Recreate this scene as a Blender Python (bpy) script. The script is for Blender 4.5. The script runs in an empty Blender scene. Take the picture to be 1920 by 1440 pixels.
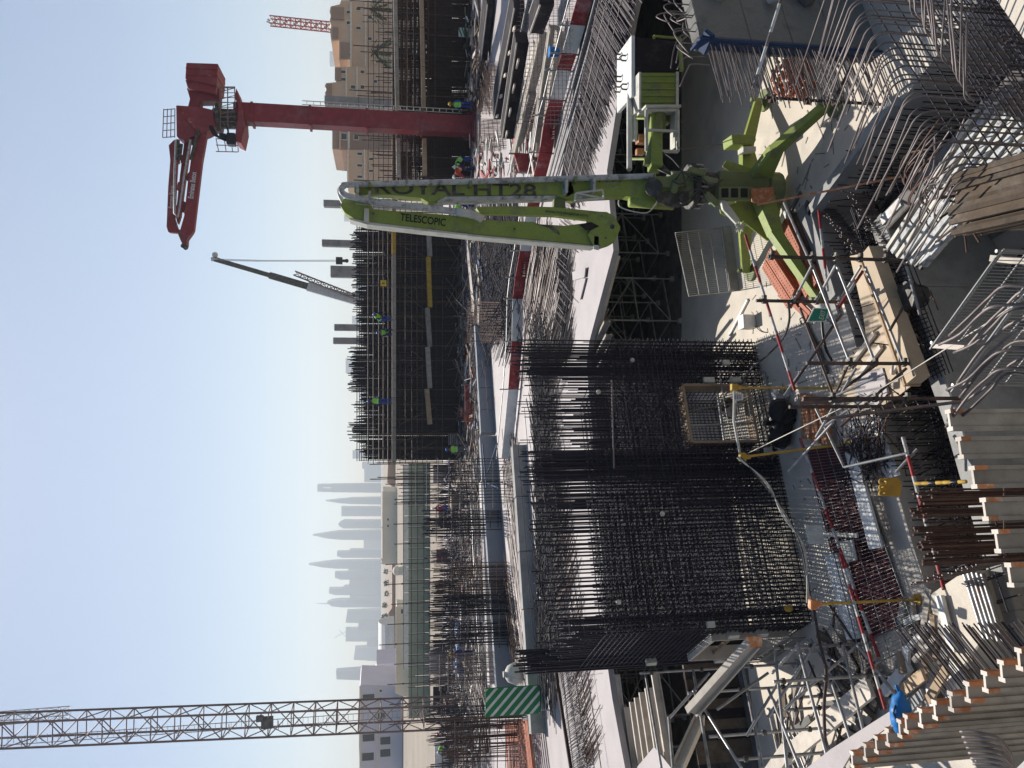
import bpy, bmesh, math, random
from math import sin, cos, radians, pi
from mathutils import Vector, Matrix
random.seed(7)
V = Vector
scene = bpy.context.scene
COL = scene.collection
# ---------------------------------------------------------------- camera
FPX = 1500.0; PITCH = radians(9.4); CAMZ = 9.0
Fv = V((0, cos(PITCH), -sin(PITCH))); Uv = V((0, sin(PITCH), cos(PITCH))); Rv = V((1, 0, 0))
cam = bpy.data.cameras.new('camera'); camo = bpy.data.objects.new('camera', cam); COL.objects.link(camo)
# the photograph was taken with the phone turned on its side: picture right is the world's down
m = Matrix((-Uv, Rv, -Fv)).transposed().to_4x4(); m.translation = V((0, 0, CAMZ)); camo.matrix_world = m
cam.sensor_width = 36; cam.lens = 36 * FPX / 1920; cam.clip_start = 0.05; cam.clip_end = 12000
scene.camera = camo
# ---------------------------------------------------------------- world, sun, exposure
SUN_EL = radians(49); SUN_AZ = radians(-7)      # azimuth from +Y towards +X
w = bpy.data.worlds.new('World'); scene.world = w; w.use_nodes = True
nt = w.node_tree; nt.nodes.clear()
out = nt.nodes.new('ShaderNodeOutputWorld'); bg = nt.nodes.new('ShaderNodeBackground'); sky = nt.nodes.new('ShaderNodeTexSky')
sky.sky_type = 'NISHITA'; sky.sun_disc = False; sky.sun_elevation = SUN_EL; sky.sun_rotation = SUN_AZ
sky.air_density = 1.0; sky.dust_density = 0.8; sky.ozone_density = 2.5; sky.altitude = 0
bg.inputs['Strength'].default_value = 0.068
nt.links.new(sky.outputs[0], bg.inputs[0]); nt.links.new(bg.outputs[0], out.inputs[0])
sd = bpy.data.lights.new('sun', 'SUN'); sd.energy = 5.0; sd.angle = radians(0.5); sd.color = (1, 0.955, 0.88)
so = bpy.data.objects.new('sun', sd); COL.objects.link(so)
sdir = V((sin(SUN_AZ) * cos(SUN_EL), cos(SUN_AZ) * cos(SUN_EL), sin(SUN_EL)))
so.rotation_euler = sdir.to_track_quat('Z', 'Y').to_euler(); so.location = sdir * 100
vs = scene.view_settings; vs.view_transform = 'Standard'; vs.look = 'None'; vs.gamma = 1; vs.exposure = 0.42; vs.use_curve_mapping = False
scene.cycles.max_bounces = 6; scene.cycles.diffuse_bounces = 3; scene.cycles.volume_bounces = 0; scene.cycles.transparent_max_bounces = 8

# ---------------------------------------------------------------- helpers
def ray(x, y):
    r = (720 - y) / FPX; t = -(x - 960) / FPX
    return Fv + Rv * r + Uv * t
def G(x, y, z=0.0):          # where the sight line through photo point (x, y) meets height z
    d = ray(x, y); return V((0, 0, CAMZ)) + d * ((z - CAMZ) / d.z)
def D(x, y, Y):              # ... meets the upright plane at distance Y
    d = ray(x, y); return V((0, 0, CAMZ)) + d * (Y / d.y)
E1 = V((.917, .399, 0)); E2 = V((-.55, .835, 0)).normalized(); Z = V((0, 0, 1))

def make_mat(name, col, rough=.7, metal=0., var=.25, scale=3., bump=0., fine=40., spread=0., stain=None, stain_amt=.5, stain_scale=.6, spec=.25):
    mt = bpy.data.materials.new(name); mt.use_nodes = True; nt = mt.node_tree; n = nt.nodes; l = nt.links
    b = n['Principled BSDF']; b.inputs['Roughness'].default_value = rough; b.inputs['Metallic'].default_value = metal
    b.inputs['Specular IOR Level'].default_value = spec
    g = n.new('ShaderNodeNewGeometry')
    a = n.new('ShaderNodeTexNoise'); a.inputs['Scale'].default_value = scale; a.inputs['Detail'].default_value = 5; l.new(g.outputs['Position'], a.inputs['Vector'])
    f = n.new('ShaderNodeTexNoise'); f.inputs['Scale'].default_value = fine; f.inputs['Detail'].default_value = 2; l.new(g.outputs['Position'], f.inputs['Vector'])
    add = n.new('ShaderNodeMath'); add.operation = 'MULTIPLY_ADD'; l.new(f.outputs[0], add.inputs[0]); add.inputs[1].default_value = .4; l.new(a.outputs[0], add.inputs[2])
    mr = n.new('ShaderNodeMapRange'); l.new(add.outputs[0], mr.inputs[0]); mr.inputs[1].default_value = .4; mr.inputs[2].default_value = 1.0
    mr.inputs[3].default_value = 1 - var; mr.inputs[4].default_value = 1 + var
    val = mr.outputs[0]
    if spread:
        oi = n.new('ShaderNodeObjectInfo'); m2 = n.new('ShaderNodeMapRange'); l.new(oi.outputs['Random'], m2.inputs[0])
        m2.inputs[3].default_value = 1 - spread; m2.inputs[4].default_value = 1 + spread
        mu = n.new('ShaderNodeMath'); mu.operation = 'MULTIPLY'; l.new(val, mu.inputs[0]); l.new(m2.outputs[0], mu.inputs[1]); val = mu.outputs[0]
    rgb = n.new('ShaderNodeRGB'); rgb.outputs[0].default_value = (*col, 1); c = rgb.outputs[0]
    if stain:
        s = n.new('ShaderNodeTexNoise'); s.inputs['Scale'].default_value = stain_scale; s.inputs['Detail'].default_value = 8; s.inputs['Roughness'].default_value = .65; l.new(g.outputs['Position'], s.inputs['Vector'])
        r2 = n.new('ShaderNodeMapRange'); l.new(s.outputs[0], r2.inputs[0]); r2.inputs[1].default_value = .5; r2.inputs[2].default_value = .68; r2.inputs[3].default_value = 0; r2.inputs[4].default_value = stain_amt
        mx = n.new('ShaderNodeMix'); mx.data_type = 'RGBA'; l.new(r2.outputs[0], mx.inputs[0]); l.new(c, mx.inputs[6]); mx.inputs[7].default_value = (*stain, 1); c = mx.outputs[2]
    vm = n.new('ShaderNodeVectorMath'); vm.operation = 'SCALE'; l.new(c, vm.inputs[0]); l.new(val, vm.inputs['Scale'])
    l.new(vm.outputs[0], b.inputs['Base Color'])
    if bump:
        bp = n.new('ShaderNodeBump'); bp.inputs['Strength'].default_value = bump; bp.inputs['Distance'].default_value = .02; l.new(add.outputs[0], bp.inputs['Height']); l.new(bp.outputs[0], b.inputs['Normal'])
    return mt
M = dict(
 slab=make_mat('floor_concrete', (.56, .50, .42), .85, var=.16, scale=.8, bump=.25, fine=25, stain=(.33, .31, .28), stain_amt=.6, stain_scale=.7),
 conc=make_mat('grey_concrete', (.30, .295, .28), .85, var=.2, scale=1.6, bump=.35, fine=18, stain=(.16, .15, .14), stain_amt=.6, stain_scale=1.3),
 concm=make_mat('mid_grey_concrete', (.17, .165, .155), .85, var=.25, scale=1.6, bump=.4, fine=18, stain=(.08, .075, .07), stain_amt=.7, stain_scale=1.6),
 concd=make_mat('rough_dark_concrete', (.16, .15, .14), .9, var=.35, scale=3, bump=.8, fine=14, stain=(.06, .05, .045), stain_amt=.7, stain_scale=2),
 sand=make_mat('sand', (.29, .245, .2), .95, var=.2, scale=.05, bump=0, fine=1.5),
 ply=make_mat('plywood', (.47, .37, .26), .7, var=.15, scale=1.5, fine=30, spread=.12, stain=(.36, .29, .22), stain_amt=.5, stain_scale=1.2),
 plyw=make_mat('pale_film_plywood', (.39, .35, .345), .6, var=.12, scale=1.0, fine=20, spread=.06, stain=(.38, .34, .33), stain_amt=.6, stain_scale=.8),
 timberd=make_mat('dark_weathered_board', (.10, .072, .05), .85, var=.35, scale=4, fine=30, spread=.4, stain=(.2, .17, .14), stain_amt=.5, stain_scale=3),
 maroon=make_mat('maroon_panel', (.075, .012, .016), .7, var=.25, scale=2, fine=12),
 timber=make_mat('timber', (.36, .26, .17), .8, var=.25, scale=4, fine=40, spread=.25),
 timberg=make_mat('weathered_timber', (.34, .30, .25), .8, var=.22, scale=4, fine=40, spread=.18, stain=(.16, .13, .11), stain_amt=.5, stain_scale=2.5),
 timberl=make_mat('pale_timber', (.55, .49, .42), .75, var=.18, scale=4, fine=40, spread=.15, stain=(.3, .25, .2), stain_amt=.4, stain_scale=2.5),
 timbero=make_mat('orange_painted_end', (.52, .20, .08), .7, var=.3, scale=9, fine=40, spread=.2, stain=(.5, .42, .34), stain_amt=.9, stain_scale=9),
 rebar=make_mat('dark_rebar', (.032, .029, .040), .6, .1, var=.3, scale=6, fine=60, spread=.35),  # dark copy of the bars: shade of the backlit cages put into colour
 rebarr=make_mat('rusty_rebar', (.10, .058, .045), .75, .1, var=.35, scale=5, fine=50, spread=.35),
 rebarg=make_mat('pale_rebar', (.185, .155, .148), .5, .3, var=.3, scale=5, fine=50, spread=.3),  # pale copy of the bars: their sunlit look put into colour
 tube=make_mat('galvanised_tube', (.34, .34, .34), .45, .5, var=.25, scale=5, fine=30, spread=.15, stain=(.18, .12, .09), stain_amt=.6, stain_scale=4),
 tubed=make_mat('dark_scaffold_tube', (.085, .065, .06), .6, .3, var=.3, scale=5, fine=30, spread=.2, stain=(.2, .1, .06), stain_amt=.6, stain_scale=5),
 wire=make_mat('white_wire_mesh', (.24, .24, .235), .5, .3, var=.15, scale=5, fine=30),
 green=make_mat('green_paint', (.25, .31, .07), .55, 0, var=.2, scale=3, fine=20, stain=(.13, .13, .09), stain_amt=.8, stain_scale=3),
 greend=make_mat('dusty_green_paint', (.18, .21, .09), .65, 0, var=.2, scale=3, fine=20, stain=(.24, .24, .2), stain_amt=.7, stain_scale=2.5),
 cream=make_mat('cream_paint', (.55, .53, .46), .55, 0, var=.14, scale=3, fine=20, stain=(.25, .22, .18), stain_amt=.5, stain_scale=4),
 dusty=make_mat('worn_white_pipe', (.45, .45, .44), .55, 0, var=.25, scale=6, fine=20, stain=(.08, .07, .07), stain_amt=.95, stain_scale=7),
 red=make_mat('red_paint', (.25, .038, .046), .5, 0, var=.22, scale=2, fine=12, stain=(.2, .1, .1), stain_amt=.6, stain_scale=1.0),
 redb=make_mat('worn_red_board', (.27, .028, .032), .6, 0, var=.25, scale=3, fine=12, stain=(.4, .3, .28), stain_amt=.5, stain_scale=1.5),
 white=make_mat('white_paint', (.66, .65, .62), .6, 0, var=.12, scale=3, fine=12, stain=(.4, .37, .33), stain_amt=.4, stain_scale=2),
 orange=make_mat('orange_paint', (.36, .11, .055), .6, 0, var=.2, scale=4, fine=20, spread=.15, stain=(.3, .15, .1), stain_amt=.4, stain_scale=4),
 yellow=make_mat('yellow_paint', (.50, .31, .05), .6, 0, var=.2, scale=4, fine=20, stain=(.25, .15, .06), stain_amt=.5, stain_scale=5),
 blue=make_mat('blue_plastic', (.02, .16, .42), .45, 0, var=.2, scale=4, fine=20),
 blued=make_mat('blue_membrane', (.014, .04, .105), .55, 0, var=.3, scale=4, fine=20),
 black=make_mat('black_film', (.014, .014, .016), .35, 0, var=.4, scale=4, fine=20),
 blackp=make_mat('black_formwork_panel', (.02, .015, .019), .85, 0, var=.4, scale=1.2, fine=9, stain=(.12, .11, .11), stain_amt=.4, stain_scale=1.5),
 bluegrey=make_mat('blue_grey_upstand', (.24, .26, .29), .8, 0, var=.12, scale=1, fine=9, stain=(.16, .17, .2), stain_amt=.5, stain_scale=1),  # the blue-grey is the near face's shade, mixed into the concrete colour
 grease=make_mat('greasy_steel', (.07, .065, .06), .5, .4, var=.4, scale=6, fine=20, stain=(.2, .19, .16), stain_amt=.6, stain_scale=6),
 signg=make_mat('green_sign', (.01, .22, .14), .5, 0, var=.1, scale=3, fine=20),
 boardg=make_mat('green_board_stripe', (.015, .19, .06), .5, 0, var=.15, scale=3, fine=20),
 rope=make_mat('pale_rope', (.5, .46, .4), .8, 0),
 hose=make_mat('dark_hose', (.06, .06, .06), .5, 0),
 navy=make_mat('navy_cloth', (.02, .03, .12), .8, 0), bluecl=make_mat('blue_coverall', (.025, .07, .30), .8, 0), greycl=make_mat('grey_cloth', (.16, .16, .17), .8), redcl=make_mat('red_shirt', (.4, .04, .06), .8), orangecl=make_mat('orange_vest', (.7, .14, .03), .7),
 vest=make_mat('green_safety_vest', (.30, .75, .06), .7, 0, var=.1), skin=make_mat('skin', (.24, .13, .085), .6), boot=make_mat('boots', (.03, .025, .02), .7),
 helmw=make_mat('white_helmet', (.7, .7, .68), .35), helmy=make_mat('yellow_helmet', (.65, .42, .04), .35), helmb=make_mat('blue_helmet', (.04, .1, .4), .35), helmr=make_mat('red_helmet', (.45, .05, .04), .35),
 tower=make_mat('glass_tower_facade', (.13, .16, .19), .4, 0, var=.15, scale=.02, fine=.2, spread=.15),
 paneg=make_mat('window_glass', (.06, .07, .09), .15, 0, var=.3, scale=.5, fine=2),
 villa=make_mat('beige_render', (.66, .48, .34), .85, 0, var=.1, scale=.3, fine=3), villab=make_mat('brown_render', (.38, .27, .21), .85, 0, var=.1, scale=.3, fine=3), villaw=make_mat('cream_trim', (.78, .70, .58), .8),
 lilac=make_mat('pale_lilac_render', (.66, .63, .70), .8, 0, var=.06, scale=.3, fine=3), wh=make_mat('cream_warehouse', (.78, .72, .58), .8, 0, var=.08, scale=.2, fine=2),
 hoard=make_mat('green_netting', (.32, .36, .28), .8, 0, var=.25, scale=.25, fine=2.5, stain=(.2, .24, .18), stain_amt=.5, stain_scale=.3),
 leaf=make_mat('palm_leaves', (.07, .09, .045), .8), trunk=make_mat('trunk_bark', (.2, .14, .09), .9),
 cranem=make_mat('brown_grey_steel', (.22, .155, .135), .5, .2, var=.2, spread=.1), cranew=make_mat('white_crane_steel', (.5, .5, .52), .5, .1), craner=make_mat('faded_red_steel', (.5, .16, .13), .6),
)
def _cyl_mesh(name, n):
    me = bpy.data.meshes.new(name); bm = bmesh.new()
    bmesh.ops.create_cone(bm, cap_ends=True, segments=n, radius1=1, radius2=1, depth=1)
    for f in bm.faces: f.smooth = len(f.verts) == 4
    bm.to_mesh(me); bm.free(); return me
def _cube_mesh(name):
    me = bpy.data.meshes.new(name); bm = bmesh.new(); bmesh.ops.create_cube(bm, size=1); bm.to_mesh(me); bm.free(); return me
_mc = {}
def unit(kind, mt):
    k = (kind, mt)
    if k not in _mc:
        me = _cyl_mesh('bar_shape', int(kind[3:])) if kind.startswith('cyl') else _cube_mesh('box_shape')
        me.materials.append(M[mt]); _mc[k] = me
    return _mc[k]
def tagp(o, label=None, cat=None, group=None, kind=None):
    if label: o['label'] = label
    if cat: o['category'] = cat
    if group: o['group'] = group
    if kind: o['kind'] = kind
    return o
def thing(name, label, cat, base=(0, 0, 0), group=None):
    o = bpy.data.objects.new(name, None); o.empty_display_size = .2; COL.objects.link(o); o.location = V(base)
    return tagp(o, label, cat, group)
def link(name, me, root):
    o = bpy.data.objects.new(name, me); COL.objects.link(o)
    if root is not None: o.parent = root
    return o
def wloc(root):
    p = V((0, 0, 0))
    while root is not None: p += root.location; root = root.parent
    return p
def bar(root, name, p0, p1, r, mt, n=6):
    p0 = V(p0); p1 = V(p1); d = p1 - p0
    o = link(name, unit('cyl%d' % n, mt), root)
    o.location = (p0 + p1) / 2 - wloc(root); o.rotation_mode = 'QUATERNION'; o.rotation_quaternion = d.to_track_quat('Z', 'Y'); o.scale = (r, r, max(d.length, 1e-4))
    return o
def frame(d, up=Z):
    x = V(d).normalized(); y = V(up).cross(x)
    if y.length < 1e-4: y = V((0, 1, 0)).cross(x)
    y.normalize(); z = x.cross(y); return Matrix((x, y, z)).transposed()
def plank(root, name, p0, p1, wd, ht, mt, up=Z):     # box from p0 to p1 along its own axis, wd across, ht along up
    p0 = V(p0); p1 = V(p1); o = link(name, unit('box', mt), root)
    R = frame(p1 - p0, up); o.rotation_mode = 'QUATERNION'; o.rotation_quaternion = R.to_quaternion()
    o.location = (p0 + p1) / 2 - wloc(root); o.scale = ((p1 - p0).length, wd, ht); return o
def box(root, name, c, s, mt, rz=0.):
    o = link(name, unit('box', mt), root); o.location = V(c) - wloc(root); o.scale = s; o.rotation_euler = (0, 0, rz); return o
class MB:
    def __init__(s): s.v = []; s.f = []
    def prism(s, p0, p1, r, n=4, r2=None):
        p0 = V(p0); p1 = V(p1); d = (p1 - p0).normalized(); a = d.orthogonal().normalized(); b = d.cross(a); i = len(s.v); r2 = r if r2 is None else r2
        for p, q in ((p0, r), (p1, r2)):
            for k in range(n):
                t = 2 * pi * k / n; s.v.append(p + a * cos(t) * q + b * sin(t) * q)
        for k in range(n): s.f.append((i + k, i + (k + 1) % n, i + n + (k + 1) % n, i + n + k))
        s.f.append(tuple(i + k for k in reversed(range(n)))); s.f.append(tuple(i + n + k for k in range(n)))
    def obox(s, p0, p1, wd, ht, up=Z):
        p0 = V(p0); p1 = V(p1); R = frame(p1 - p0, up); y = R.col[1] * wd / 2; z = R.col[2] * ht / 2; i = len(s.v)
        for p in (p0, p1):
            for a, b in ((-1, -1), (1, -1), (1, 1), (-1, 1)): s.v.append(p + y * a + z * b)
        for f in ((0, 3, 2, 1), (4, 5, 6, 7), (0, 1, 5, 4), (1, 2, 6, 5), (2, 3, 7, 6), (3, 0, 4, 7)): s.f.append(tuple(i + k for k in f))
    def box(s, c, sz): c = V(c); s.obox(c - V((sz[0] / 2, 0, 0)), c + V((sz[0] / 2, 0, 0)), sz[1], sz[2])
    def tube(s, pts, r, n=6):
        pts = [V(p) for p in pts]; i = len(s.v); a = None
        for k, p in enumerate(pts):
            d = (pts[min(k + 1, len(pts) - 1)] - pts[max(k - 1, 0)]).normalized()
            a = d.orthogonal().normalized() if a is None else (a - d * a.dot(d)).normalized()
            b = d.cross(a); rr = r[k] if isinstance(r, (list, tuple)) else r
            for j in range(n): t = 2 * pi * j / n; s.v.append(p + a * cos(t) * rr + b * sin(t) * rr)
        for k in range(len(pts) - 1):
            for j in range(n): s.f.append((i + k * n + j, i + k * n + (j + 1) % n, i + (k + 1) * n + (j + 1) % n, i + (k + 1) * n + j))
        s.f.append(tuple(i + k for k in reversed(range(n)))); e = i + (len(pts) - 1) * n; s.f.append(tuple(e + k for k in range(n)))
    def extrude(s, poly, d):
        n = len(poly); i = len(s.v); poly = [V(p) for p in poly]; d = V(d)
        s.v += poly + [p + d for p in poly]
        s.f.append(tuple(i + k for k in range(n))); s.f.append(tuple(i + n + k for k in reversed(range(n))))
        for k in range(n): s.f.append((i + k, i + n + k, i + n + (k + 1) % n, i + (k + 1) % n))
    def ball(s, c, rx, ry=None, rz=None, seg=10, rings=6, jit=0.):
        c = V(c); ry = ry or rx; rz = rz or rx; i = len(s.v)
        s.v.append(c + V((0, 0, rz)))
        for a in range(1, rings):
            for b in range(seg):
                t = pi * a / rings; u = 2 * pi * b / seg; j = 1 + random.uniform(-jit, jit)
                s.v.append(c + V((rx * sin(t) * cos(u) * j, ry * sin(t) * sin(u) * j, rz * cos(t) * j)))
        s.v.append(c - V((0, 0, rz))); last = len(s.v) - 1
        for b in range(seg): s.f.append((i, i + 1 + b, i + 1 + (b + 1) % seg)); q = i + 1 + (rings - 2) * seg; s.f.append((last, q + (b + 1) % seg, q + b))
        for a in range(rings - 2):
            for b in range(seg):
                q = i + 1 + a * seg; s.f.append((q + b, q + seg + b, q + seg + (b + 1) % seg, q + (b + 1) % seg))
    def build(s, name, mt, root=None, smooth=False, bevel=0.):
        o0 = wloc(root); me = bpy.data.meshes.new(name); me.from_pydata([tuple(v - o0) for v in s.v], [], s.f); me.update()
        bm = bmesh.new(); bm.from_mesh(me); bmesh.ops.recalc_face_normals(bm, faces=bm.faces)
        if bevel: bmesh.ops.bevel(bm, geom=[e for e in bm.edges if len(e.link_faces) == 2 and e.calc_face_angle(0) > .5], offset=bevel, segments=1, affect='EDGES', profile=.5)
        bm.to_mesh(me); bm.free()
        me.materials.append(M[mt])
        if smooth:
            for p in me.polygons: p.use_smooth = True
        return link(name, me, root)
def tube(root, name, pts, r, mt, n=6):
    b = MB(); b.tube(pts, r, n); return b.build(name, mt, root, smooth=True)
def ext(root, name, poly, d, mt, bevel=0.):
    b = MB(); b.extrude(poly, d); return b.build(name, mt, root, bevel=bevel)
def smoothpts(pts, n=6):      # Catmull-Rom
    pts = [V(p) for p in pts]; o = []
    for i in range(len(pts) - 1):
        p0 = pts[max(i - 1, 0)]; p1 = pts[i]; p2 = pts[i + 1]; p3 = pts[min(i + 2, len(pts) - 1)]
        for k in range(n):
            t = k / n; o.append(.5 * ((2 * p1) + (p2 - p0) * t + (2 * p0 - 5 * p1 + 4 * p2 - p3) * t * t + (3 * p1 - p0 - 3 * p2 + p3) * t ** 3))
    o.append(pts[-1]); return o
def text(root, name, s, at, right, up, size, mt, sx=1., bold=0.):
    c = bpy.data.curves.new('lettering', 'FONT'); c.body = s; c.size = size; c.extrude = .002; c.offset = bold; c.align_x = 'LEFT'
    t = bpy.data.objects.new('lettering', c); COL.objects.link(t); bpy.context.view_layer.update()
    dg = bpy.context.evaluated_depsgraph_get(); me = bpy.data.meshes.new_from_object(t.evaluated_get(dg)); bpy.data.objects.remove(t)
    r = V(right).normalized(); nrm = r.cross(V(up)).normalized(); u = nrm.cross(r)
    o0 = wloc(root); at = V(at)
    for v in me.vertices: co = v.co.copy(); v.co = at + r * co.x * sx + u * co.y + nrm * co.z - o0
    me.materials.clear(); me.materials.append(M[mt]); return link(name, me, root)
def sheet(name, pts, z0, z1, mt):
    b = MB(); b.extrude([V((p[0], p[1], z0)) for p in pts], V((0, 0, z1 - z0))); o = b.build(name, mt); o['kind'] = 'structure'; return o
rnd = random.uniform
DECK = 2.9
E1 = V((.9, .436, 0)).normalized(); E2 = V((-.436, .9, 0)).normalized()
# ================================================================ SETTING
# haze: an even thin air around everything
hb = MB(); hb.box((0, 2400, 189), (9000, 5000, 386)); hz = hb.build('haze', 'sand'); hz.data.materials.clear()
hm = bpy.data.materials.new('haze'); hm.use_nodes = True; hn = hm.node_tree; hn.nodes.clear()
ho = hn.nodes.new('ShaderNodeOutputMaterial'); pv = hn.nodes.new('ShaderNodeVolumePrincipled'); pv.inputs['Density'].default_value = 0.00024; pv.inputs['Anisotropy'].default_value = .35; pv.inputs['Color'].default_value = (.86, .93, 1, 1)
hn.links.new(pv.outputs[0], ho.inputs['Volume']); hz.data.materials.append(hm); hz['kind'] = 'stuff'
# ground beyond the site: one ring of sand to the horizon, with the dug-out site inside
gb = MB(); inn = [(-80, -60), (80, -60), (80, 78), (-80, 78)]; outr = [(-4400, -90), (4400, -90), (4400, 4800), (-4400, 4800)]
gb.v = [V((x, y, 2.6)) for x, y in inn + outr]; gb.f = [(0, 1, 5, 4), (1, 2, 6, 5), (2, 3, 7, 6), (3, 0, 4, 7)]
g = gb.build('ground', 'sand'); g['kind'] = 'structure'
sheet('excavation_base', [(-80, -60), (80, -60), (80, 78), (-80, 78)], -2.9, -2.3, 'concd')
sheet('trench_floor', [(-18, 3.9), (-4.2, 10.5), (3.1, 13.7), (4.2, 11.2), (6, 7.4), (7.4, 8.2), (3.6, 15.6), (-4, 12.0), (-18, 5.4)], -2.25, -1.42, 'concd')
# the pit floor slab (z=0), edged by the trench
EP = [(-18, 5.2), (-4.0, 11.74), (-2.68, 12.42), (-1.35, 13.05), (0, 13.68), (1.7, 14.5), (3.57, 15.43), (4.94, 12.69), (7.2, 8.0)]
FL = [(-40, 5.2)] * 0 + EP + [(40, 8.0), (40, 23), (-3, 23), (-7, 18.6), (-40, 10)]
sheet('under_deck_shade_floor', [(-40, 10.02), (-7, 18.62), (-3, 23.02), (40, 23.02), (40, 60), (-40, 60)], -1.4, 0, 'concd')  # rest of the floor in darker concrete: under-deck shade put into the colour
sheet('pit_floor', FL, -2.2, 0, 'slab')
E2P = [(-18, 4.0), (-3.43, 10.61), (-.69, 11.75), (1.54, 12.95), (2.98, 13.75), (4.1, 11.4), (5.9, 7.6)]
LP = E2P + [(5.9, -8), (-18, -8)]
sheet('lower_floor', LP, -2.28, -2.2, 'slab')
cu = MB()                                    # kerb strip standing along the floor edge
for a, b in ((5, 6), (6, 7)):
    p, q = V((*EP[a], .1)), V((*EP[b], .1)); cu.obox(p, q, .22, .22)
cu.build('floor_kerb', 'conc')['kind'] = 'structure'
# upper deck slab (z = DECK)
NE = [(-60, 9.5)] + [tuple(G(x, y, DECK)[:2]) for x, y in ((1172, 1440), (1148, 1310), (1140, 1255))] + [(-5.9, 21.2), (0.6, 23.2)] + [tuple(G(x, y, DECK)[:2]) for x, y in ((1105, 640), (1150, 470), (1138, 320), (1178, 60), (1192, 0))] + [(24, 14.0)]
# the deck's near edge passes behind the cage
b_ = MB(); pl = [V((x, y, DECK - .16)) for x, y in NE + [(60, 12.5), (60, 78), (-60, 78)]]
b_.extrude(pl, V((0, 0, .16)))
rw = thing('added_shade_wall', 'dark wall added under the deck to deepen the shade there', 'wall', (0, 31, 0)); box(rw, 'wall_body', (0, 31, 1.35), (78, .4, 2.7), 'concd')  # added wall with ribs, only there to darken the space under the deck
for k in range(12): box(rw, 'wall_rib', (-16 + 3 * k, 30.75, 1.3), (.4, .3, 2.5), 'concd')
o = b_.build('upper_deck', 'plyw'); o['kind'] = 'structure'
# ================================================================ FAR: skyline
def skytower(y0, y1, xt, label, shape='flat', Y=3600., hole=False, depth=40):
    base = 716
    yc = (y0 + y1) / 2; ww = (y1 - y0)
    z0 = 2.6
    t = thing('skyscraper', label, 'skyscraper', (D(base, yc, Y).x, Y, z0), 'hazy towers of the far skyline')
    def P(x, y): p = D(x, y, Y); return V((p.x, Y, max(p.z, z0)))
    if shape == 'flat': poly = [P(base, y0), P(xt, y0), P(xt, y1), P(base, y1)]
    elif shape == 'step': poly = [P(base, y0), P(xt + (base - xt) * .3, y0), P(xt + (base - xt) * .25, y0 + ww * .25), P(xt, y0 + ww * .28), P(xt, y1 - ww * .2), P(xt + (base - xt) * .12, y1), P(base, y1)]
    elif shape == 'slant': poly = [P(base, y0), P(xt + 3, y0 + ww * .1), P(xt, y1 - ww * .1), P(base, y1)]
    elif shape == 'taper': poly = [P(base, y0), P(xt + 50, y0 + ww * .08), P(xt + 25, y0 + ww * .28), P(xt + 10, y0 + ww * .42), P(xt, y0 + ww * .5), P(xt + 10, y0 + ww * .6), P(xt + 25, y1 - ww * .2), P(xt + 50, y1 - ww * .05), P(base, y1)]
    elif shape == 'dome': poly = [P(base, y0), P(xt + 10, y0), P(xt + 3, y0 + ww * .25), P(xt, y0 + ww * .5), P(xt + 3, y1 - ww * .25), P(xt + 10, y1), P(base, y1)]
    if hole:
        bw = ww * .32; mb = MB(); mb.extrude([P(base, y0), P(xt + 26, y0 + 1), P(xt + 26, y1 - 1), P(base, y1)], V((0, depth, 0)))
        mb.extrude([P(xt, y0 + 2), P(xt, y1 - 2), P(xt + 10, y1 - 1.5), P(xt + 10, y0 + 1.5)], V((0, depth, 0)))
        for a, b in ((y0 + 1.5, y0 + 1.5 + bw), (y1 - 1.5 - bw, y1 - 1.5)): mb.extrude([P(xt + 10, a), P(xt + 10, b), P(xt + 26, b), P(xt + 26, a)], V((0, depth, 0)))
        mb.build('facade', 'tower', t)
    else: ext(t, 'facade', poly, V((0, depth, 0)), 'tower')
    return t
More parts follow.
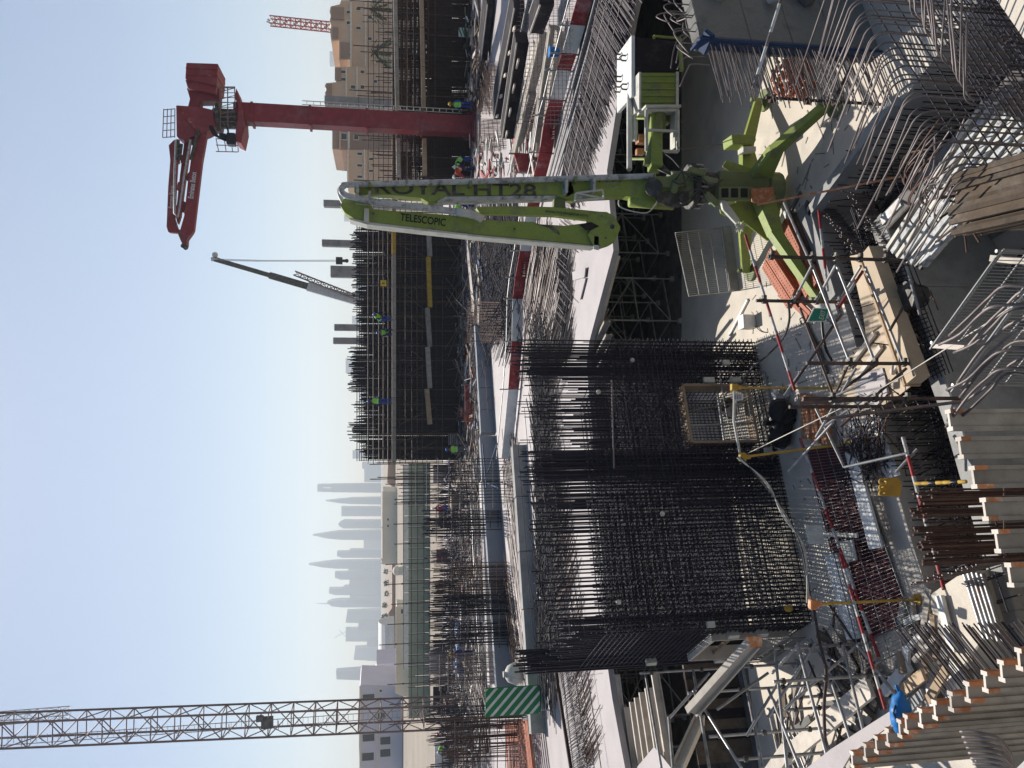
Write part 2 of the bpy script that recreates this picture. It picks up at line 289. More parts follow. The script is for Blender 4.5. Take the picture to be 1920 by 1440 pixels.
for a in [(867, 879, 679, 'low hazy block right of the tower with a hole near its top'), (879, 904, 683, 'wider low hazy block right of the tower with a hole near its top'),
          (907, 924, 595, 'hazy skyscraper with a slot through its top', 'flat', 3600., True), (933, 946, 610, 'slim hazy tower ending in a sharp point, left of the slotted tower', 'taper'),
          (951, 968, 640, 'broad flat topped hazy tower block', 'flat'), (976, 991, 634, 'hazy tower with a rounded top beside the broad flat block', 'dome'),
          (995, 1013, 586, 'tall hazy tower with a rounded pointed crown, right of the tallest one', 'taper'), (1031, 1046, 632, 'hazy slab tower between the two crowned towers', 'step'),
          (1051, 1067, 578, 'tallest hazy tower with a pointed crown', 'taper'), (1069, 1087, 628, 'stepped hazy tower left of the tallest one', 'step'),
          (1083, 1103, 655, 'low hazy block before the stepped towers', 'flat'), (1100, 1116, 617, 'narrow hazy tower with one cut corner on its roof', 'step'),
          (1117, 1131, 656, 'low hazy block right of the needle tower', 'flat'), (1144, 1170, 648, 'wide hazy tower block left of the needle tower', 'slant'),
          (1168, 1182, 672, 'small hazy block between two wide towers', 'flat', 3300.), (1180, 1203, 648, 'hazy tower block with cranes on its roof', 'flat'), (1201, 1213, 688, 'very low hazy block', 'flat', 3300.),
          (1213, 1240, 663, 'hazy block with a slanted roof near the leaning slab', 'slant'),
          (690, 760, 676, 'hazy block seen behind the rebar starters', 'flat'), (672, 700, 648, 'hazy narrow block over the rebar starters', 'flat'), (738, 800, 684, 'wide hazy block behind the dark starters', 'flat', 3700.),
          (845, 860, 661, 'hazy slab just right of the deck wall end', 'flat'), (96, 118, 618, 'pale hazy tower between the beige villas', 'flat'), (118, 140, 634, 'lower pale hazy tower between the villas', 'flat'),
          (395, 412, 645, 'hazy block behind the green boom head', 'flat'), (515, 560, 668, 'hazy block by the white crane', 'flat'), (592, 606, 660, 'hazy slim block right of the twin concrete shafts', 'flat'),
          (1005, 1030, 682, 'low hazy wing between the crowned towers', 'flat', 3900.)]:
    skytower(*a)
t = thing('skyscraper', 'hazy tower ending in a long thin needle', 'skyscraper', (D(716, 1132, 3600).x, 3600, 2.6), 'hazy towers of the far skyline')
def P(x, y, Y=3600): p = D(x, y, Y); return V((p.x, Y, max(p.z, 2.6)))
ext(t, 'facade', [P(716, 1125), P(640, 1125), P(622, 1127), P(613, 1131), P(622, 1137), P(640, 1139), P(716, 1139)], V((0, 40, 0)), 'tower')
mb = MB(); mb.prism(P(616, 1131.5), P(592, 1131.5), 3.2, 5, .6); mb.build('needle', 'tower', t)
t = thing('skyscraper', 'hazy slab tower tapering upwards, leftmost of the skyline', 'skyscraper', (D(712, 1266, 3000).x, 3000, 2.6), 'hazy towers of the far skyline')
ext(t, 'facade', [P(716, 1253, 3000), P(630, 1260, 3000), P(631, 1274, 3000), P(716, 1277, 3000)], V((0, 40, 0)), 'tower')
for (x1, y1, x2, y2, lb) in [(648, 1184, 627, 1196, 'tiny hazy crane jib slanting over a far roof'), (650, 1196, 636, 1181, 'second tiny hazy crane jib on the far roof')]:
    t = thing('roof_crane', lb, 'crane', P(650, 1190, 3590)); mb = MB(); mb.prism(P(650, y1, 3590), P(x1, y1, 3590), 1.6, 4); mb.prism(P(x1, y1, 3590), P(x2, y2, 3590), 1.3, 4); mb.build('jib', 'tower', t)
# ---------------------------------------------------------------- middle distance buildings
def building(label, pts, Y, depth, mt, wins=(), ground=2.6, name='apartment_building', trims=(), wmt='paneg'):
    def Q(x, y): p = D(x, y, Y); return V((p.x, Y, p.z))
    xs = [Q(*p).x for p in pts]
    t = thing(name, label, 'building', ((min(xs) + max(xs)) / 2, Y, ground))
    poly = []
    for p in pts:
        q = Q(*p); q.z = max(q.z, ground); poly.append(q)
    ext(t, 'wall', poly, V((0, depth, 0)), mt)
    for (x0, x1, y0, y1) in wins:
        a = Q(x0, y0); b = Q(x1, y1); f = MB()
        cx, cz = (a.x + b.x) / 2, (a.z + b.z) / 2; ww, hh = abs(a.x - b.x), abs(a.z - b.z); fr = .1
        f.box((cx, Y - .05, a.z + (.05 if a.z > b.z else -.05)), (ww + .2, .12, .1)); f.box((cx, Y - .05, min(a.z, b.z) - .05), (ww + .3, .16, .1))
        for s in (-1, 1): f.box((cx + s * (ww / 2 + .05), Y - .05, cz), (.1, .12, hh))
        o = f.build('window', 'villaw', t); q = MB(); q.box((cx, Y - .01, cz), (ww, .06, hh)); q.build('pane', wmt, o)
    for (x0, x1, y0, y1, mt2) in trims:
        a = Q(x0, y0); b = Q(x1, y1); q = MB(); q.box(((a.x + b.x) / 2, Y - .15, (a.z + b.z) / 2), (abs(a.x - b.x), .4, abs(a.z - b.z))); q.build('trim_band', mt2, t)
    return t
building('beige turreted villa at the far right with brown upper storeys', [(775, 0), (640, 0), (637, 8), (620, 12), (618, 22), (620, 30), (618, 40), (621, 48), (619, 58), (621, 76), (636, 76), (636, 112), (657, 112), (657, 130), (775, 130)][::-1], 150, 14, 'villa',
         [(650, 656, 20, 26), (650, 656, 40, 46), (668, 676, 14, 20), (668, 676, 50, 56), (690, 697, 30, 36), (690, 697, 70, 76), (645, 652, 84, 90), (652, 659, 100, 106)],
         trims=[(622, 645, 14, 38, 'villab'), (638, 655, 80, 110, 'villab'), (656, 660, 6, 128, 'villaw'), (684, 687, 6, 128, 'villaw'), (624, 634, 52, 72, 'villab')])
building('beige villa with a crenellated brown tower left of the tall concrete column', [(775, 124), (628, 126), (630, 154), (611, 156), (609, 162), (613, 168), (609, 174), (611, 182), (640, 184), (640, 205), (775, 205)][::-1], 146, 14, 'villa',
         [(640, 648, 132, 138), (640, 648, 146, 152), (658, 666, 160, 167), (676, 683, 132, 138), (676, 683, 160, 167), (700, 707, 150, 156)],
         trims=[(612, 622, 158, 181, 'villab'), (628, 640, 128, 152, 'villab'), (648, 651, 126, 182, 'villaw'), (668, 671, 126, 200, 'villaw')])
building('brown topped villa block behind the red mast', [(775, 205), (630, 207), (628, 216), (623, 218), (623, 279), (640, 281), (775, 281)][::-1], 142, 14, 'villab',
         [(640, 650, 250, 262), (664, 672, 226, 232), (664, 672, 255, 262), (690, 697, 240, 247)], trims=[(652, 656, 210, 280, 'villaw'), (636, 639, 220, 279, 'villa')])
building('low long beige villa wing beside the green boom', [(775, 281), (652, 281), (651, 345), (775, 345)][::-1], 140, 10, 'villa',
         [(670, 679, 286, 291), (670, 679, 308, 313), (670, 679, 329, 334), (692, 700, 296, 301), (692, 700, 318, 323)], trims=[(651, 654, 281, 345, 'villaw'), (682, 685, 281, 345, 'villaw')])
building('pale lilac block with dark windows behind the lattice mast', [(790, 1284), (676, 1284), (674, 1290), (673, 1400), (675, 1445), (790, 1445)][::-1], 230, 16, 'lilac',
         [(680, 702, 1302, 1313), (680, 702, 1377, 1389), (679, 701, 1412, 1425), (713, 732, 1382, 1395), (713, 732, 1405, 1418), (712, 716, 1293, 1297), (712, 716, 1308, 1312), (705, 722, 1337, 1347)], trims=[(674, 677, 1286, 1440, 'villaw'), (706, 708, 1286, 1440, 'villaw')])
building('pale triangular roofed house right of the lilac block', [(780, 1240), (706, 1245), (708, 1265), (700, 1284), (780, 1284)][::-1], 260, 14, 'lilac', [(716, 720, 1255, 1260)])
building('long cream warehouse below the skyline', [(790, 921), (718, 921), (718, 1058), (790, 1058)][::-1], 300, 14, 'wh', [(726, 729, 972, 976), (726, 729, 984, 988)], trims=[(717, 719, 921, 1058, 'villaw')])
building('cream wall of a low site building left of the white tank', [(820, 1137), (744, 1137), (743, 1300), (752, 1305), (820, 1305)][::-1], 150, 5, 'wh', [(752, 757, 1142, 1150)], trims=[(742, 745, 1137, 1300, 'villaw')])
building('brown flat roofed low buildings under the skyline', [(790, 860), (728, 860), (726, 905), (735, 912), (735, 1140), (728, 1150), (728, 1290), (790, 1290)][::-1], 330, 12, 'villab',
         [(742, 745, 1060 + 9 * k, 1064 + 9 * k) for k in range(7)])
t = thing('arched_tent', 'long white arched tent roof among low buildings', 'tent', (D(735, 1195, 290).x, 290, 2.6))
mb = MB(); n = 10; pts0 = []
for k in range(n + 1):
    a = pi * k / n; pts0.append((cos(a) * 6, sin(a) * 5.6 + 1.2))
a = D(730, 1164, 290); b = D(730, 1223, 290); L = a.x - b.x
mb.extrude([V((b.x, 290 - q[0], 2.6 + q[1])) for q in pts0], V((L, 0, 0))); mb.build('tent_roof', 'white', t)
t = thing('water_tank', 'round cream water tank beside the cream warehouse', 'tank', (D(750, 1070, 200).x, 200, 2.6)); mb = MB()
c = D(750, 1070, 200); mb.prism(c - V((0, 0, 4)), c + V((0, 0, .6)), 1.2, 14); mb.ball(c + V((0, 0, .6)), 1.25, seg=14); mb.build('tank_shell', 'wh', t, smooth=True)
# tree line and palms
def tree(label, x, y, Y, h, r, palm=False, name='tree', group=None):
    p = D(x, y, Y); p.z = 2.6; t = thing(name, label, 'tree', p, group)
    mb = MB(); mb.tube([p, p + V((.1, 0, h * .5)), p + V((0, 0, h * .85))], [h * .03, h * .022, h * .015], 5); mb.build('trunk', 'trunk', t)
    mb = MB(); c = p + V((0, 0, h * .85))
    if palm:
        for k in range(26):
            a = rnd(0, 6.28); e = rnd(-.5, 1.1); q = [c]
            for s in range(1, 5):
                q.append(c + V((cos(a) * cos(e) * r * s / 4, sin(a) * cos(e) * r * s / 4, sin(e) * r * s / 4 - (s / 4) ** 2 * r * .7)))
            for s in range(4):
                d = (q[s + 1] - q[s]).normalized(); sd_ = d.cross(Z).normalized() * r * .1
                i = len(mb.v); mb.v += [q[s] - sd_, q[s] + sd_ - V((0, 0, r * .05)), q[s + 1] + sd_ * .7, q[s + 1] - sd_ * .7]; mb.f.append((i, i + 1, i + 2, i + 3))
    else:
        for k in range(90):
            d = V((rnd(-1, 1), rnd(-1, 1), rnd(-.7, 1))); d = d / max(d.length, .5) * rnd(.5, 1) * r
            s = r * rnd(.12, .25); i = len(mb.v); u1 = V((rnd(-1, 1), rnd(-1, 1), rnd(-1, 1))).normalized() * s; u2 = u1.orthogonal().normalized() * s
            mb.v += [c + d - u1, c + d + u2, c + d + u1, c + d - u2]; mb.f.append((i, i + 1, i + 2, i + 3))
    mb.build('crown', 'leaf', t)
tree('date palm in front of the right villa, nearer the frame edge', 730, 20, 130, 8.5, 2.6, True, 'palm_tree')
tree('date palm in front of the right villa, left of the first palm', 730, 100, 128, 8.3, 2.6, True, 'palm_tree')
for k in range(16):
    y = 918 + k * 22 + rnd(-6, 6); tree('small dark tree in the far row under the hazy skyline', 712, y, 420, rnd(2.6, 4.4), rnd(1.3, 2.2), False, 'tree', 'trees in the far row')
# green netted hoarding
t = thing('netted_hoarding', 'long green netted site hoarding in front of the low buildings', 'hoarding', (D(790, 1060, 105).x, 105, 2.6))
for k in range(24):
    y0 = 868 + k * 20.; a = D(766, y0 + .6, 105); b = D(766, y0 + 19.4, 105)
    q = MB(); q.extrude([V((b.x, 105, 2.6)), V((a.x, 105, 2.6)), V((a.x, 105, a.z)), V((b.x, 105, b.z))], V((0, .06, 0))); q.build('netting_panel', 'hoard', t)
    bar(t, 'post', (a.x, 104.9, 2.6), (a.x, 104.9, a.z + .1), .04, 'tubed', 5)
for z in (3.3, 4.1, 4.9):
    a = D(790, 868, 105); b = D(790, 1348, 105); bar(t, 'rail', (a.x, 104.9, z), (b.x, 104.9, z), .035, 'tubed', 5)
t = thing('white_site_wall', 'low white wall with grey coping behind the green hoarding', 'wall', (D(760, 1010, 118).x, 118, 2.6))
for k in range(8):
    a = D(757, 872 + k * 48, 118); b = D(757, 872 + k * 48 + 46.5, 118); box(t, 'wall_panel', ((a.x + b.x) / 2, 118, (a.z + 2.6) / 2), (a.x - b.x, .25, a.z - 2.6), 'white'); box(t, 'coping', ((a.x + b.x) / 2, 118, a.z + .06), (a.x - b.x + .1, .35, .12), 'conc')
# far concrete shafts standing above the wall
for (x0, x1, y0, y1, Y, lb) in [(607, 760, 376, 388, 80, 'bare concrete column rising behind the green boom head'), (604, 700, 450, 462, 80, 'bare concrete column left of the green boom, above the dark wall'),
                                (620, 700, 499, 520, 78, 'wider notched concrete column under the crane hook'), (627, 700, 608, 620, 84, 'bare concrete column, right of the two beside the white crane'),
                                (625, 700, 633, 645, 84, 'bare concrete column, left of the two beside the white crane'), (609, 780, 182, 198, 66, 'tall concrete column between the villas and the red mast')]:
    a = D(x0, y0, Y); b = D(x0, y1, Y); t = thing('concrete_column', lb, 'column', ((a.x + b.x) / 2, Y, 2.6)); ht = a.z - 2.6
    q = MB(); q.box(((a.x + b.x) / 2, Y, 2.6 + ht / 2), (a.x - b.x, .9, ht)); q.build('shaft', 'conc', t, bevel=.03)
    for k in range(3): box(t, 'pour_joint', ((a.x + b.x) / 2, Y, 2.6 + ht * (k + 1) / 4), (a.x - b.x + .04, .94, .06), 'concd')
# ================================================================ CRANES
def lattice(root, p0, p1, wd, n, r, rb, mt, side=None, name='chord'):
    p0 = V(p0); p1 = V(p1); R = frame(p1 - p0, side or V((0, 1, 0))); y = R.col[1] * wd / 2; z = R.col[2] * wd / 2
    cs = [(-1, -1), (1, -1), (1, 1), (-1, 1)]
    def c(t, k): return p0.lerp(p1, t) + y * cs[k][0] + z * cs[k][1]
    for k in range(4): bar(root, name, c(0, k), c(1, k), r, mt, 5)
    for i in range(n):
        for k in range(4):
            k2 = (k + 1) % 4
            bar(root, 'lacing', c(i / n, k), c(i / n, k2), rb, mt, 4)
            if i % 2: bar(root, 'lacing', c(i / n, k), c((i + 1) / n, k2), rb, mt, 4)
            else: bar(root, 'lacing', c(i / n, k2), c((i + 1) / n, k), rb, mt, 4)
a = D(760, 1340, 60); t = thing('tower_crane', 'brown lattice tower crane mast rising out of the frame', 'crane', (a.x, 60, 2.6))
zt = D(-80, 1370, 60).z
lattice(t, (a.x - .1, 60, 2.6), (D(-60, 1372, 60).x, 60, zt), 1.75, 22, .08, .042, 'cranem')
bx = a.x
for k in range(9): bar(t, 'ladder_rung', (bx - .35, 59.6, 6 + k * 3.4), (bx + .35, 59.6, 6 + k * 3.4), .03, 'tube', 4)
lad = MB()
for s in (-.25, .25): lad.prism((bx + s, 60.2, 3), (bx + s - .1, 60.2, zt), .03)
for k in range(110): lad.prism((bx - .25, 60.2, 3 + k * .36), (bx + .25, 60.2, 3 + k * .36), .018)
lad.build('ladder', 'tube', t)['kind'] = 'stuff'
q = MB(); c = D(504, 1346, 60); q.box((c.x, 59.2, c.z), (.75, .5, .8)); q.box((c.x + .35, 59.1, c.z + .5), (.4, .3, .5)); q.build('junction_box', 'concd', t, bevel=.03)
t2 = thing('crane_jib', 'pale lattice jib seen end-on beside the top of the mast', 'crane jib', D(60, 1340, 95)); lattice(t2, D(130, 1336, 95), D(-60, 1352, 90), 1.0, 9, .05, .03, 'tube')
# red lattice crane jib
t = thing('lattice_jib_crane', 'small red lattice jib crane far beyond the beige villas', 'crane', (D(700, 52, 170).x, 170, 2.6))
lattice(t, D(640, 53, 170), D(506, 39, 170), 1.5, 14, .13, .07, 'craner')
c = D(640, 52, 170); bar(t, 'mast', (c.x, 170, 2.6), c, .5, 'craner', 6); q = MB(); q.box(c, (2.6, 2, 2)); q.build('machine_cab', 'craner', t, bevel=.1)
q = MB(); q.prism(D(506, 39, 170), D(502, 36, 170), .2, 5); q.prism(D(510, 45, 170), D(500, 40, 170), .15, 5); q.build('jib_head', 'cranew', t)
# white mobile crane
t = thing('mobile_crane', 'white telescopic mobile crane boom with a hook block behind the dark wall', 'crane', (D(720, 585, 140).x, 140, 2.6))
p0 = D(700, 573, 140); p1 = D(402, 486, 140); sec = [0, .42, .66, 1.0]; wds = [1.5, 1.1, .75]
for k in range(3):
    plank(t, 'boom_section', p0.lerp(p1, sec[k]), p0.lerp(p1, sec[k + 1]), wds[k] * .8, wds[k], 'cranew' if k == 0 else 'grease')
q = MB(); q.ball(D(403, 478, 140), .5, .3, .5); q.prism(p1 + V((0, 0, -.6)), p1 + V((0, 0, .5)), .35, 8); q.build('boom_head', 'cranew', t)
fl0 = D(664, 556, 139.2); fl1 = D(552, 512, 139.2); lattice(t, fl0, fl1, .7, 9, .1, .06, 'cranem', name='stowed_jib_chord')
for dy in (-4, 0, 4): bar(t, 'hoist_rope', D(488, 489 + dy * .3, 139), D(408 + abs(dy), 487 + dy * .35, 139), .035, 'tube', 4)
for dy in (-3, 0, 3): bar(t, 'hoist_rope', D(630, 489 + dy * .5, 139), D(488, 489 + dy * .3, 139), .03, 'tube', 4)
q = MB(); q.box(D(636, 489, 139), (1.2, .6, 1.1)); q.prism(D(642, 489, 139), D(652, 489, 139), .25, 6); q.ball(D(650, 489, 139), .35); q.build('hook_block', 'black', t)
# ================================================================ RED PLACING BOOM (Emirates Beton)
RY = 52.0
def R_(x, y, dy=0): p = D(x, y, RY + dy); return p
base = R_(885, 238); t = thing('placing_boom', 'red concrete placing boom on a tall red column, arm folded over to the left', 'placing boom', (base.x, RY, DECK))
top = R_(440, 224); cw = .62
q = MB(); b0 = V((base.x, RY, DECK)); t0 = V((base.x + .05, RY, top.z))
q.obox(b0, t0, 1.15, 1.15, V((0, 1, 0))); q.build('column', 'red', t, bevel=.05)
q = MB(); q.box(b0 + V((0, 0, .12)), (2.0, 2.0, .24))
for s in (-1, 1): q.extrude([b0 + V((s * .55, -.1, .24)), b0 + V((s * .95, -.1, .24)), b0 + V((s * .55, -.1, 1.1))], V((0, .12, 0)))
q.build('base_frame', 'red', t)
for zz in range(4): box(t, 'column_flange', b0 + V((0, 0, 3.4 + zz * 3.5)), (1.3, 1.3, .14), 'red')
for sgm in ((DECK + .8, 8.4), (8.7, 13.8)):
    for s in (.78, 1.02): bar(t, 'ladder_rail', b0 + V((s, -.2, sgm[0] - DECK)), b0 + V((s, -.2, sgm[1] - DECK)), .03, 'cream', 5)
    n = int((sgm[1] - sgm[0]) / .42)
    for k in range(n): z = sgm[0] - DECK + .2 + k * .42; bar(t, 'ladder_rung', b0 + V((.76, -.2, z)), b0 + V((1.04, -.2, z)), .022, 'cream', 4)
# head: slewing part, platform, rails, counterweight
q = MB(); hd = R_(420, 226); q.prism(R_(450, 224), R_(400, 222), .62, 12); q.prism(R_(415, 222), R_(408, 222), .95, 14); q.build('slewing_column', 'grease', t, bevel=.03)
ext(t, 'work_platform', [R_(440, 182, -.9), R_(447, 200, -.9), R_(440, 262, -.9), R_(452, 268, -.9), R_(458, 240, -.9), R_(456, 205, -.9), R_(443, 165, -.9)], V((0, 1.8, 0)), 'red', .02)
for k, (x0, x1, y0, y1) in enumerate([(413, 441, 163, 163), (413, 413, 163, 240), (427, 427, 163, 238), (400, 425, 192, 192), (400, 400, 192, 210), (440, 441, 163, 200)]):
    bar(t, 'guard_rail', R_(x0, y0, -.95), R_(x1, y1, -.95), .035, 'cranem', 5)
for y in range(165, 235, 9): bar(t, 'guard_post', R_(413, y, -.95), R_(441, y, -.95), .025, 'cranem', 4)
for k in range(4): bar(t, 'guard_brace', R_(413, 172 + k * 14, -.95), R_(440, 165 + k * 14, -.95), .025, 'cranem', 4)
for (x0, y0, x1, y1) in [(405, 260, 445, 262), (405, 284, 446, 285), (405, 260, 410, 284), (420, 258, 424, 284), (445, 262, 447, 285), (433, 258, 436, 284), (405, 272, 445, 273)]:
    bar(t, 'guard_rail', R_(x0, y0, -.6), R_(x1, y1, -.6), .03, 'cranem', 5)
q = MB(); q.box(R_(434, 262, -.9), (.7, .6, .5)); q.box(R_(418, 256, -.9), (.3, .4, .4)); q.build('pump_box', 'black', t, bevel=.03)
for k in range(4):
    tube(t, 'hydraulic_hose', smoothpts([R_(392 + k * 2, 236, -.9), R_(400 + k * 3, 252 + k, -1), R_(416 + k * 3, 258 + k * 2, -1), R_(428, 248 + k, -1), R_(424, 234, -.9)], 5), .045, 'black', 5)
ext(t, 'counterweight', [R_(349, 117, -1.2), R_(409, 119, -1.2), R_(406, 160, -1.2), R_(347, 148, -1.2)], V((0, 2.4, 0)), 'red', .05)
for k in range(2): ext(t, 'ballast_plate', [R_(348, 126 + 13 * k, -1.26), R_(408, 128 + 13 * k, -1.26), R_(408, 130 + 13 * k, -1.26), R_(348, 128 + 13 * k, -1.26)], V((0, 2.5, 0)), 'redb')
ext(t, 'counterweight_body', [R_(347, 148.5, -1), R_(406, 160.5, -1), R_(404, 176, -1), R_(352, 165, -1)], V((0, 2, 0)), 'red', .04)
ext(t, 'tail_frame', [R_(350, 165, -.5), R_(411, 150, -.5), R_(411, 188, -.5), R_(374, 189, -.5), R_(374, 204, -.5), R_(351, 204, -.5), R_(356, 185, -.5)], V((0, 1.0, 0)), 'red', .03)
ext(t, 'slewing_frame', [R_(330, 197, -.7), R_(375, 200, -.7), R_(400, 206, -.7), R_(405, 236, -.7), R_(388, 246, -.7), R_(346, 262, -.7), R_(331, 256, -.7)], V((0, 1.4, 0)), 'red', .04)
for k in range(6): plank(t, 'frame_rib', R_(338 + k * 3, 205 + k * 2, -.76), R_(350 + k * 5, 226 + k * 6, -.76), .06, .1, 'redb', V((0, 1, 0)))
# arms
ext(t, 'lower_arm', [R_(386, 238, -.6), R_(388, 248, -.6), R_(378, 305, -.6), R_(363, 432, -.6), R_(356, 441, -.6), R_(346, 446, -.6), R_(336, 436, -.6), R_(345, 405, -.6), R_(352, 340, -.6), R_(363, 262, -.6), R_(368, 238, -.6)], V((0, .5, 0)), 'red', .03)
ext(t, 'middle_arm', [R_(346, 258, .0), R_(358, 252, .0), R_(352, 300, .0), R_(345, 350, .0), R_(338, 405, .0), R_(333, 420, .0), R_(329, 405, .0), R_(337, 330, .0)], V((0, .45, 0)), 'red', .03)
ext(t, 'upper_arm', [R_(326, 262, -.2), R_(334, 262, -.2), R_(329, 340, -.2), R_(326, 408, -.2), R_(331, 424, -.2), R_(337, 437, -.2), R_(315, 435, -.2), R_(312, 425, -.2), R_(315, 350, -.2), R_(319, 300, -.2), R_(316, 272, -.2)], V((0, .5, 0)), 'red', .03)
ext(t, 'boom_tip', [R_(336, 430, -.5), R_(361, 433, -.5), R_(350, 448, -.5), R_(349, 461, -.5), R_(344, 464, -.5), R_(338, 450, -.5), R_(333, 438, -.5)], V((0, .7, 0)), 'red', .03)
q = MB(); q.prism(R_(348, 464, -.6), R_(348, 464, .3), .16, 8); q.prism(R_(343, 461, -.6), R_(343, 461, .3), .14, 8); q.build('end_roller', 'grease', t)
for (a, b, w_) in (((356, 262), (366, 258), .9), ((340, 300), (350, 300), .5), ((334, 350), (344, 352), .5), ((330, 395), (340, 398), .6), ((352, 330), (360, 335), .5), ((340, 385), (350, 392), .6), ((325, 300), (336, 300), .4)):
    q = MB(); q.obox(R_(*a, -.1), R_(*b, -.1), .5, w_); q.build('arm_link', 'red', t, bevel=.02)
tube(t, 'delivery_pipe', [R_(330, 262, -.8), R_(327, 340, -.8), R_(327, 400, -.8), R_(333, 408, -.8), R_(336, 395, -.8), R_(345, 330, -.8), R_(357, 262, -.8)], .07, 'dusty', 6)
for (a, b) in (((372, 244), (358, 300)), ((330, 300), (334, 262)), ((336, 300), (340, 270))): bar(t, 'hydraulic_cylinder', R_(*a, -.75), R_(*b, -.75), .11, 'grease', 8)
q = MB()
for x in (305, 306): pass
for k in range(5): q.prism(R_(305 + .5 * k, 258 - 13 * k, -.5), R_(328, 256 - 13 * k, -.5), .03)
for k in range(4): q.prism(R_(305 + 7.5 * k, 258, -.5), R_(307 + 7 * k, 204, -.5), .03)
q.build('top_mesh_screen', 'cranem', t)
a = R_(370, 371, -.63); b = R_(352, 326, -.63); r_ = (R_(358, 326, -.63) - R_(365, 371, -.63)); r_.y = 0
text(t, 'lettering', 'Emirates Beton', R_(362, 373, -.63), V((1, 0, -.12)), V((.12, 0, 1)), .44, 'white', .6, .01)
text(t, 'lettering', 'Emirates Beton', R_(324, 391, -.23), V((1, 0, -.05)), V((.05, 0, 1)), .36, 'white', .62)

# ================================================================ GREEN PLACING BOOM
GY = 16.5
def g_(x, y, dy=0): return D(x, y, GY + dy)
def gext(root, name, pts, dy, th, mt, bevel=.012): return ext(root, name, [g_(x, y, dy) for x, y in pts], V((0, th, 0)), mt, bevel)
gb0 = V((4.42, 16.6, 0)); t = thing('green_placing_boom', 'lime green concrete placing boom on splayed legs with its arm folded upright', 'placing boom', gb0); GT = t
gext(t, 'main_arm', [(664, 340), (1068, 331), (1075, 349), (1078, 362), (1060, 372), (1040, 366), (840, 368), (815, 378), (803, 379), (790, 371), (740, 366), (664, 362)], .0, .34, 'green')
gext(t, 'main_arm_lower_flange', [(835, 368.5), (1042, 366.5), (1044, 370), (1018, 372), (820, 377)], -.03, .40, 'dusty', .004)
gext(t, 'lower_arm', [(1068, 336), (1085, 332), (1240, 330), (1262, 338), (1262, 372), (1245, 381), (1215, 377), (1175, 367), (1100, 371), (1078, 375), (1060, 372)], .0, .36, 'green')
gext(t, 'arm_lug', [(1040, 366), (1058, 366), (1062, 395), (1050, 402), (1038, 392)], .08, .2, 'greend')
gext(t, 'outer_arm', [(645, 372), (638, 385), (646, 398), (665, 410), (690, 417), (905, 441), (1132, 462), (1150, 456), (1163, 427), (1150, 404), (1137, 397), (1110, 396), (1116, 408), (1098, 418), (1060, 423), (1010, 420), (1000, 416), (905, 412), (870, 405), (700, 392), (692, 378), (665, 368)], -.05, .40, 'green')
gext(t, 'inner_arm', [(893, 388), (960, 386), (1040, 388), (1110, 395), (1138, 398), (1120, 413), (1105, 412), (1040, 404), (900, 400)], -.12, .22, 'green')
gext(t, 'outer_arm_lower_flange', [(655, 408), (690, 416.2), (905, 441.5), (1118, 461), (1118, 463.5), (905, 445), (688, 421), (655, 411)], -.09, .46, 'cream', .004)  # cream instead of green: sunlight on the flange is in its colour
gext(t, 'head_plate', [(1108, 398), (1138, 397), (1152, 405), (1164, 427), (1152, 455), (1132, 462), (1112, 460), (1102, 440), (1112, 424), (1098, 415)], -.14, .03, 'green')
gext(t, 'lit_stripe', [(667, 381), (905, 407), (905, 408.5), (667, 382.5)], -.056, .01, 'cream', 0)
for x, y, r in ((1136, 446, .02), (1128, 405, .015), (965, 429, .02), (1116, 400, .014), (1148, 425, .05), (700, 400, .03)):
    q = MB(); q.prism(g_(x, y, -.16), g_(x, y, -.04), r, 10); q.build('pivot_pin', 'grease', t)
gext(t, 'head_slot', [(1086, 421), (1108, 416), (1124, 424), (1108, 431), (1098, 431)], -.16, .012, 'black', 0)
gext(t, 'groove', [(1003, 419), (1035, 423), (1048, 434), (1050, 440), (1043, 436), (1030, 427)], -.07, .01, 'grease', 0)
# delivery pipe along the arms
tube(t, 'delivery_pipe', smoothpts([g_(1228, 330, -.1), g_(1060, 335, -.1), g_(860, 341, -.1), g_(665, 346, -.1), g_(645, 349, -.12), g_(640, 356, -.16), g_(645, 364, -.2), g_(662, 370, -.22), g_(700, 377, -.24), g_(780, 387, -.24), g_(862, 397, -.22)], 6), .062, 'dusty', 10)
tube(t, 'head_bend', smoothpts([g_(663, 346, .2), g_(642, 350, .2), g_(636, 358, .2), g_(640, 373, .15), g_(652, 392, .1), g_(670, 409, .05), g_(690, 418, 0)], 5), .045, 'cream', 8)
tube(t, 'hydraulic_cylinder', [g_(855, 397, -.22), g_(876, 400, -.22), g_(892, 404, -.22), g_(905, 411, -.2)], .085, 'cream', 12)
for x, y, a in ((668, 358, 30), (690, 368, 20), (857, 397, 12), (1060, 348, 26), (1112, 346, 28), (690, 345, 10), (880, 343, 10), (1078, 335, 10)):
    gext(t, 'pipe_clamp', [(x, y - a / 2), (x + 5, y - a / 2), (x + 5, y + a / 2), (x, y + a / 2)], -.26, .5, 'greend' if a < 20 else 'dusty', .004)
for x, y in ((683, 403), (1114, 455)):
    gext(t, 'arm_clamp', [(x, y - 13), (x + 9, y - 12), (x + 9, y + 14), (x - 1, y + 12)], -.14, .03, 'cream', .004)
q = MB(); a = g_(1080, 362, -.25); b = g_(1130, 356, -.25); c_ = g_(1132, 372, -.25); d_ = g_(1078, 376, -.25)
for u_, v_ in ((a, b), (b, c_), (c_, d_), (d_, a), (a, c_)): q.prism(u_, v_, .022, 5)
q.build('hose_bracket', 'cream', t); gext(t, 'bracket_plate', [(1080, 363), (1100, 358), (1100, 372), (1082, 373)], -.22, .02, 'dusty', 0)
